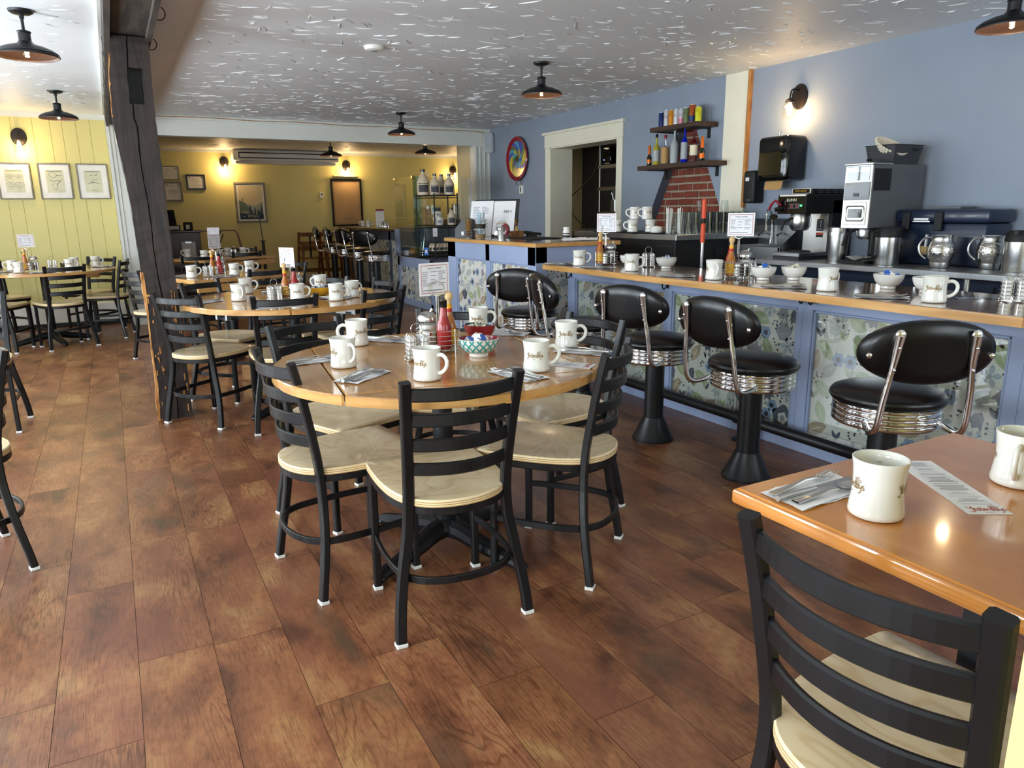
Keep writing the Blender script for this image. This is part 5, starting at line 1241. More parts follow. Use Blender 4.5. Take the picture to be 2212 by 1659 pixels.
for i, (k, x, y, z, lab, what, where, n, r) in enumerate(bowls):
    key = 'bowl_'+k
    if k == 'plain': mk = lambda: mk_bowl('ribbed', .062)
    else: mk = lambda k=k, r=r: mk_bowl(k, r)
    if i == 5: y = 2.80; x = 3.06
    put(key, mk, x, y, z, .3, lab, None) if False else None
    t = PROTO.get(key)
    if t is None: t = PROTO[key] = mk()
    else: t = dup(t, (x, y, z), .3)
    t.location = (x, y, z); t['label'] = lab; t['group'] = 'bowls of creamers and sugar'
    fill(x, y, z, what, where, n, 40+i, r*.62, .05)
# long paper menus lying on tables, plastic bag, black basket
def strip_menu(x, y, z, a, w, h, lab, rev=1):
    mb = MB(); mb.box((-w/2, -h/2, 0), (w/2, h/2, .0008), 'paper'); rnd = random.Random(3); xx = -w/2+.01
    while xx < w/2-.045:
        L = h*rnd.uniform(.35, .75); mb.add([(xx, -L/2, .001), (xx+.0018, -L/2, .001), (xx+.0018, L/2, .001), (xx, L/2, .001)], [(0, 1, 2, 3)], 'grey_ink' if rnd.random() < .8 else 'dark_ink'); xx += .0052 if rnd.random() < .85 else .011
    script_logo(mb, lambda p: (w/2-.017-p[1], p[0], .0012), h*.026/.1*.9, 'red_ink', .1)
    o = mb.build('paper_menu', None, (x, y, z), (0, 0, a)); tag(o, lab, 'menu', 'long paper menus lying flat'); return o
strip_menu(1.375, .76, ZT, atan2(.634-.871, 1.315-1.457), .28, .078, 'long white paper menu lying upside down on the orange-brown table')
strip_menu(1.345, 2.13, ZT, R(-52), .25, .085, 'long white paper menu under the logo mug of the front round table')
strip_menu(.80, 4.36, ZT, R(5), .25, .09, 'long white paper menu at the near rim of the second round table')
mb = MB(); rnd = random.Random(8); V = []; F = []
for j in range(6):
    for i in range(9): V.append((i*.025-.1, j*.025-.06, .002+rnd.random()*.008))
for j in range(5):
    for i in range(8): F.append((j*9+i, j*9+i+1, (j+1)*9+i+1, (j+1)*9+i))
mb.add(V, F, 'jar_glass', True); tag(mb.build('plastic_bag', None, (3.06, 1.72, .916), (0, 0, -.6), 20), 'crumpled clear plastic bag lying at the right end of the counter', 'bag')
t = thing('napkin_basket', 'small black perforated basket on the wall table', 'basket', (-.45, 8.98, ZT)); mb = MB()
for k in range(5): mb.tube([(-.05, -.035, .006+k*.012), (.05, -.035, .006+k*.012), (.05, .035, .006+k*.012), (-.05, .035, .006+k*.012)], .003, 'matte_black', 4, True)
for k in range(9): mb.box((-.052+k*.0125, -.037, 0), (-.049+k*.0125, -.033, .056), 'matte_black'); mb.box((-.052+k*.0125, .033, 0), (-.049+k*.0125, .037, .056), 'matte_black')
mb.box((-.05, -.035, 0), (.05, .035, .004), 'matte_black'); mb.build('basket_body', t)
fill(-.45, 8.98, ZT, 'creamer', 'basket on the wall table', 4, 77, .03, .05)
# ------------------------------------------------------------ lamps
mat('lamp_black', '17171a', .4, var=.1); mat('lamp_bronze', '2a2320', .35, .4); mat('shade_inside', '4a3830', .4, .2)
mat('bulb_glow', 'ffcf8a', .3, emit=(1, .55, .2), estr=14); mat('bulb_glow_soft', 'ffcf8a', .3, emit=(1, .62, .28), estr=22)
glass_mat('shade_glass', (1, .97, .9), .07, .02)
def point(t, loc, power, col=(1, .72, .42), r=.025):
    l = bpy.data.lights.new('bulb_light', 'POINT'); l.energy = power; l.color = col; l.shadow_soft_size = r
    o = bpy.data.objects.new('bulb_light', l); C.objects.link(o); o.parent = t; o.location = loc
def pendant(x, y, z, lab, power=3.2):
    t = thing('ceiling_lamp', lab, 'lamp', (x, y, z), 0, 'black barn-style ceiling lamps'); m = 'lamp_black'
    mb = MB(); mb.lathe([(.02, -.026), (.045, -.022), (.062, -.012), (.066, 0)][::1], m, 32); mb.build('canopy', t)
    mb = MB(); mb.cyl((0, 0, -.02), (0, 0, -.045), .013, m, 14); mb.cyl((0, 0, -.04), (0, 0, -.115), .0085, m, 12); mb.build('rod', t)
    mb = MB(); mb.lathe([(.012, -.105), (.034, -.112), (.037, -.118), (.032, -.124), (.032, -.165), (.036, -.17)][::-1], m, 28); mb.build('neck', t)
    mb = MB(); pr = [(.033, -.168), (.048, -.182), (.055, -.184), (.10, -.197), (.14, -.214), (.158, -.228), (.163, -.232), (.160, -.236), (.167, -.244), (.166, -.248)]
    mb.lathe(pr, m, 48, cap=False); mb.lathe([(a-.003 if i else a, b-.003) for i, (a, b) in enumerate(pr)], 'shade_inside', 48, cap=False); mb.build('shade', t, ang=60)
    mb = MB(); mb.lathe([(.012, -.17), (.014, -.19), (.027, -.212), (.031, -.228), (.026, -.244), (.012, -.252), (.001, -.254)], 'jar_glass', 16, cap=False); mb.build('bulb', t)
    mb = MB(); mb.sphere((0, 0, -.222), .012, 'bulb_glow', 10, 8, (1, 1, 1.5)); mb.build('filament', t)
    point(t, (0, 0, -.262), power)
pendant(-.30, 5.32, ZC, 'black barn-style ceiling lamp at the upper left corner, glowing orange'); pendant(-.30, 8.45, ZC, 'black barn-style ceiling lamp in front of the yellow board wall')
pendant(3.19, 5.34, ZC, 'black barn-style ceiling lamp over the register counter, centre of the ceiling'); pendant(3.20, 8.62, ZC, 'black barn-style ceiling lamp just before the white header beam')
pendant(4.28, 2.36, ZC, 'black barn-style ceiling lamp at the upper right corner, above the coffee station')
pendant(3.14, 11.6, 2.40, 'black barn-style ceiling lamp in the back room, beside the air conditioner'); pendant(4.34, 10.7, 2.40, 'black barn-style ceiling lamp in the back room, right under the header beam')
def sconce(loc, rz, lab, power):
    """local -Y points out of the wall"""
    t = thing('wall_sconce', lab, 'wall lamp', loc, rz, 'wall sconces with glass shades'); m = 'lamp_bronze'
    Rx = Matrix.Rotation(pi/2, 4, 'X')
    mb = MB(); mb.lathe([(.098, 0), (.098, .008), (.09, .013), (.088, .018), (.001, .02)], m, 40, Rx @ Matrix.Diagonal((.78, 1, 1, 1))); mb.build('backplate', t)
    mb = MB(); mb.tube(smoothpath([Vector(p) for p in ((0, -.015, .045), (0, -.05, .055), (0, -.095, .045), (0, -.112, .005), (0, -.112, -.02))], 4), .0065, m, 10); mb.build('arm', t)
    mb = MB(); mb.lathe([(.034, -.052), (.034, -.036), (.022, -.026), (.012, -.018)], m, 24, Matrix.Translation((0, -.112, 0))); mb.build('socket', t)
    mb = MB(); mb.lathe([(.057, -.165), (.053, -.158), (.051, -.10), (.05, -.075), (.036, -.048)], 'shade_glass', 28, Matrix.Translation((0, -.112, 0)), cap=False); mb.build('glass_shade', t)
    mb = MB(); mb.lathe([(.001, -.135), (.014, -.13), (.024, -.112), (.022, -.09), (.012, -.062), (.011, -.05)], 'bulb_glow_soft', 16, Matrix.Translation((0, -.112, 0)), cap=False); mb.build('bulb', t)
    point(t, (0, -.112, -.145), power, (1, .68, .34), .02); point(t, (0, -.175, -.08), power*.8, (1, .68, .34), .02)
sconce((-.78, 10.2, 2.17), 0, 'glowing wall sconce on the yellow board wall above the framed prints', 6.0)
sconce((5.0, 4.32, 2.16), -pi/2, 'glowing wall sconce on the blue wall above the towel dispenser', 5.0)
sconce((1.92, 14.2, 2.20), 0, 'glowing wall sconce left of the air conditioner in the back room', 9); sconce((4.12, 14.2, 2.18), 0, 'glowing wall sconce above the tall framed map', 9); sconce((6.35, 14.2, 2.12), 0, 'glowing wall sconce behind the wire rack, farthest right in the back room', 9)
# smoke detector, speakers
t = thing('smoke_detector', 'round flat white smoke detector on the plaster ceiling', 'smoke detector', (1.81, 5.36, ZC)); mb = MB(); mb.lathe([(.05, -.03), (.065, -.024), (.07, -.008), (.072, 0)], 'white_plastic', 32); mb.build('cover', t); mb = MB(); mb.lathe([(.02, -.034), (.03, -.03)], 'grey_plastic', 20); mb.build('vent', t)
def speaker(loc, rz, lab):
    t = thing('wall_speaker', lab, 'speaker', loc, rz); mb = MB(); mb.box((-.07, -.13, -.135), (.07, 0, .135), 'white_plastic', bev=.03, seg=3); mb.build('housing', t)
    mb = MB(); mb.box((-.058, -.137, -.12), (.058, -.13, .12), 'grey_plastic', bev=.003); mb.build('grille', t); mb = MB(); mb.cyl((0, -.03, .13), (0, -.0, .17), .008, 'white_plastic', 8); mb.build('bracket', t)
speaker((4.985, 9.80, 2.25), R(-38), 'white loudspeaker on the corner of the header beam and the blue wall'); speaker((.235, 9.78, 2.20), R(20), 'white loudspeaker on the white pilaster, mostly behind the timber post')

# ------------------------------------------------------------ pictures
wood_mat('grey_frame', '6a655c', '8b8578', .6, (9, 9, 3)); mat('mat_white', 'dfdeda', .8); mat('old_paper', 'c6c6ae', .8, var=.12, scale=6); mat('frame_black', '121212', .35); mat('parchment', 'a98a62', .7, var=.12, scale=3)
mat('poster_sky', 'cdbf9c', .6, var=.05, scale=4); mat('poster_hill', '5f7167', .6); mat('poster_dark', '16324a', .6); mat('poster_mid', '9aa294', .6); mat('pencil', '3c4048', .7)
def framed(name, x, y, z, w, h, fm, fw, lab, cat, art, dep=.02, rot=0):
    t = thing(name, lab, cat, (x, y, z)); mb = MB()
    for a, b, c, d in ((-w/2, w/2, -h/2, -h/2+fw), (-w/2, w/2, h/2-fw, h/2), (-w/2, -w/2+fw, -h/2+fw, h/2-fw), (w/2-fw, w/2, -h/2+fw, h/2-fw)): mb.box((a, -dep, c), (b, 0, d), fm, bev=.002)
    mb.build('frame', t); mb = MB(); M = face_M((0, -dep*.5, 0), (1, 0, 0), (0, 0, 1)); art(mb, M, w-2*fw, h-2*fw); mb.build('print', t)
    if rot: t.rotation_euler = (0, rot, 0)
    return t
def rect2(mb, M, x0, y0, x1, y1, m, z=0): mb.add([(x0, y0, z), (x1, y0, z), (x1, y1, z), (x0, y1, z)], [(0, 1, 2, 3)], m, False, M)
def stroke(mb, M, pts, w=.002, m='pencil', k=4): ribbon(mb, [(p.x, p.y) for p in smoothpath([Vector((a, b, 0)) for a, b in pts], k)], w, m, lambda p: tuple(M @ Vector((p[0], p[1], .0012))))
def patent(kind):
    def art(mb, M, w, h):
        rect2(mb, M, -w/2, -h/2, w/2, h/2, 'mat_white'); a, b = w*.30, h*.335; rect2(mb, M, -a, -b, a, b, 'old_paper', .0006)
        for y in (.9, .84): rect2(mb, M, -a*.85, b*y, a*.85, b*y+.003, 'pencil', .001)
        if kind == 0:
            for cx, cy, s in ((-.04, .055, .03), (.042, .055, .03), (-.038, -.045, .042), (.04, -.045, .042)):
                stroke(mb, M, [(cx+s*(1+.2*cos(4*q))*cos(q), cy+s*.8*(1+.2*sin(3*q))*sin(q)) for q in [2*pi*i/14 for i in range(15)]]); stroke(mb, M, [(cx-s*.7, cy), (cx, cy+s*.3), (cx+s*.7, cy)]); stroke(mb, M, [(cx, cy-s*.7), (cx+s*.1, cy+s*.6)]); stroke(mb, M, [(cx-s*.6, cy-s*.4), (cx+s*.5, cy-s*.3)])
        elif kind == 1:
            stroke(mb, M, [(-.055, .06), (-.05, .09), (-.01, .095), (.015, .075), (.012, .055), (-.02, .04), (-.055, .06)], .0025); stroke(mb, M, [(.014, .065), (.07, .066)], .004); stroke(mb, M, [(-.05, .01), (-.02, .0), (.03, .005), (.05, -.008)], .004); stroke(mb, M, [(-.04, -.035), (-.01, -.1), (.02, -.035), (-.01, -.028), (-.04, -.035)], .0025); stroke(mb, M, [(.01, -.04), (.06, .02)], .002); stroke(mb, M, [(.01, -.045), (.065, .015)], .002)
        else:
            stroke(mb, M, [(-.03, .075), (-.01, .07), (.0, .08)], .004); stroke(mb, M, [(.02, .072), (.05, .078)], .006); stroke(mb, M, [(-.055, -.02), (0, -.012), (.06, -.02)], .005); stroke(mb, M, [(-.03, -.015), (.0, .02), (.045, .03)], .002); stroke(mb, M, [(-.02, -.015), (.01, .012), (.05, .018)], .002); stroke(mb, M, [(-.01, -.02), (-.005, -.05)], .002); stroke(mb, M, [(-.03, -.1), (.03, -.1)], .003)
        stroke(mb, M, [(.02, -b*.9), (.035, -b*.85), (.05, -b*.9)], .0015)
    return art
for x, k, lab in ((-.885, 0, 'framed patent print of padded gear, leftmost on the yellow board wall'), (-.49, 1, 'framed patent print of a snowshoe-like paddle, middle on the yellow board wall'), (-.105, 2, 'framed patent print of a fishing fly, rightmost on the yellow board wall')):
    framed('framed_print', x, 10.199, 1.69, .325, .405, 'grey_frame', .014, lab, 'picture', patent(k))['group'] = 'framed patent prints'
def cert(seed, big=None):
    def art(mb, M, w, h):
        rect2(mb, M, -w/2, -h/2, w/2, h/2, 'mat_white'); rnd = random.Random(seed)
        for i in range(9):
            L = w*rnd.uniform(.2, .8)/2; y = h*(.36-i*.085); rect2(mb, M, -L, y, L, y+h*.018, 'grey_ink', .001)
        if big: text_into(mb, big, h*.09, 'dark_ink', M @ Matrix.Translation((0, h*.04, .0015)))
        for s in (-1, 1): mb.add([(s*w*.38+h*.045*cos(q), h*.38+h*.05*sin(q), .001) for q in [2*pi*i/10 for i in range(10)]], [list(range(10))], 'dark_ink', False, M)
    return art
framed('framed_certificate', 1.01, 14.2, 2.0, .32, .235, 'grey_frame', .018, 'grey-framed certificate, upper one right beside the timber post', 'certificate', cert(1)); framed('framed_certificate', 1.04, 14.2, 1.69, .30, .335, 'grey_frame', .03, 'grey-framed certificate, lower one right beside the timber post', 'certificate', cert(2, 'EXPIRES 2027'))
framed('framed_certificate', 1.42, 14.2, 1.85, .31, .26, 'frame_black', .028, 'black-framed certificate on the yellow wall of the back room', 'certificate', cert(3))
def hike(mb, M, w, h):
    rect2(mb, M, -w/2, -h/2, w/2, h/2, 'mat_white'); a, b = w*.43, h*.455; rect2(mb, M, -a, -b, a, b, 'poster_sky', .001)
    P = lambda pts, m, z: mb.add([(x*a, y*b, z) for x, y in pts], [list(range(len(pts)))], m, False, M)
    P([(-1, -.7), (1, -.7), (1, .05), (.6, -.12), (.2, -.22), (-.3, -.1), (-1, .0)], 'poster_mid', .0015)
    P([(-1, -1), (.5, -1), (.3, -.75), (.05, -.45), (-.1, -.42), (-.3, -.2), (-.5, -.02), (-.75, .08), (-1, .12)], 'poster_hill', .002)
    P([(-1, -1), (1, -1), (1, -.7), (.6, -.75), (.1, -.72), (-.1, -.35), (-.2, -.6), (-1, -.6)], 'poster_dark', .0025)
    for x, y, s in ((.3, -.35, .3), (.55, -.45, .25), (.87, -.2, .5), (-.1, -.2, .2), (.7, -.5, .2)): P([(x-.09, y-s*1.3), (x+.09, y-s*1.3), (x+.05, y-s*.5), (x+.07, y-s*.5), (x, y+s*.35), (x-.07, y-s*.5), (x-.05, y-s*.5)], 'poster_dark', .003)
    P([(-.72, .08), (-.68, .08), (-.67, .2), (-.7, .27), (-.73, .2)], 'poster_dark', .003)
    text_into(mb, 'Hike', h*.115, 'poster_sky', M @ Matrix.Translation((-a*.5, -b*.6, .004)), shear=.3); text_into(mb, 'THE', h*.045, 'poster_sky', M @ Matrix.Translation((-a*.68, -b*.84, .004))); text_into(mb, 'Whites', h*.115, 'poster_sky', M @ Matrix.Translation((a*.12, -b*.82, .004)), shear=.3)
framed('framed_poster', 2.31, 14.2, 1.50, .54, .71, 'grey_frame', .032, 'framed mountain hiking poster on the yellow wall of the back room', 'poster', hike)
def jmap(mb, M, w, h):
    rect2(mb, M, -w/2, -h/2, w/2, h/2, 'parchment'); rnd = random.Random(4)
    for q in (.94, .92):
        a, b = w/2*q, h/2*(q+.02)
        for u in ((-a, -b, a, -b+.002), (-a, b-.002, a, b), (-a, -b, -a+.002, b), (a-.002, -b, a, b)): rect2(mb, M, *u, 'pencil', .001)
    for i in range(16):
        x, y = rnd.uniform(-.35, .35)*w, rnd.uniform(-.15, .4)*h; pts = [(x, y)]
        for _ in range(5): x += rnd.uniform(-.06, .06)*w; y += rnd.uniform(-.05, .05)*h; pts.append((x, y))
        stroke(mb, M, pts, .0012, 'grey_ink')
    text_into(mb, 'JACKSON', h*.045, 'pencil', M @ Matrix.Translation((0, -h*.36, .0015))); text_into(mb, 'NEW HAMPSHIRE', h*.02, 'pencil', M @ Matrix.Translation((0, -h*.41, .0015)))
framed('framed_map', 4.09, 14.2, 1.49, .60, .885, 'frame_black', .035, 'tall black-framed old map hanging above the back bar stools', 'map', jmap, .03)
t = thing('picture_light', 'pale clear ledge light above the tall framed map', 'picture light', (4.08, 14.18, 1.975)); mb = MB(); mb.box((-.22, -.06, 0), (.22, .015, .012), 'white_plastic'); mb.box((-.26, -.05, -.03), (.26, -.04, .03), 'shade_glass'); mb.build('ledge', t)
t = thing('thermostat', 'small white thermostat on the yellow back wall', 'thermostat', (3.61, 14.2, 1.63)); mb = MB(); mb.box((-.035, -.02, -.055), (.035, 0, .055), 'white_plastic', bev=.006); mb.build('housing', t); mb = MB(); mb.box((-.015, -.022, .0), (.018, -.02, .03), 'dark_grey'); mb.build('display', t)
t = thing('thermostat', 'small white thermostat on the blue wall below the glass platter', 'thermostat', (5.0, 8.9, 1.575), -pi/2); mb = MB(); mb.box((-.055, -.012, -.055), (.055, 0, .055), 'white_plastic', bev=.006); mb.box((-.01, -.03, -.045), (.055, -.01, .05), 'white_plastic', bev=.005); mb.build('housing', t); mb = MB(); mb.box((.008, -.032, -.03), (.035, -.03, .035), 'dark_grey'); mb.build('display', t)
# air conditioner
ac = thing('air_conditioner', 'long white ceiling air conditioner in the back room with dark slot vents', 'air conditioner', (2.96, 14.0, 2.26))
mb = MB(); mb.box((-.93, -.16, -.05), (.93, .2, .135), 'white_plastic', bev=.02, seg=2); mb.box((-.9, -.1, -.1), (.9, .2, -.05), 'white_plastic', bev=.02); mb.build('housing', ac)
mb = MB(); mb.box((-.84, -.166, .075), (.9, -.158, .09), 'matte_black'); mb.box((-.84, -.166, -.01), (.9, -.158, .005), 'matte_black'); mb.box((-.84, -.166, -.01), (-.825, -.158, .09), 'matte_black'); mb.build('vent_slot', ac)
mb = MB(); mb.box((-.8, -.168, .008), (.9, -.16, .072), 'white_plastic', bev=.003); mb.build('vane', ac)
# glass platter art on the blue wall
mat('plat_red', '8e1f30', .12, coat=.6); PC = dict(pl_blue='1b3fae', pl_green='3f7f2e', pl_teal='3d9ab0', pl_yellow='c9b52a', pl_olive='5a5f2a', pl_black='0b0b12')
for k, c in PC.items(): mat(k, c, .1, var=.25, scale=20, coat=.7)
t = thing('glass_platter', 'round multicoloured swirled glass platter with red rim on the blue wall', 'wall art', (4.985, 8.96, 1.98), -pi/2); Rx = Matrix.Rotation(pi/2, 4, 'X')
mb = MB(); mb.lathe([(.285, .02), (.29, .03), (.285, .036), (.235, .02), (.23, .012), (.28, .012)], 'plat_red', 56, Rx, cap=False); mb.build('rim', t)
mb = MB(); rnd = random.Random(6); ks = list(PC)
for i in range(18):
    a0 = 2*pi*i/18; V = []; F = []
    for j in range(9):
        r = .03+.205*j/8; a = a0+j*.16
        for da in (0, 2*pi/18*1.02): V.append((r*cos(a+da), -.019, r*sin(a+da)))
    for j in range(8): F.append((2*j, 2*j+2, 2*j+3, 2*j+1))
    mb.add(V[:10], F[:4], rnd.choice(ks[:5])); mb.add(V[8:], [(2*j, 2*j+2, 2*j+3, 2*j+1) for j in range(4)], rnd.choice(ks[:5]))
mb.lathe([(.045, .0195), (.001, .0197)], 'pl_black', 24, Rx, cap=False); mb.build('swirl_glass', t)
mb = MB()
for s in (-.07, .07): mb.tube([(s, -.0, -.34), (s, -.004, -.25), (s, -.045, -.265), (s, -.05, -.23)], .004, 'black_metal', 6)
mb.build('wire_holder', t)

# ------------------------------------------------------------ back room furniture
hs = thing('hostess_stand', 'dark wooden hostess stand with clipboard beside the timber post', 'stand', (1.0, 13.0, 0))
mb = MB(); mb.box((-.42, -.22, .05), (.26, .22, 1.02), 'dark_wood', bev=.008); mb.box((-.4, -.2, 0), (.24, .2, .06), 'dark_wood'); mb.build('cabinet_body', hs)
mb = MB(); mb.box((-.5, -.26, 1.02), (.30, .25, 1.05), 'dark_wood', bev=.006); mb.box((.3, -.15, 1.025), (.58, .1, 1.04), 'dark_wood', bev=.003); mb.build('top_board', hs)
mb = MB()
for z in (.3, .85): mb.box((-.4, -.228, z), (.24, -.22, z+.025), 'dark_wood', bev=.003)
mb.build('rail_trim', hs)
cb = thing('clipboard', 'brown clipboard with papers hanging on the hostess stand', 'clipboard', (1.07, 12.77, .73)); mb = MB(); mb.box((-.11, -.008, -.17), (.13, 0, .16), 'dark_wood'); mb.build('board', cb); mb = MB(); mb.box((-.10, -.011, -.15), (.10, -.008, .14), 'paper'); mb.build('papers', cb); mb = MB(); mb.box((-.05, -.02, .12), (.05, -.008, .155), 'steel', bev=.004); mb.build('clip', cb)
pos = thing('register_monitor', 'black touchscreen register on the hostess stand', 'monitor', (.80, 13.0, 1.05), R(15)); mb = MB(); mb.box((-.16, -.03, .08), (.16, .02, .33), 'matte_black', bev=.01, M=Matrix.Rotation(-.25, 4, 'X')); mb.build('housing', pos); mb = MB(); mb.box((-.14, -.034, .10), (.14, -.03, .31), 'gloss_black', M=Matrix.Rotation(-.25, 4, 'X')); mb.build('screen', pos); mb = MB(); mb.box((-.05, -.05, 0), (.05, .08, .02), 'matte_black'); mb.box((-.03, .0, .02), (.03, .05, .12), 'matte_black'); mb.build('stand_foot', pos)
cd = thing('cash_drawer', 'black cash box with white label under the register monitor', 'cash box', (.86, 12.88, 1.05)); mb = MB(); mb.box((-.05, -.09, 0), (.12, .05, .085), 'matte_black', bev=.004); mb.build('housing', cd); mb = MB(); mb.box((-.04, -.094, .02), (.1, -.09, .07), 'paper'); mb.box((-.01, -.096, .04), (.08, -.094, .046), 'dark_ink'); mb.build('label_plate', cd)
pr = thing('receipt_printer', 'black receipt printer at the right of the hostess stand top', 'printer', (1.10, 12.92, 1.05)); mb = MB(); mb.box((-.06, -.08, 0), (.07, .08, .13), 'matte_black', bev=.012); mb.build('housing', pr); mb = MB(); mb.box((-.035, -.084, .02), (.02, -.08, .09), 'packet_cream'); mb.build('label_plate', pr)
us = thing('floor_stand', 'slim black pole stand with thick lower tube before the yellow back wall', 'pole stand', (2.17, 12.5, 0)); mb = MB(); mb.cyl((0, 0, .0), (0, 0, .87), .024, 'black_metal', 16); mb.lathe([(.15, 0), (.14, .02), (.03, .04)], 'black_metal', 24); mb.build('lower_tube', us); mb = MB(); mb.cyl((0, 0, .87), (-.03, 0, 1.30), .008, 'black_metal', 10); mb.build('pole', us); mb = MB(); mb.box((-.055, -.004, .865), (.055, .004, .873), 'black_metal'); mb.build('collar', us)
eb = thing('wooden_easel', 'dark brown arched wooden stand with cut-out behind the far table', 'easel', (1.69, 12.8, 0)); mb = MB()
mb.tube([(-.17, 0, .70), (-.16, 0, 1.0), (-.12, 0, 1.04), (.09, 0, 1.04), (.14, 0, 1.0), (.19, 0, .70)], 1, 'highchair_wood', sect=[(-.012, -.035), (.012, -.035), (.012, .035), (-.012, .035)], up=(0, 1, 0)); mb.box((-.17, -.012, .70), (.19, .012, .76), 'highchair_wood'); mb.build('arched_board', eb)
for x0 in (-.15, .17):
    mb = MB(); mb.tube([(x0, -.2, 0), (x0, 0, .74)], .012, 'highchair_wood', 8); mb.build('leg', eb); mb = MB(); mb.tube([(x0, .2, 0), (x0, 0, .74)], .012, 'highchair_wood', 8); mb.build('leg', eb)
ts = thing('tray_stand', 'folded black tray stand leaning beside the hostess stand', 'tray stand', (1.45, 12.75, 0)); mb = MB(); mb.tube([(.12, 0, 1.03), (-.2, 0, .4), (-.35, 0, 0)], .009, 'black_metal', 6); mb.build('leg', ts); mb = MB(); mb.tube([(.16, .06, .98), (-.1, .06, .4), (-.25, .06, 0)], .009, 'black_metal', 6); mb.build('leg', ts)
def highchair(loc, rz, lab):
    t = thing('high_chair', lab, 'high chair', loc, rz, 'wooden high chairs stacked by the back wall'); w = 'highchair_wood'; S = [(-.02, -.014), (.02, -.014), (.02, .014), (-.02, .014)]
    for sx in (-1, 1):
        for sy in (-1, 1): mb = MB(); mb.tube([(sx*.24, sy*.24, 0), (sx*.19, sy*.14, .96 if sy > 0 else .74)], 1, w, sect=S, up=(0, 1, 0)); mb.build('leg', t)
    mb = MB(); mb.box((-.2, -.16, .48), (.2, .18, .5), w, bev=.004); mb.build('seat', t)
    mb = MB()
    for z in (.62, .72, .88): mb.box((-.19, .12, z), (.19, .145, z+.07), w, bev=.005)
    mb.build('backrest', t); mb = MB(); mb.tube([(-.2, .14, .72), (-.21, -.2, .71), (.21, -.2, .71), (.2, .14, .72)], 1, w, sect=S, up=(0, 0, 1)); mb.build('arm_rail', t)
    mb = MB()
    for y, z in ((-.2, .25), (.2, .25)): mb.box((-.23, y-.012, z), (.23, y+.012, z+.035), w)
    mb.build('footrest', t); mb = MB(); mb.box((-.015, .10, .5), (.015, .118, .9), 'matte_black'); mb.build('strap', t); return t
highchair((3.25, 13.75, 0), 0, 'wooden high chair against the yellow back wall, left of the bar stools'); highchair((3.62, 13.6, 0), .15, 'wooden high chair half hidden behind the farthest bar stools')
t = thing('wall_cabinet', 'narrow pale cabinet at the right end of the back room wall', 'cabinet', (6.75, 14.1, 1.2)); mb = MB(); mb.box((-.12, -.1, 0), (.4, .1, .55), 'white_paint', bev=.005); mb.box((-.2, -.12, .55), (.5, .1, .93), 'white_paint', bev=.005); mb.build('cabinet_body', t)
# ------------------------------------------------------------ things on the register counter
ZR = 1.0505
t = thing('serving_mat', 'flat black mat on the register counter', 'mat', (3.35, 5.75, ZR)); mb = MB(); mb.box((-.15, -.22, 0), (.2, .35, .006), 'matte_black', bev=.002); mb.build('mat_sheet', t)
def tumbler_rings(loc, lab):
    t = thing('stirrer_jar', lab, 'jar', loc); mb = MB(); mb.lathe([(.03, 0), (.034, .07), (.036, .075)], 'jar_glass', 20, cap=False)
    for k in range(5): mb.torus((0, 0, .01+k*.014), .036, .003, 'steel', 20, 6)
    mb.build('ringed_jar', t); mb = MB(); rnd = random.Random(3)
    for k in range(22): a = rnd.random()*6.28; r = .022*rnd.random()**.5; mb.tube([(r*cos(a)*.6, r*sin(a)*.6, .008), (r*cos(a)*1.7, r*sin(a)*1.7, .165+rnd.uniform(-.01, .02))], .0016, 'brass', 4)
    o = mb.build('stirrers', t); o['kind'] = 'stuff'; return t
tumbler_rings((2.92, 6.22, ZR), 'ringed glass jar of thin brown stirrers at the left end of the register counter')
mat('straw_blue', '9cc4dd', .4); mat('lid_clear', 'c9ccd0', .3, alpha=.45); mat('granola', '9c7a50', .8, var=.5, scale=300); mat('dark_food', '2a2522', .8, var=.4, scale=200)
t = thing('straw_jar', 'clear jar of pale blue straws behind the stacked tubs', 'jar', (3.10, 6.32, ZR)); mb = MB(); mb.lathe([(.035, 0), (.04, .12)], 'jar_glass', 20, cap=False); mb.build('glass_jar', t); mb = MB(); rnd = random.Random(4)
for k in range(18): a = rnd.random()*6.28; r = .03*rnd.random()**.5; mb.tube([(r*cos(a)*.6, r*sin(a)*.6, .008), (r*cos(a)*1.5, r*sin(a)*1.5, .235+rnd.uniform(-.02, .02))], .0032, 'straw_blue' if k % 2 else 'white_plastic', 6)
mb.build('straws', t)['kind'] = 'stuff'
def tub(loc, fill_, lab):
    t = thing('deli_tub', lab, 'tub', loc, 0, 'clear deli tubs on the register counter'); mb = MB(); mb.lathe([(.045, 0), (.058, .078)], 'jar_glass', 28, cap=False); mb.lathe([(.001, .001), (.045, .001)], 'jar_glass', 28, cap=False); mb.build('clear_tub', t)
    mb = MB(); mb.lathe([(.044, .003), (.05, .04), (.001, .042)], fill_, 20); mb.build('contents', t); mb = MB(); mb.lathe([(.06, .078), (.061, .086), (.055, .088), (.001, .087)], 'lid_clear', 28); mb.build('lid', t)
tub((2.96, 6.05, ZR), 'granola', 'clear deli tub with pale granola, lower of the two'); tub((2.965, 6.05, ZR+.089), 'dark_food', 'clear deli tub with dark berries, upper of the two')
t = thing('cocktail_shaker', 'steel shaker cup wrapped in clear plastic on the register counter', 'shaker', (3.08, 5.86, ZR)); mb = MB(); mb.lathe([(.035, 0), (.045, .1), (.046, .105)], 'steel', 24); mb.build('steel_cup', t)
mb = MB(); rnd = random.Random(9); V = []; F = []
for j in range(6):
    for k in range(14): a = 2*pi*k/14; r = (.07, .075, .07, .07, .05, .02)[j]+rnd.uniform(-.008, .008); V.append((r*cos(a)+.01, r*sin(a), j*.032+rnd.uniform(0, .008)))
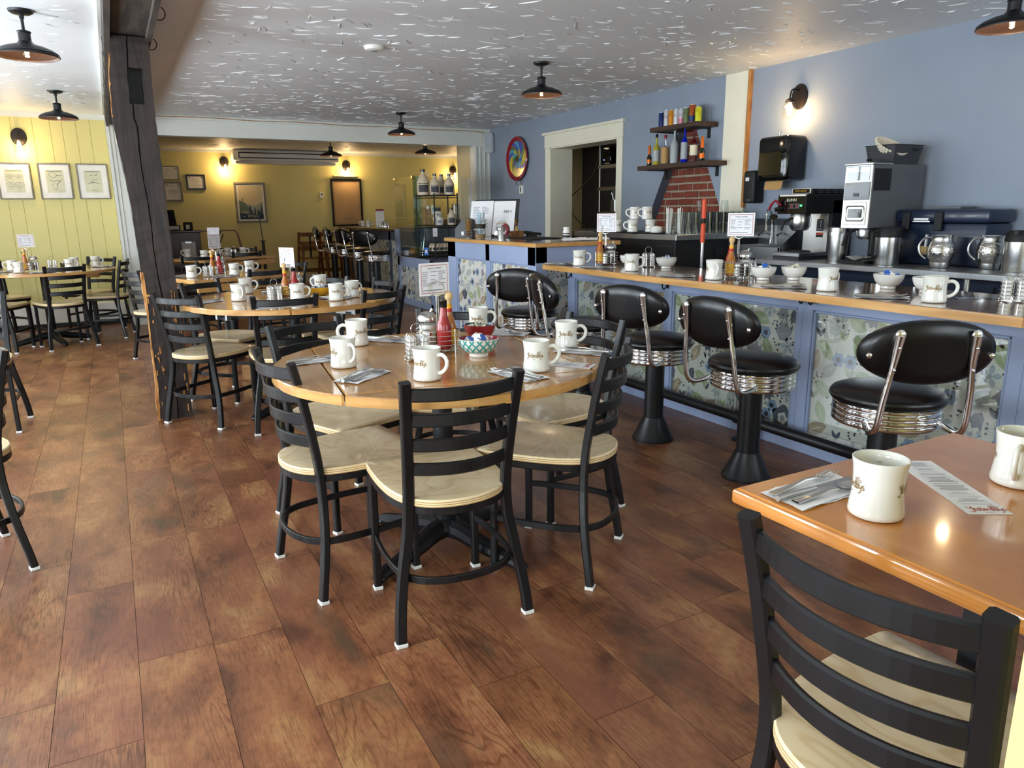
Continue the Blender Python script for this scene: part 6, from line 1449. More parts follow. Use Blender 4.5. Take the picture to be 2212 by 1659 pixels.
for j in range(5):
    for k in range(14): F.append((j*14+k, j*14+(k+1) % 14, (j+1)*14+(k+1) % 14, (j+1)*14+k))
mb.add(V, F, 'jar_glass', True); mb.build('plastic_wrap', t, ang=15); mb = MB(); mb.sphere((.035, -.01, .075), .05, 'plat_red', 12, 8, (.8, .8, 1.2)); mb.build('red_pouch', t)
t = thing('wooden_block', 'small wooden box with a brass jigger beside the plastic-wrapped shaker', 'box', (3.34, 6.05, ZR)); mb = MB(); mb.box((-.05, -.05, 0), (.05, .05, .06), 'highchair_wood', bev=.003); mb.build('box_body', t); mb = MB(); mb.lathe([(.022, .0), (.006, .045), (.022, .1)], 'brass', 16, Matrix.Translation((0, 0, .062)), cap=False); mb.build('jigger', t)
def terminal(loc, rz, lab):
    t = thing('card_reader', lab, 'card reader', loc, rz, 'black card readers on the counter'); mb = MB(); mb.box((-.05, -.04, 0), (.05, .04, .03), 'matte_black', bev=.008); mb.box((-.09, -.035, .025), (.09, .035, .05), 'gloss_black', bev=.008, M=Matrix.Rotation(.12, 4, 'Y')); mb.build('housing', t)
    mb = MB(); mb.box((-.06, -.028, .05), (.01, .028, .052), 'dark_grey', M=Matrix.Rotation(.12, 4, 'Y')); mb.build('screen', t)
terminal((3.50, 6.05, ZR), R(-25), 'black card reader lying on the register counter, in front of the blue wall'); terminal((3.52, 6.38, ZR), R(60), 'black card reader half hidden behind the wooden box')
t = thing('menu_stand', 'black stand with printed white menu sheets on the register counter', 'menu stand', (3.28, 6.42, ZR), R(-62)); Mx = Matrix.Rotation(-.18, 4, 'X')
mb = MB(); mb.box((-.25, 0, .0), (.27, .012, .36), 'matte_black', bev=.004, M=Mx); mb.box((-.1, 0, 0), (.1, .16, .01), 'matte_black'); mb.build('backboard', t)
mb = MB(); mb.box((-.29, -.006, -.0), (-.02, -.002, .345), 'paper', M=Mx); mb.box((-.01, -.008, .02), (.24, -.003, .34), 'paper', M=Mx)
F1 = Mx @ face_M((-.155, -.0065, .17), (1, 0, 0), (0, 0, 1)); menu_lines(mb, F1, .26, .32, 2, random.Random(12), 'grey_ink', .85, .1, .05); F2 = Mx @ face_M((.115, -.0085, .17), (1, 0, 0), (0, 0, 1)); text_into(mb, 'B&B A', .035, 'dark_ink', F2 @ Matrix.Translation((.04, .07, .001))); stroke(mb, F2, [(-.06+.04*cos(q), .1+.03*sin(q)) for q in [i*.5 for i in range(13)]], .004, 'packet_cream'); menu_lines(mb, F2, .2, .3, 1, random.Random(13), 'label_yellow', .35, .3, .05); mb.build('menu_sheets', t)
t = thing('receipt_printer', 'dark grey receipt printer at the far end of the register counter', 'printer', (3.04, 6.50, ZR), R(-55)); mb = MB(); mb.prism([(-.1, 0), (.06, 0), (.06, .17), (.0, .18), (-.1, .08)], -.06, .06, 'dark_grey', M=Matrix.Rotation(pi/2, 4, 'X')); mb.build('housing', t); mb = MB(); mb.box((-.03, -.062, .02), (.0, -.06, .055), 'paper'); mb.build('sticker', t)
t = thing('folded_towel', 'white bar towel stretched along the end of the register counter', 'towel', (3.42, 5.03, ZR)); mb = MB(); rnd = random.Random(5); V = []; F = []
for j in range(4):
    for i in range(15): V.append((-.24+i*.033, -.04+j*.028+rnd.uniform(-.006, .006), .004+(0 if j in (0, 3) else .014+rnd.random()*.01)))
for j in range(3):
    for i in range(14): F.append((j*15+i, j*15+i+1, (j+1)*15+i+1, (j+1)*15+i))
mb.add(V, F, 'napkin', True); mb.build('cloth', t)
t = thing('spray_can', 'white capped canister standing before the kitchen doorway', 'canister', (3.52, 5.47, ZR)); mb = MB(); mb.lathe([(.03, 0), (.031, .003), (.031, .065)], 'white_plastic', 22); mb.build('can_body', t); mb = MB(); mb.lathe([(.0314, .01), (.0314, .03)], 'pencil', 22, cap=False); mb.lathe([(.0314, .04), (.0314, .048)], 'pencil', 22, cap=False); mb.build('can_label', t); mb = MB(); mb.lathe([(.027, .065), (.028, .095), (.024, .1)], 'white_plastic', 20); mb.build('cap', t)

# ------------------------------------------------------------ wire rack with syrup jugs
wr = thing('wire_rack', 'black quarter-round wire rack of syrup jugs standing by the pastry case', 'rack', (3.86, 9.25, .675)); zs3 = (.10, .44, .83)
mb = MB(); c4 = [(-.20, .16), (-.08, -.17), (.24, -.20), (.26, .16)]
mb2 = []
for x, y in c4: mm = MB(); mm.cyl((x, y, 0), (x, y, .86), .010, 'black_metal', 8); mm.build('rack_post', wr)
for z in zs3:
    mm = MB(); loop = [(-.20, .16, z), (-.17, .02, z), (-.08, -.17, z), (.06, -.21, z), (.24, -.20, z), (.26, .16, z)]
    mm.tube(loop, .006, 'black_metal', 6, True); mm.tube([(a, b, c-.03) for a, b, c in loop], .004, 'black_metal', 6, True)
    for k in range(12): x = -.17+k*.036; mm.tube([(x, max(-.19, -.17-.1*(x+.08)) if x > -.08 else .0, z), (x, .16, z)], .003, 'black_metal', 4)
    mm.build('wire_shelf', wr)
mat('jug_plastic', 'd3c4ac', .4, var=.05); mat('jug_art', '3f4248', .6, var=.5, scale=40)
def jug():
    t = thing('syrup_jug', 'x', 'jug'); mb = MB(); mb.lathe([(.055, 0), (.062, .006), (.063, .02), (.063, .12), (.058, .14), (.035, .185), (.02, .20), (.018, .225)], 'jug_plastic', 28); mb.build('jug_body', t)
    mb = MB(); mb.lathe([(.0636, .03), (.0636, .10)], 'jug_art', 24, cap=False, a0=-2.3, a1=-.7); mb.lathe([(.0636, .108), (.0636, .116)], 'jug_art', 24, cap=False, a0=-2.4, a1=-.6); mb.build('printed_picture', t)
    mb = MB(); mb.lathe([(.021, .222), (.022, .245), (.02, .248), (.001, .248)], 'gloss_black', 18); mb.build('cap', t)
    mb = MB(); mb.tube(smoothpath([Vector(p) for p in ((.018, 0, .212), (.045, 0, .215), (.055, 0, .19), (.05, 0, .16))], 4), .006, 'jug_plastic', 8); mb.build('handle', t); return t
zb0 = .675+zs3[2]+.006; K = [(3.74, 9.34, zb0, 1.35, 'large cream syrup jug at the left of the rack top'), (3.83, 9.16, zb0, 1.1, 'cream syrup jug second from left on the rack top'), (4.0, 9.33, zb0, 1.1, 'cream syrup jug at the back of the rack top'), (4.02, 9.12, zb0, 1.1, 'cream syrup jug at the right of the rack top'), (4.04, 9.12, .675+zs3[1]+.006, .9, 'cream syrup jug on the middle shelf of the rack')]
for i, (x, y, z, s, lab) in enumerate(K):
    o = put('jug', jug, x, y, z, R(-25), lab, 'syrup jugs on the wire rack'); o.scale = (s, s, s)
rnd = random.Random(2)
for i in range(11):
    x, y = 3.78+(i % 6)*.052, 9.14+(i//6)*.10+rnd.uniform(-.01, .01); s = .46
    o = put('jug', jug, x, y, .675+zs3[0]+.006, R(-25+rnd.uniform(-20, 20)), 'small cream syrup bottle crowded on the bottom shelf of the rack', 'small syrup bottles on the rack bottom shelf'); o.scale = (s, s, s)
def tubw(x, y, z, s, lab):
    if 'cream_tub' not in PROTO:
        t = PROTO['cream_tub'] = thing('candy_tub', lab, 'tub', (x, y, z)); mb = MB(); mb.lathe([(.055, 0), (.07, .085)], 'white_plastic', 26); mb.build('tub_body', t); mb = MB(); mb.lathe([(.073, .085), (.073, .093), (.001, .094)], 'white_plastic', 26); mb.build('lid', t)
        mb = MB(); mb.lathe([(.063, .03), (.0685, .06)], 'grey_ink', 20, cap=False, a0=-2.1, a1=-1.5); mb.build('tub_sticker', t)
    else: t = dup(PROTO['cream_tub'], (x, y, z), 0, lab)
    t.scale = (s, s, s); t['group'] = 'white candy tubs on the rack'
z2 = .675+zs3[1]+.006
tubw(3.86, 9.14, z2, 1.05, 'white lidded candy tub on the rack middle shelf, lower of the stack'); tubw(3.85, 9.15, z2+.1, .85, 'white lidded candy tub on the rack middle shelf, upper of the stack')
for i, (x, y, dz, lab) in enumerate(((3.75, 9.28, 0, 'clear box of brown candy, lower left on the rack middle shelf'), (3.75, 9.28, .13, 'clear box of brown candy with round tag, upper left on the rack'), (3.93, 9.32, .0, 'clear box of dark candy behind the white tubs'), (3.90, 9.3, .14, 'clear box of dark candy, highest on the rack middle shelf'))):
    t = thing('candy_box', lab, 'box', (x, y, z2+dz), 0, 'clear candy boxes on the rack'); mb = MB(); mb.box((-.055, -.04, 0), (.055, .04, .12), 'jar_glass'); mb.build('clear_box', t); mb = MB(); mb.box((-.05, -.035, .004), (.05, .035, .09), 'granola' if i < 2 else 'dark_food', bev=.01); mb.build('candies', t)
    if i == 1: mb = MB(); mb.lathe([(.022, 0), (.001, .001)], 'paper', 18, Matrix.Translation((-.0, -.042, .1)) @ Matrix.Rotation(pi/2, 4, 'X'), cap=False); mb.build('round_tag', t)
mb = MB(); mb.box((-.03, -.001, -.11), (.03, .001, 0), 'paper'); menu_lines(mb, face_M((0, -.0012, -.055), (1, 0, 0), (0, 0, 1)), .05, .1, 1, random.Random(2), 'grey_ink'); tag(mb.build('price_card', None, (3.775, 9.07, .675+zs3[1]-.03), (0, 0, R(-10))), 'white price card hanging from the middle shelf of the wire rack', 'card')
mat('sticker_blue', '2f74c8', .5)
mb = MB(); mb.box((-.035, -.002, -.05), (.035, 0, .05), 'sticker_blue'); mb.box((-.018, -.003, -.022), (.018, -.002, .022), 'paper'); tag(mb.build('blue_sign', None, (3.685, 9.18, .78), (0, 0, R(-60))), 'small blue sign leaning by the foot of the wire rack', 'sign')
# napkin dispenser and card on back bar
t = thing('menu_holder', 'tall printed menu card standing on the back bar', 'menu', (3.93, 11.72, 1.0505)); mb = MB(); mb.box((-.07, .05, 0), (.07, .053, .30), 'paper'); mb.box((-.07, .047, .27), (.07, .05, .30), 'plat_red'); mb.build('menu_sheet', t)
t = thing('napkin_dispenser', 'steel napkin dispenser on the blue wall end of the back room', 'napkin dispenser', (4.95, 11.0, 1.05)); mb = MB(); mb.box((-.05, -.05, .12), (.05, .05, .36), 'steel', bev=.006); mb.box((-.2, -.1, 0), (.1, .1, .12), 'dark_wood'); mb.build('housing', t); mb = MB(); mb.box((-.03, -.052, .2), (.03, -.05, .33), 'paper'); mb.build('napkins', t)

# ------------------------------------------------------------ black cabinet with steel top, glasses
bc = thing('bar_cabinet', 'tall black bar cabinet with steel rim, carrying mugs and stacked glasses', 'cabinet', (4.03, 4.62, 0))
mb = MB(); mb.box((.015, .015, 0), (.955, 1.48, 1.04), 'matte_black'); mb.box((.45, .0, 0), (.955, .02, .98), 'matte_black'); mb.build('cabinet_body', bc)
mb = MB(); mb.box((0, 0, 1.04), (.965, 1.5, 1.088), 'steel_flat', bev=.004); mb.build('steel_top', bc)
mb = MB(); mb.box((.011, .05, .99), (.015, 1.46, .995), 'dark_grey'); mb.box((.011, .0151, .02), (.0155, .03, 1.03), 'dark_grey'); mb.build('door_seam', bc)
mb = MB(); mb.box((0, .25, .0), (.35, 1.2, .012), 'matte_black', bev=.003); tag(mb.build('bar_mat', None, (4.05, 4.62, 1.0885)), 'thin black rubber mat under the mugs on the black cabinet', 'mat')
for o in [o for o in bpy.data.objects if o.parent is None and o.name.startswith('coffee_mug')]:
    if o.get('group') == MG[4]: o.location.z += .0105
GL = None
def glass(x, y, z, lab, g):
    global GL
    if GL is None: mb = MB(); mb.lathe([(.027, .085), (.028, .088), (.036, .0), (.034, .0), (.0262, .084)], 'jar_glass', 18, cap=False); mb.lathe([(.001, .087), (.027, .088)], 'jar_glass', 18, cap=False); GL = mb.build('drinking_glass', None, (x, y, z)); tag(GL, lab, 'glass', g)
    else: dup(GL, (x, y, z), 0, lab, g)
for r_ in range(4):
    for c_ in range(9):
        x, y = 4.22+c_*.078, 4.69+r_*.082
        for lv in range(2):
            glass(x, y, 1.0886+lv*.0895, 'clear tumbler turned upside down in the %s layer of the stacked glasses' % ('lower', 'upper')[lv], 'stacked tumblers, %s layer' % ('lower', 'upper')[lv])
t = thing('glass_tray', 'clear plastic tray lid lying on the stacked tumblers', 'tray', (4.53, 4.81, 1.2685)); mb = MB(); mb.box((-.37, -.15, 0), (.38, .15, .004), 'clear_glass'); mb.build('tray_sheet', t)
glass(4.36, 4.72, 1.273, 'single clear tumbler on top of the glasses, left one', 'tumblers on top of the tray'); glass(4.66, 4.74, 1.273, 'single clear tumbler on top of the glasses, right one', 'tumblers on top of the tray')
for i, (x, y) in enumerate(((4.10, 4.80), (4.14, 4.71))):
    t = thing('straw_glass', ('tall clear glass of white straws, left of the pair beside the tumblers', 'tall clear glass of white straws, right of the pair beside the tumblers')[i], 'glass', (x, y, 1.0886), 0, 'tall glasses of straws'); mb = MB(); mb.lathe([(.03, 0), (.033, .09), (.038, .17)], 'jar_glass', 20, cap=False); mb.build('tall_glass', t); mb = MB(); rnd = random.Random(i)
    for k in range(10): a = rnd.random()*6.3; r = .02*rnd.random(); mb.tube([(r*cos(a), r*sin(a), .01), (r*cos(a)*1.8, r*sin(a)*1.8, .2+rnd.random()*.02)], .003, 'white_plastic', 5)
    mb.build('straws', t)['kind'] = 'stuff'
mb = MB(); mb.lathe([(.05, 0), (.055, .025), (.04, .05), (.0, .055)], 'white_plastic', 20); tag(mb.build('small_lid', None, (4.09, 4.94, 1.101)), 'low white saucer-like cup between mugs and straw glasses', 'cup')
# mops behind the counter
mat('orange_grip', 'e0512a', .45)
for x, y, zt_, lab, b in ((4.0, 4.28, 1.35, 'mop handle with tall orange grip, the higher one', 'matte_black'), (3.97, 4.25, 1.17, 'mop handle with red-orange grip and grey pole, the lower one', 'steel')):
    t = thing('mop_handle', lab, 'mop handle', (x, y, 0)); mb = MB(); mb.cyl((0, 0, .0), (0, 0, zt_-.12), .012, b, 12); mb.build('pole', t); mb = MB(); mb.cyl((0, 0, zt_-.13), (0, 0, zt_), .017, 'orange_grip', 14); mb.sphere((0, 0, zt_), .017, 'orange_grip', 10, 6); mb.build('grip', t)

# ------------------------------------------------------------ wall shelves with bottles and cans
def shelf(y0, y1, z, lab, br):
    t = thing('wall_shelf', lab, 'shelf', (5.0, (y0+y1)/2, z), 0, 'dark wooden shelves on the blue wall'); h = (y1-y0)/2; mb = MB(); mb.box((-.26, -h, -.042), (-.004, h, 0), 'shelf_wood', bev=.003); mb.build('shelf_board', t)
    for b in br: mb = MB(); mb.box((-.23, b-.016, -.05), (-.0, b+.016, -.042), 'matte_black'); mb.box((-.012, b-.016, -.13), (0, b+.016, -.042), 'matte_black'); mb.box((-.235, b-.016, -.05), (-.225, b+.016, -.015), 'matte_black'); mb.build('bracket', t)
shelf(5.06, 6.06, 1.715, 'dark wooden wall shelf holding liquor bottles above the brick patch', (-.36, .36)); shelf(5.22, 5.88, 2.062, 'dark wooden wall shelf holding drink cans, upper of the two', (-.22, .24))
glass_mat('gin_clear', (.9, .93, .95), .15, .05); mat('liquor_yellow', 'b9b03c', .15, coat=.5, alpha=.85); mat('cobalt', '0c1fb0', .08, coat=.6); mat('dark_red_liq', '4a0d12', .1, coat=.6); mat('prosecco', '1a2412', .1, coat=.6); mat('foil_orange', 'd9691a', .35, .3); mat('frost', 'aeb4b8', .45, alpha=.9); mat('tequila_lab', 'b48c54', .6, var=.1)
def bottle(y, h, r, body, cap, neck, lab, labm=None, ly=(.25, .55), x=4.86, foil=None, nr=.28):
    t = thing('liquor_bottle', lab, 'bottle', (x, y, 1.7155), 0, 'bottles on the lower wall shelf'); mb = MB(); s = neck*h
    mb.lathe([(r*.9, 0), (r, .006), (r, s*.78), (r*.8, s*.88), (r*nr*1.2, s), (r*nr, s+.01), (r*nr, h*.93)], body, 24); mb.build('bottle_body', t)
    mb = MB(); f0 = h*foil if foil else h*.88; mb.lathe([(r*nr*1.25 if not foil else r*nr*1.6, f0), (r*nr*1.3, h*.97), (r*nr*1.1, h), (.001, h)], cap, 18); mb.build('cap', t)
    if labm: mb = MB(); mb.lathe([(r*1.015, s*ly[0]), (r*1.015, s*ly[1])], labm, 24, cap=False, a0=pi*.65, a1=pi*1.6); mb.build('bottle_label', t)
bottle(6.02, .20, .024, 'prosecco', 'foil_orange', .55, 'small dark sparkling wine bottle with orange foil, leftmost on the shelf', 'foil_orange', (.3, .6), foil=.58, nr=.4)
bottle(5.91, .30, .036, 'liquor_yellow', 'gloss_black', .68, 'pale yellow liquor bottle with black cap, second from left', 'frost', (.2, .7)); bottle(5.78, .28, .040, 'gin_clear', 'plat_red', .62, 'clear bottle with tan label and red cap on the shelf', 'tequila_lab', (.08, .95))
bottle(5.645, .365, .040, 'frost', 'frost', .62, 'tall frosted white bottle reaching the upper shelf'); bottle(5.505, .355, .034, 'cobalt', 'chrome', .66, 'cobalt blue liquor bottle in the middle of the shelf', 'frost', (.15, .8)); bottle(5.375, .33, .038, 'dark_red_liq', 'gloss_black', .62, 'dark red liquor bottle with cream label on the shelf', 'packet_cream', (.3, .75)); bottle(5.265, .22, .026, 'prosecco', 'foil_orange', .55, 'small dark sparkling wine bottle with orange foil, rightmost on the shelf', 'foil_orange', (.25, .6), foil=.55, nr=.4)
CC = dict(can_navy='26376b', can_white='c9cbd0', can_orange='d68a1e', can_silver='d7d9dc', can_pink='c8788c', can_landscape='6b7d55', can_copper='a8562c', can_lime='c9cc2f', can_alu='a3a5a8')
for k_, c_ in CC.items(): mat(k_, c_, .3, .3, var=.25, scale=50)
def can(x, y, h, m, lab, txt=None, g='drink cans on the upper wall shelf', sub=None):
    t = thing('drink_can', lab, 'can', (x, y, 2.0625), 0, g); r = .031; mb = MB(); mb.lathe([(.024, 0), (r, .008), (r, h-.012), (.026, h-.003)], m, 22); 
    if sub: mb.lathe([(r*1.01, h*.1), (r*1.01, h*.4)], sub, 22, cap=False)
    mb.build('can_body', t); mb = MB(); mb.lathe([(.0265, h-.004), (.027, h), (.024, h-.002), (.001, h-.003)], 'can_alu', 20); mb.build('can_top', t)
    if txt:
        mb = MB(); n = len(txt)
        text_into(mb, txt, .026, 'label_red' if m in ('can_white', 'can_silver') else 'packet_cream', Matrix.Identity(4)); V = []
        for v in mb.v: a = pi+.25-v.x/r*1.0; V.append(Vector((r*1.02*cos(a), r*1.02*sin(a), h*.55+v.y)))
        mb.v = V; mb.build('lettering', t)
cans = [(5.835, .145, 'can_navy', 'dark blue drink can, leftmost on the upper shelf', None, None), (5.76, .16, 'can_white', 'white drink can with red lettering, second from left', 'POLAR', None), (5.69, .15, 'can_orange', 'orange drink can on the upper shelf', 'J', None), (5.62, .15, 'can_silver', 'white drink can with dark print, middle of the upper shelf', 'O', None), (5.55, .145, 'can_white', 'white drink can with pink print on the upper shelf', 'M', 'can_pink'), (5.48, .145, 'can_landscape', 'green landscape drink can on the upper shelf', None, None), (5.405, .165, 'can_copper', 'copper orange drink can, tallest on the upper shelf', None, 'can_navy'), (5.325, .135, 'can_lime', 'yellow and blue drink can, rightmost on the upper shelf', None, None)]
for y, h, m, lab, tx, sub in cans: can(4.85, y, h, m, lab, tx, sub=sub)
for y in (5.79, 5.60, 5.52, 5.44): can(4.93, y, .165, 'can_alu', 'plain silver drink can in the back row of the upper shelf', None, 'silver cans in the back row')

# ------------------------------------------------------------ dispensers on the blue wall
t = thing('towel_dispenser', 'glossy black paper towel dispenser on the blue wall under the sconce', 'towel dispenser', (5.0, 4.36, 1.68), -pi/2)
mb = MB(); mb.box((-.155, -.23, -.175), (.16, 0, .175), 'gloss_black', bev=.035, seg=4); mb.build('housing', t); mb = MB(); mb.box((-.125, -.235, -.13), (.10, -.228, .05), 'gloss_black', bev=.002); mb.build('window_panel', t)
mb = MB(); mb.add([(-.11, -.16, -.17), (.07, -.16, -.17), (.06, -.165, -.235), (.04, -.17, -.245), (-.12, -.165, -.24)], [(0, 1, 2, 3, 4)], 'tequila_lab'); mb.build('paper_towel', t); mb = MB(); mb.cyl((-.03, -.12, .17), (-.03, -.12, .20), .008, 'steel', 10); mb.cyl((-.03, -.12, .2), (-.03, -.12, .212), .013, 'steel', 10); mb.build('lock_knob', t)
t = thing('soap_dispenser', 'matte black soap dispenser left of the towel dispenser', 'soap dispenser', (4.99, 4.68, 1.47), -pi/2); mb = MB(); mb.box((-.07, -.12, -.135), (.06, 0, .135), 'matte_black', bev=.02, seg=3); mb.build('housing', t); mb = MB(); mb.box((-.04, -.123, .05), (.0, -.12, .08), 'paper'); mb.build('sticker', t); mb = MB(); mb.sphere((-.005, -.1, -.11), .045, 'dark_grey', 16, 8, (1, .6, .6)); mb.build('push_lever', t)

# ------------------------------------------------------------ hand sink
sk = thing('hand_sink', 'stainless hand sink with gooseneck faucet left of the coffee brewer', 'sink', (4.6, 4.36, .99))
mb = MB(); mb.box((0, -.30, -.1), (.02, .26, 0), 'steel_flat', bev=.004); mb.box((0, -.30, -.1), (.4, -.28, 0), 'steel_flat'); mb.box((0, .24, -.1), (.4, .26, 0), 'steel_flat'); mb.box((.02, -.28, -.1), (.4, .24, -.085), 'steel_flat'); mb.build('basin', sk)
mb = MB(); mb.box((.38, -.30, -.02), (.395, .42, .215), 'steel_flat'); mb.add([(0, -.30, 0), (.395, -.30, 0), (.395, -.30, .2), (.30, -.30, .2)], [(0, 1, 2, 3)], 'steel_flat'); mb.add([(0, -.295, 0), (.395, -.295, 0), (.395, -.295, .2), (.30, -.295, .2)], [(3, 2, 1, 0)], 'steel_flat'); mb.box((.37, -.3, .16), (.38, .3, .215), 'dark_grey'); mb.build('backsplash', sk)
mb = MB(); mb.tube(smoothpath([Vector(p) for p in ((.36, .12, .04), (.36, .12, .2), (.34, .12, .27), (.29, .1, .29), (.25, .08, .25), (.24, .07, .12))], 5), .008, 'chrome', 10); mb.cyl((.36, .12, .04), (.36, .12, 0), .016, 'chrome', 12); mb.cyl((.3, -.0, .08), (.38, -.0, .1), .012, 'chrome', 10); mb.cyl((.3, .2, .08), (.38, .2, .1), .012, 'chrome', 10); mb.build('faucet', sk)
# low navy units under the steel shelf and sink
mat('navy_cabinet', '2f3e58', .5, var=.1)
t = thing('under_counter_unit', 'dark blue low cabinets behind the lunch counter under the steel table', 'cabinet', (4.75, 3.0, 0)); mb = MB(); mb.box((0, -2.2, 0), (.24, 1.5, .84), 'navy_cabinet'); mb.build('cabinet_body', t); mb = MB()
for y in (-1.3, -.5, .3, 1.02, 1.35): mb.box((-.006, y, .02), (0, y+.012, .8), 'matte_black')
mb.build('door_gap', t)
st = thing('steel_table', 'long stainless steel work table carrying the coffee machines', 'work table', (4.64, 2.65, 0))
mb = MB(); mb.box((-.33, -1.35, .877), (.35, 1.39, .916), 'steel_flat', bev=.004); mb.build('tabletop', st)
for y in (-.18, 1.30, -1.2):
    mb = MB(); mb.cyl((-.26, y, 0), (-.26, y, .88), .02, 'steel', 14); mb.build('leg', st)
t = thing('saucer_stack', 'stack of black saucers under the steel table', 'saucers', (4.5, 3.15, .70)); mb = MB()
for k in range(6): mb.lathe([(.05, k*.014), (.085, k*.014+.012), (.086, k*.014+.014), (.05, k*.014+.006)], 'matte_black', 28)
mb.build('saucers', t); mb = MB(); mb.box((-.15, -.5, -.03), (.25, .5, 0), 'steel_flat'); mb.build('undershelf', t)

# ------------------------------------------------------------ coffee brewer
ZS = .9165
br = thing('coffee_brewer', 'black commercial coffee brewer with steel spray head and red lever', 'coffee machine', (4.45, 3.72, ZS))
mb = MB(); mb.box((.30, .0, .0), (.50, .20, .43), 'matte_black', bev=.004); mb.box((0, -.0, .33), (.50, .26, .47), 'matte_black', bev=.006); mb.box((.10, .03, .47), (.48, .22, .51), 'matte_black', bev=.004)
for k in range(4): mb.box((.16+k*.08, .0295, .482), (.21+k*.08, .03, .487), 'mid_grey'); mb.box((.16+k*.08, .0295, .497), (.21+k*.08, .03, .502), 'mid_grey')
mb.build('housing', br)
mb = MB(); mb.box((.285, .02, .02), (.30, .24, .33), 'steel'); mb.box((-.006, .0, .455), (.02, .24, .472), 'steel', bev=.003); mb.box((.09, .04, .475), (.1, .21, .515), 'steel', bev=.003); mb.box((.087, .05, .48), (.09, .20, .51), 'gloss_black')
FM = face_M((.0865, .125, .495), (0, -1, 0), (0, 0, 1)); text_into(mb, 'PRESTO BREWER', .014, 'label_yellow', FM @ Matrix.Translation((0, 0, .001))); mb.build('steel_trim', br)
mb = MB(); mb.box((-.004, .01, .335), (.0, .25, .455), 'gloss_black'); FM = face_M((-.0045, .125, .43), (0, -1, 0), (0, 0, 1)); text_into(mb, 'BUNN', .032, 'packet_cream', FM @ Matrix.Translation((-.0, 0, .001)))
mb.box((-.008, .05, .37), (-.004, .15, .405), 'mid_grey')
for k in range(4): mb.box((-.012, .062+k*.024, .375), (-.008, .075+k*.024, .40), 'plat_red' if k % 2 == 0 else 'gloss_black')
mb.build('control_panel', br)
mat('green_led', '1fd04a', .4, emit=(.1, 1, .25), estr=2.5); mb = MB(); mb.sphere((-.008, .035, .39), .008, 'green_led', 10, 6); mb.build('indicator_light', br)
mb = MB(); mb.tube([(-.02, .21, .395), (-.05, .235, .43), (-.055, .27, .40), (-.05, .29, .365)], .01, 'plat_red', 8); mb.tube([(0, .20, .38), (-.03, .22, .37), (-.045, .24, .36)], .016, 'gloss_black', 8); mb.build('faucet_lever', br)
mb = MB(); mb.lathe([(.02, .20), (.06, .215), (.075, .24), (.078, .29), (.07, .33)], 'steel', 30, Matrix.Translation((.11, .13, 0))); mb.tube([(.03, .14, .30), (-.02, .17, .27), (-.03, .18, .21)], .01, 'matte_black', 8); mb.build('brew_funnel', br)
mb = MB(); mb.box((-.02, .01, .02), (.30, .25, .05), 'steel_flat', bev=.004); mb.box((-.02, .01, 0), (.30, .25, .02), 'dark_grey'); mb.lathe([(.085, .05), (.085, .058), (.078, .06)], 'matte_black', 30, Matrix.Translation((.12, .13, 0))); mb.build('warmer_base', br)
mb = MB(); mb.box((.283, .06, .20), (.2845, .12, .29), 'pencil'); mb.box((.282, .06, .155), (.2845, .12, .19), 'matte_black'); mb.box((.2815, .06, .175), (.2845, .12, .19), 'orange_grip'); FM = face_M((.281, .09, .183), (0, -1, 0), (0, 0, 1)); text_into(mb, 'WARNING', .010, 'matte_black', FM @ Matrix.Translation((0, 0, .0006))); menu_lines(mb, face_M((.2825, .09, .245), (0, -1, 0), (0, 0, 1)) @ Matrix.Translation((0, 0, .001)), .055, .08, 2, random.Random(5), 'paper', .9, .1, .08); mb.build('warning_sticker', br)
mb = MB(); mb.lathe([(.04, 0), (.04, .003), (.001, .0035)], 'gloss_black', 24, Matrix.Translation((-.03, .26, .31)) @ Matrix.Rotation(-pi/2, 4, 'Y') @ Matrix.Diagonal((.5, 1, 1, 1)), cap=False); mb.build('hanging_tag', br)
# ------------------------------------------------------------ grinder tower
gr = thing('coffee_grinder', 'tall silver-fronted coffee grinder with bean hopper window', 'coffee grinder', (4.40, 3.17, ZS))
mb = MB(); mb.box((.012, 0, .235), (.55, .205, .65), 'mid_grey', bev=.004); mb.box((.30, .01, 0), (.55, .195, .24), 'matte_black'); mb.box((.0, .0, 0), (.5, .2, .02), 'matte_black'); mb.build('housing', gr)
mb = MB(); mb.box((0, 0, .235), (.012, .205, .645), 'steel', bev=.003); mb.box((-.006, -.004, .645), (.2, .21, .656), 'steel', bev=.002); mb.box((-.004, .02, .26), (.0, .185, .405), 'steel', bev=.002); mb.tube([(-.006, .045, .285), (-.006, .16, .285), (-.006, .17, .30), (-.006, .17, .365), (-.006, .16, .38), (-.006, .045, .38), (-.006, .035, .365), (-.006, .035, .30)], .005, 'steel', 6, True)
mb.build('steel_front', gr)
mb = MB(); mb.box((-.004, .008, .42), (0, .197, .535), 'gloss_black'); FM = face_M((-.0045, .17, .523), (0, -1, 0), (0, 0, 1)); text_into(mb, 'BUNN', .018, 'packet_cream', FM @ Matrix.Translation((.0, 0, .001))); mb.box((-.007, .085, .443), (-.004, .125, .465), 'mid_grey')
mb.box((-.008, .05, .305), (-.003, .155, .362), 'gloss_black', bev=.002); FM = face_M((-.0085, .1025, .335), (0, -1, 0), (0, 0, 1)); text_into(mb, 'GROUND', .022, 'paper', FM @ Matrix.Translation((0, .011, .001))); text_into(mb, 'FRESH', .022, 'paper', FM @ Matrix.Translation((0, -.010, .001))); mb.build('label_panel', gr)
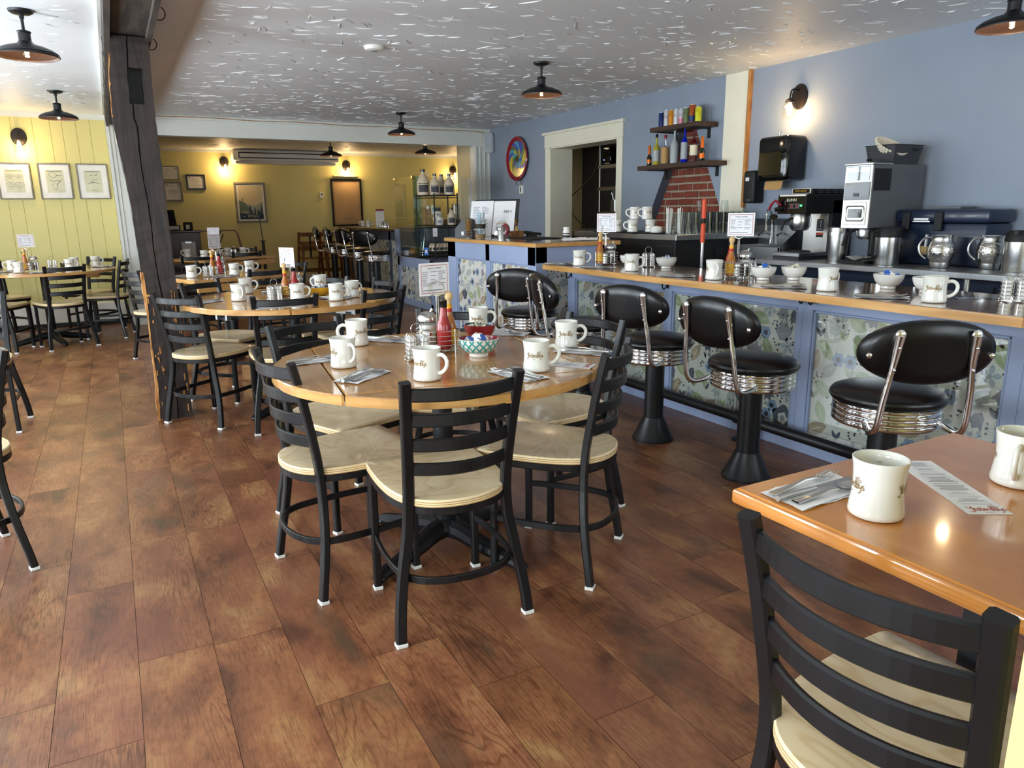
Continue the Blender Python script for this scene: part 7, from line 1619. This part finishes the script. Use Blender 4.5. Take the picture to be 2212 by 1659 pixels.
mat('beans', '5a5650', .6, var=.8, scale=220); mb = MB(); mb.box((-.003, .02, .545), (.0, .185, .60), 'beans'); mb.box((-.003, .02, .60), (.0, .185, .635), 'grey_plastic'); mb.box((-.005, .018, .543), (-.003, .187, .637), 'jar_glass'); mb.build('hopper_window', gr)
mb = MB(); mb.cyl((.09, .1, .655), (.09, .1, .67), .008, 'gloss_black', 10); mb.sphere((.09, .1, .678), .02, 'gloss_black', 12, 6, (1, 1, .5)); mb.build('lid_knob', gr)
mb = MB(); mb.box((.02, -.003, .48), (.19, 0, .62), 'matte_black'); mb.build('side_panel', gr)
mb = MB(); mb.lathe([(.03, .16), (.055, .18), (.06, .22), (.055, .235)], 'steel_flat', 24, Matrix.Translation((.12, .1, 0))); mb.tube([(.06, .12, .23), (.0, .15, .2), (-.02, .16, .12)], .011, 'matte_black', 8); mb.build('grind_funnel', gr)
t = thing('filter_basket', 'dark grey woven basket on top of the coffee grinder', 'basket', (4.74, 3.27, 1.5675)); mb = MB(); V = []; F = []
rings_ = [(.13, .09, 0), (.155, .11, .12), (.163, .117, .125), (.155, .109, .125), (.148, .103, .118), (.12, .08, .008)]
for hx, hy, z in rings_:
    for sx, sy in ((-1, -1), (-.85, -1.0), (.85, -1), (1, -1), (1, -.8), (1, .8), (1, 1), (.85, 1), (-.85, 1), (-1, 1), (-1, .8), (-1, -.8)): V.append((hx*sx*.98, hy*sy*.98, z))
for i in range(5):
    for k in range(12): F.append((i*12+k, i*12+(k+1) % 12, (i+1)*12+(k+1) % 12, (i+1)*12+k))
F.append(list(range(60, 72))); F.append(list(range(12))[::-1]); mb.add(V, F, 'dark_grey'); mb.build('basket_body', t)
mb = MB()
for k in range(7): z = .02+k*.014; hx = .131+.0021*k*1.0; mb.tube([(-.133-.0026*k, -.092-.0022*k, z), (.133+.0026*k, -.092-.0022*k, z), (.133+.0026*k, .092+.0022*k, z), (-.133-.0026*k, .092+.0022*k, z)], .003, 'dark_grey', 4, True)
mb.box((.05, -.118, .085), (.09, -.105, .1), 'matte_black'); mb.build('weave', t)
mat('filter_paper', 'ddd3c0', .85, var=.05); t = thing('coffee_filters', 'stack of cream fluted paper coffee filters lying in the grey basket', 'coffee filters', (4.68, 3.30, 1.62), .4); mb = MB(); V = []; F = []; n = 64; Mx = Matrix.Rotation(.55, 4, 'X') @ Matrix.Rotation(-.25, 4, 'Y')
for j, (r, z) in enumerate(((.055, 0), (.075, .03), (.098, .065), (.11, .085), (.107, .09), (.09, .065), (.06, .01))):
    for k in range(n): a = 2*pi*k/n; e = 1+(.045*cos(n/2*a)*(j/3 if j < 4 else 1)); V.append((r*e*cos(a), r*e*sin(a), z))
for i in range(6):
    for k in range(n): F.append((i*n+k, i*n+(k+1) % n, (i+1)*n+(k+1) % n, (i+1)*n+k))
F.append(list(range(n))[::-1]); F.append([6*n+k for k in range(n)]); mb.add(V, F, 'filter_paper', False, Mx); mb.build('fluted_stack', t)
# ------------------------------------------------------------ vessels on the steel table
def canister(x, y, r, h, lab, wrap=False):
    t = thing('steel_canister', lab, 'canister', (x, y, ZS), 0); mb = MB(); mb.lathe([(r*.86, 0), (r*.87, .003), (r, h*.7), (r*1.02, h)], 'steel', 32); mb.build('canister_body', t, ang=50)
    if wrap:
        mb = MB(); V = []; F = []; rnd = random.Random(4); n = 26
        for j, (q, z) in enumerate(((1.04, .72), (1.14, .76), (1.16, .88), (1.14, 1.0), (.9, 1.03), (.2, 1.0))):
            for k in range(n): a = 2*pi*k/n; e = q+rnd.uniform(-.03, .03); V.append((r*e*cos(a), r*e*sin(a), h*z+rnd.uniform(-.003, .003)))
        for j in range(5):
            for k in range(n): F.append((j*n+k, j*n+(k+1) % n, (j+1)*n+(k+1) % n, (j+1)*n+k))
        mb.add(V, F, 'jar_glass', False); mb.build('plastic_wrap', t)
canister(4.50, 3.46, .070, .235, 'steel canister topped with crumpled plastic wrap between brewer and grinder', True)
def carafe(x, y, r, h, lab, rz):
    t = thing('steel_carafe', lab, 'carafe', (x, y, ZS), rz, 'steel carafes with black tops'); mb = MB(); mb.lathe([(r*.98, 0), (r, .004), (r, h*.74)], 'steel', 36); mb.build('steel_body', t)
    mb = MB(); mb.lathe([(r*1.02, h*.73), (r*1.03, h*.8), (r*.95, h*.93), (r*.8, h)], 'matte_black', 36); mb.prism([(r*.5, -.03), (r*1.25, -.01), (r*1.25, .01), (r*.5, .03)], h*.9, h*1.0, 'matte_black'); mb.build('black_top', t)
    mb = MB(); mb.tube([(-r, 0, h*.9), (-r-.04, 0, h*.86), (-r-.045, 0, h*.3), (-r, 0, h*.2)], .012, 'matte_black', 8); mb.build('handle', t)
carafe(4.50, 3.08, .078, .245, 'brushed steel carafe with black top in front of the grinder', R(-20)); carafe(4.56, 2.30, .080, .235, 'brushed steel carafe with black spout top, cut by the right frame edge', R(190))
mat('hammered', (.62, .6, .56), .16, 1, var=.2, scale=60, bump=1.0, bscale=55)
def pitcher(x, y, lab, rz):
    t = thing('hammered_pitcher', lab, 'pitcher', (x, y, ZS), rz, 'hammered steel pitchers'); mb = MB(); mb.lathe([(.05, 0), (.053, .005), (.057, .03), (.057, .036)], 'steel', 36); mb.lathe([(.057, .036), (.072, .07), (.078, .10), (.072, .145), (.064, .158)], 'hammered', 36, cap=False); mb.lathe([(.064, .158), (.061, .165), (.06, .19), (.064, .2), (.061, .2), (.05, .16)], 'steel', 36, cap=False)
    for z in (.034, .098, .104, .160): r = .0578 if z < .05 else (.0785 if z < .12 else .0635); mb.torus((0, 0, z), r, .0018, 'steel', 36, 6)
    mb.build('pitcher_body', t, ang=60); mb = MB(); mb.tube(smoothpath([Vector(p) for p in ((-.06, 0, .185), (-.095, 0, .18), (-.12, 0, .14), (-.115, 0, .09), (-.08, 0, .055))], 4), .0065, 'steel', 8); mb.build('handle', t)
pitcher(4.50, 2.72, 'hammered steel pitcher with loop handle, front left of the group', hr(4.5, 2.7, 0)); pitcher(4.64, 2.50, 'hammered steel pitcher with loop handle, front right of the group', hr(4.6, 2.5, 15)); pitcher(4.86, 2.66, 'hammered steel pitcher at the back, between the two front ones', hr(4.8, 2.7, 20)); pitcher(4.84, 2.42, 'hammered steel pitcher at the back right, beside the steel carafe', hr(4.8, 2.4, 0))
t = thing('glass_jug', 'large clear jug of brown drink with black lid, wooden stopper tied to it', 'jug', (4.80, 2.90, ZS)); mb = MB(); mb.lathe([(.07, 0), (.088, .012), (.088, .03), (.085, .16), (.07, .2), (.055, .21)], 'jar_glass', 32, cap=False); mb.build('glass_body', t)
mat('brown_drink', '8a6a58', .4); mb = MB(); mb.lathe([(.068, .004), (.084, .015), (.083, .075), (.001, .078)], 'brown_drink', 28); mb.build('drink', t); mb = MB(); mb.lathe([(.06, .208), (.062, .235), (.001, .238)], 'matte_black', 28); mb.build('lid', t)
mb = MB(); mb.tube([(-.06, 0, .235), (-.10, .03, .225), (-.11, .035, .19)], .0022, 'brass', 6); mb.box((-.125, .03, .09), (-.105, .04, .195), 'paper'); mb.build('string_tag', t); mb = MB(); mb.cyl((-.135, .06, .095), (-.09, .025, .09), .028, 'wood_ball', 20); mb.build('wooden_stopper', t)
cl = thing('storage_cooler', 'dark navy latched cooler box standing behind the pitchers', 'cooler', (4.84, 2.80, ZS)); mat('cooler_navy', '16233a', .35, var=.1, coat=.2)
mb = MB(); mb.box((-.14, -.31, 0), (.14, .28, .27), 'cooler_navy', bev=.02, seg=2); mb.build('cooler_body', cl); mb = MB(); mb.box((-.155, -.325, .27), (.15, .29, .355), 'cooler_navy', bev=.022, seg=2); mb.build('cooler_lid', cl)
for y in (-.02, .20):
    mb = MB(); mb.box((-.175, y-.025, .22), (-.15, y+.025, .34), 'matte_black', bev=.006); mb.build('latch', cl)
mb = MB(); mb.box((-.162, .05, .285), (-.155, .15, .30), 'paper', bev=.001); mb.box((-.16, .04, .275), (-.154, .16, .281), 'steel'); mb.build('nameplate', cl); mb = MB(); mb.box((-.1, -.34, .1), (.1, -.31, .14), 'matte_black', bev=.006); mb.build('side_handle', cl)
cl.location = (4.83, 2.88, ZS); 
t = thing('menu_book', 'closed grey menu lying on the navy cooler', 'menu', (4.84, 2.9, 1.2725)); mb = MB(); mb.box((-.09, -.12, 0), (.09, .09, .016), 'mid_grey', bev=.002); mb.build('cover', t)
t = thing('bar_towel', 'folded white towels lying between the steel canister and carafe', 'towel', (4.52, 3.27, ZS)); mb = MB(); rnd = random.Random(7); V = []; F = []
for lay in range(2):
    for j in range(5):
        for i in range(7): V.append((-.08+j*.035, -.085+i*.027, .012+.022*lay+.012*sin(i*1.1+lay)+rnd.uniform(-.003, .003)*1))
    for j in range(4):
        for i in range(6): b = lay*35; F.append((b+j*7+i, b+j*7+i+1, b+(j+1)*7+i+1, b+(j+1)*7+i))
mb.add(V, F, 'napkin', True); mb.box((-.075, -.08, 0), (.06, .07, .01), 'napkin', bev=.003); mb.build('cloth', t)

# ------------------------------------------------------------ kitchen seen through the doorway
def kshelf(x0, x1, y0, y1, z, m, lab): mb = MB(); mb.box((x0, y0, z-.03), (x1, y1, z), m); return tag(mb.build('kitchen_shelf'), lab, 'shelf')
kt = thing('kitchen_rack', 'tall steel kitchen rack with shelves inside the doorway', 'rack', (6.9, 8.6, 0))
for z in (1.27, 1.62, 1.93): mb = MB(); mb.box((-.5, -.55, z-.05), (.4, .5, z), 'steel_flat'); mb.build('steel_shelf', kt)
for x, y in ((-.48, .48), (-.48, -.5), (.38, .48)): mb = MB(); mb.cyl((x, y, 1.0), (x, y, 2.2), .015, 'steel', 10); mb.build('rack_post', kt)
lk = thing('pantry_shelves', 'pale shelves on the left kitchen wall holding small stores', 'shelves', (5.75, 10.85, 0))
for z in (1.38, 1.72, 2.02): mb = MB(); mb.box((-.35, -.35, z-.02), (.55, .14, z), 'white_paint'); mb.build('shelf_board', lk)
mb = MB(); mb.cyl((-.3, -.34, .9), (-.3, -.34, 2.2), .012, 'matte_black', 8); mb.build('upright', lk)
t = thing('wifi_router', 'black upright router with blue light high in the kitchen', 'router', (6.50, 8.95, 1.935)); mb = MB(); mb.box((-.07, -.11, 0), (.07, .11, .25), 'gloss_black', bev=.03, seg=3); mb.build('housing', t)
mat('blue_led', '2040ff', .4, emit=(.1, .2, 1), estr=6); mb = MB(); mb.box((-.074, .03, .06), (-.07, .05, .07), 'blue_led'); mb.build('status_light', t)
t = thing('stereo_receiver', 'black stereo receiver on the top kitchen rack shelf', 'stereo', (6.7, 8.42, 1.935)); mb = MB(); mb.box((-.25, -.22, 0), (.2, .22, .13), 'matte_black', bev=.004); mb.build('housing', t); mb = MB(); mb.cyl((-.26, .1, .05), (-.25, .1, .05), .02, 'dark_grey', 14); mb.box((-.254, -.1, .04), (-.25, .02, .08), 'dark_grey'); mb.build('knob', t)
t = thing('utensil_pot', 'steel pot of utensils inside the kitchen doorway', 'pot', (6.45, 8.72, 1.275)); mb = MB(); mb.lathe([(.07, 0), (.075, .16)], 'steel', 24); mb.build('pot_body', t); mb = MB(); rnd = random.Random(1)
for k in range(8): a = k*.8; mb.tube([(0, 0, .05), (.06*cos(a), .06*sin(a), .26+.02*(k % 3))], .005, 'steel', 5)
mb.build('utensils', t)
for i, (x, y, z, m, lab) in enumerate(((5.62, 10.6, 1.385, 'dark_grey', 'dark tin on the pantry shelf in the kitchen'), (5.72, 10.58, 1.385, 'white_plastic', 'white bottle on the pantry shelf in the kitchen'), (5.9, 10.6, 1.725, 'frost', 'pale bagged stores on the upper pantry shelf'))):
    mb = MB(); r = (.05, .03, .13)[i]; h = (.2, .17, .16)[i]; mb.lathe([(r, 0), (r, h*.8), (r*.6, h)], m, 18); tag(mb.build(('store_tin', 'store_bottle', 'stores_bag')[i], None, (x, y, z)), lab, ('tin', 'bottle', 'bag')[i])
for i, y in enumerate((8.30, 8.38)): mb = MB(); mb.lathe([(.03, 0), (.03, .1), (.018, .13), (.018, .15)], 'ketchup', 16); tag(mb.build('sauce_bottle', None, (6.2, y, 1.0)), 'red sauce bottle on the kitchen counter by the doorway', 'bottle', 'red sauce bottles in the kitchen')
kc = thing('kitchen_counter', 'dark kitchen counter with steel edge inside the doorway', 'counter', (6.4, 9.0, 0)); mb = MB(); mb.box((-.4, -1.4, 0), (.9, 1.5, .93), 'kitchen_dark'); mb.build('cabinet_body', kc); mb = MB(); mb.box((-.42, -1.42, .93), (.9, 1.5, .998), 'steel_flat'); mb.build('steel_top', kc)
t = thing('hanging_utensils', 'row of hanging ladles and spatulas at the back of the kitchen', 'utensils', (7.38, 8.55, 1.75)); mb = MB(); mb.cyl((0, -.5, 0), (0, .3, 0), .006, 'steel', 6)
for k in range(6): y = -.45+k*.12; mb.tube([(0, y, 0), (-.01, y, -.22)], .004, 'steel', 5); mb.sphere((-.01, y, -.25), .03, 'steel', 8, 5, (.3, 1, 1))
mb.build('ladles', t)
mb = MB(); mb.tube(smoothpath([Vector(p) for p in ((6.5, 9.2, 2.2), (6.45, 9.3, 1.8), (6.2, 9.6, 1.4), (6.3, 9.2, 1.0))], 6), .008, 'matte_black', 6); tag(mb.build('hanging_cable'), 'black cable drooping inside the kitchen', 'cable')
l = bpy.data.lights.new('kitchen_light', 'AREA'); l.energy = 9; l.size = .6; l.color = (1, .85, .6); o = bpy.data.objects.new('kitchen_light', l); C.objects.link(o); o.location = (6.0, 9.6, 2.40)
# ------------------------------------------------------------ keep every label within sixteen words
import re as _re
_cut = [('seen squarely from behind', 'seen from behind'), ('the front round table', 'the front table'), ('the second round table', 'the second table'), ('square table past the post', 'square table'), ('black vinyl diner stool', 'black diner stool'), (' its back towards the aisle', ' back to the aisle'), (', half hidden by the timber post', ' behind the timber post'), ('black ladderback chair', 'black ladderback chair'),
        ('with strongly curved slats ', 'with curved slats '), (', cut by the frame edge', ' at the frame edge'), ('black barn-style ceiling lamp', 'black barn lamp'), (' of the lunch counter', ' of the counter'), (' on the lunch counter', ' on the counter'), ('on the orange-brown table', 'on the near table'), (' pale plywood', ' plywood'), (', largest and nearest', ', nearest'), ('with red border ', ''), ('stacked glasses', 'glasses'), ('small white ', 'white '), ('over the second right panel', 'of hooks'), ('under the counter edge, ', '')]
for _o in bpy.data.objects:
    if _o.parent is None and 'label' in _o:
        for _a, _b in _cut:
            if len(_re.findall(r"[A-Za-z0-9][A-Za-z0-9'-]*", _o['label'])) <= 16: break
            _o['label'] = _o['label'].replace(_a, _b)
        _w = len(_re.findall(r"[A-Za-z0-9][A-Za-z0-9'-]*", _o['label']))
        if _w > 16: print('LONG', _w, _o.name, _o['label'])
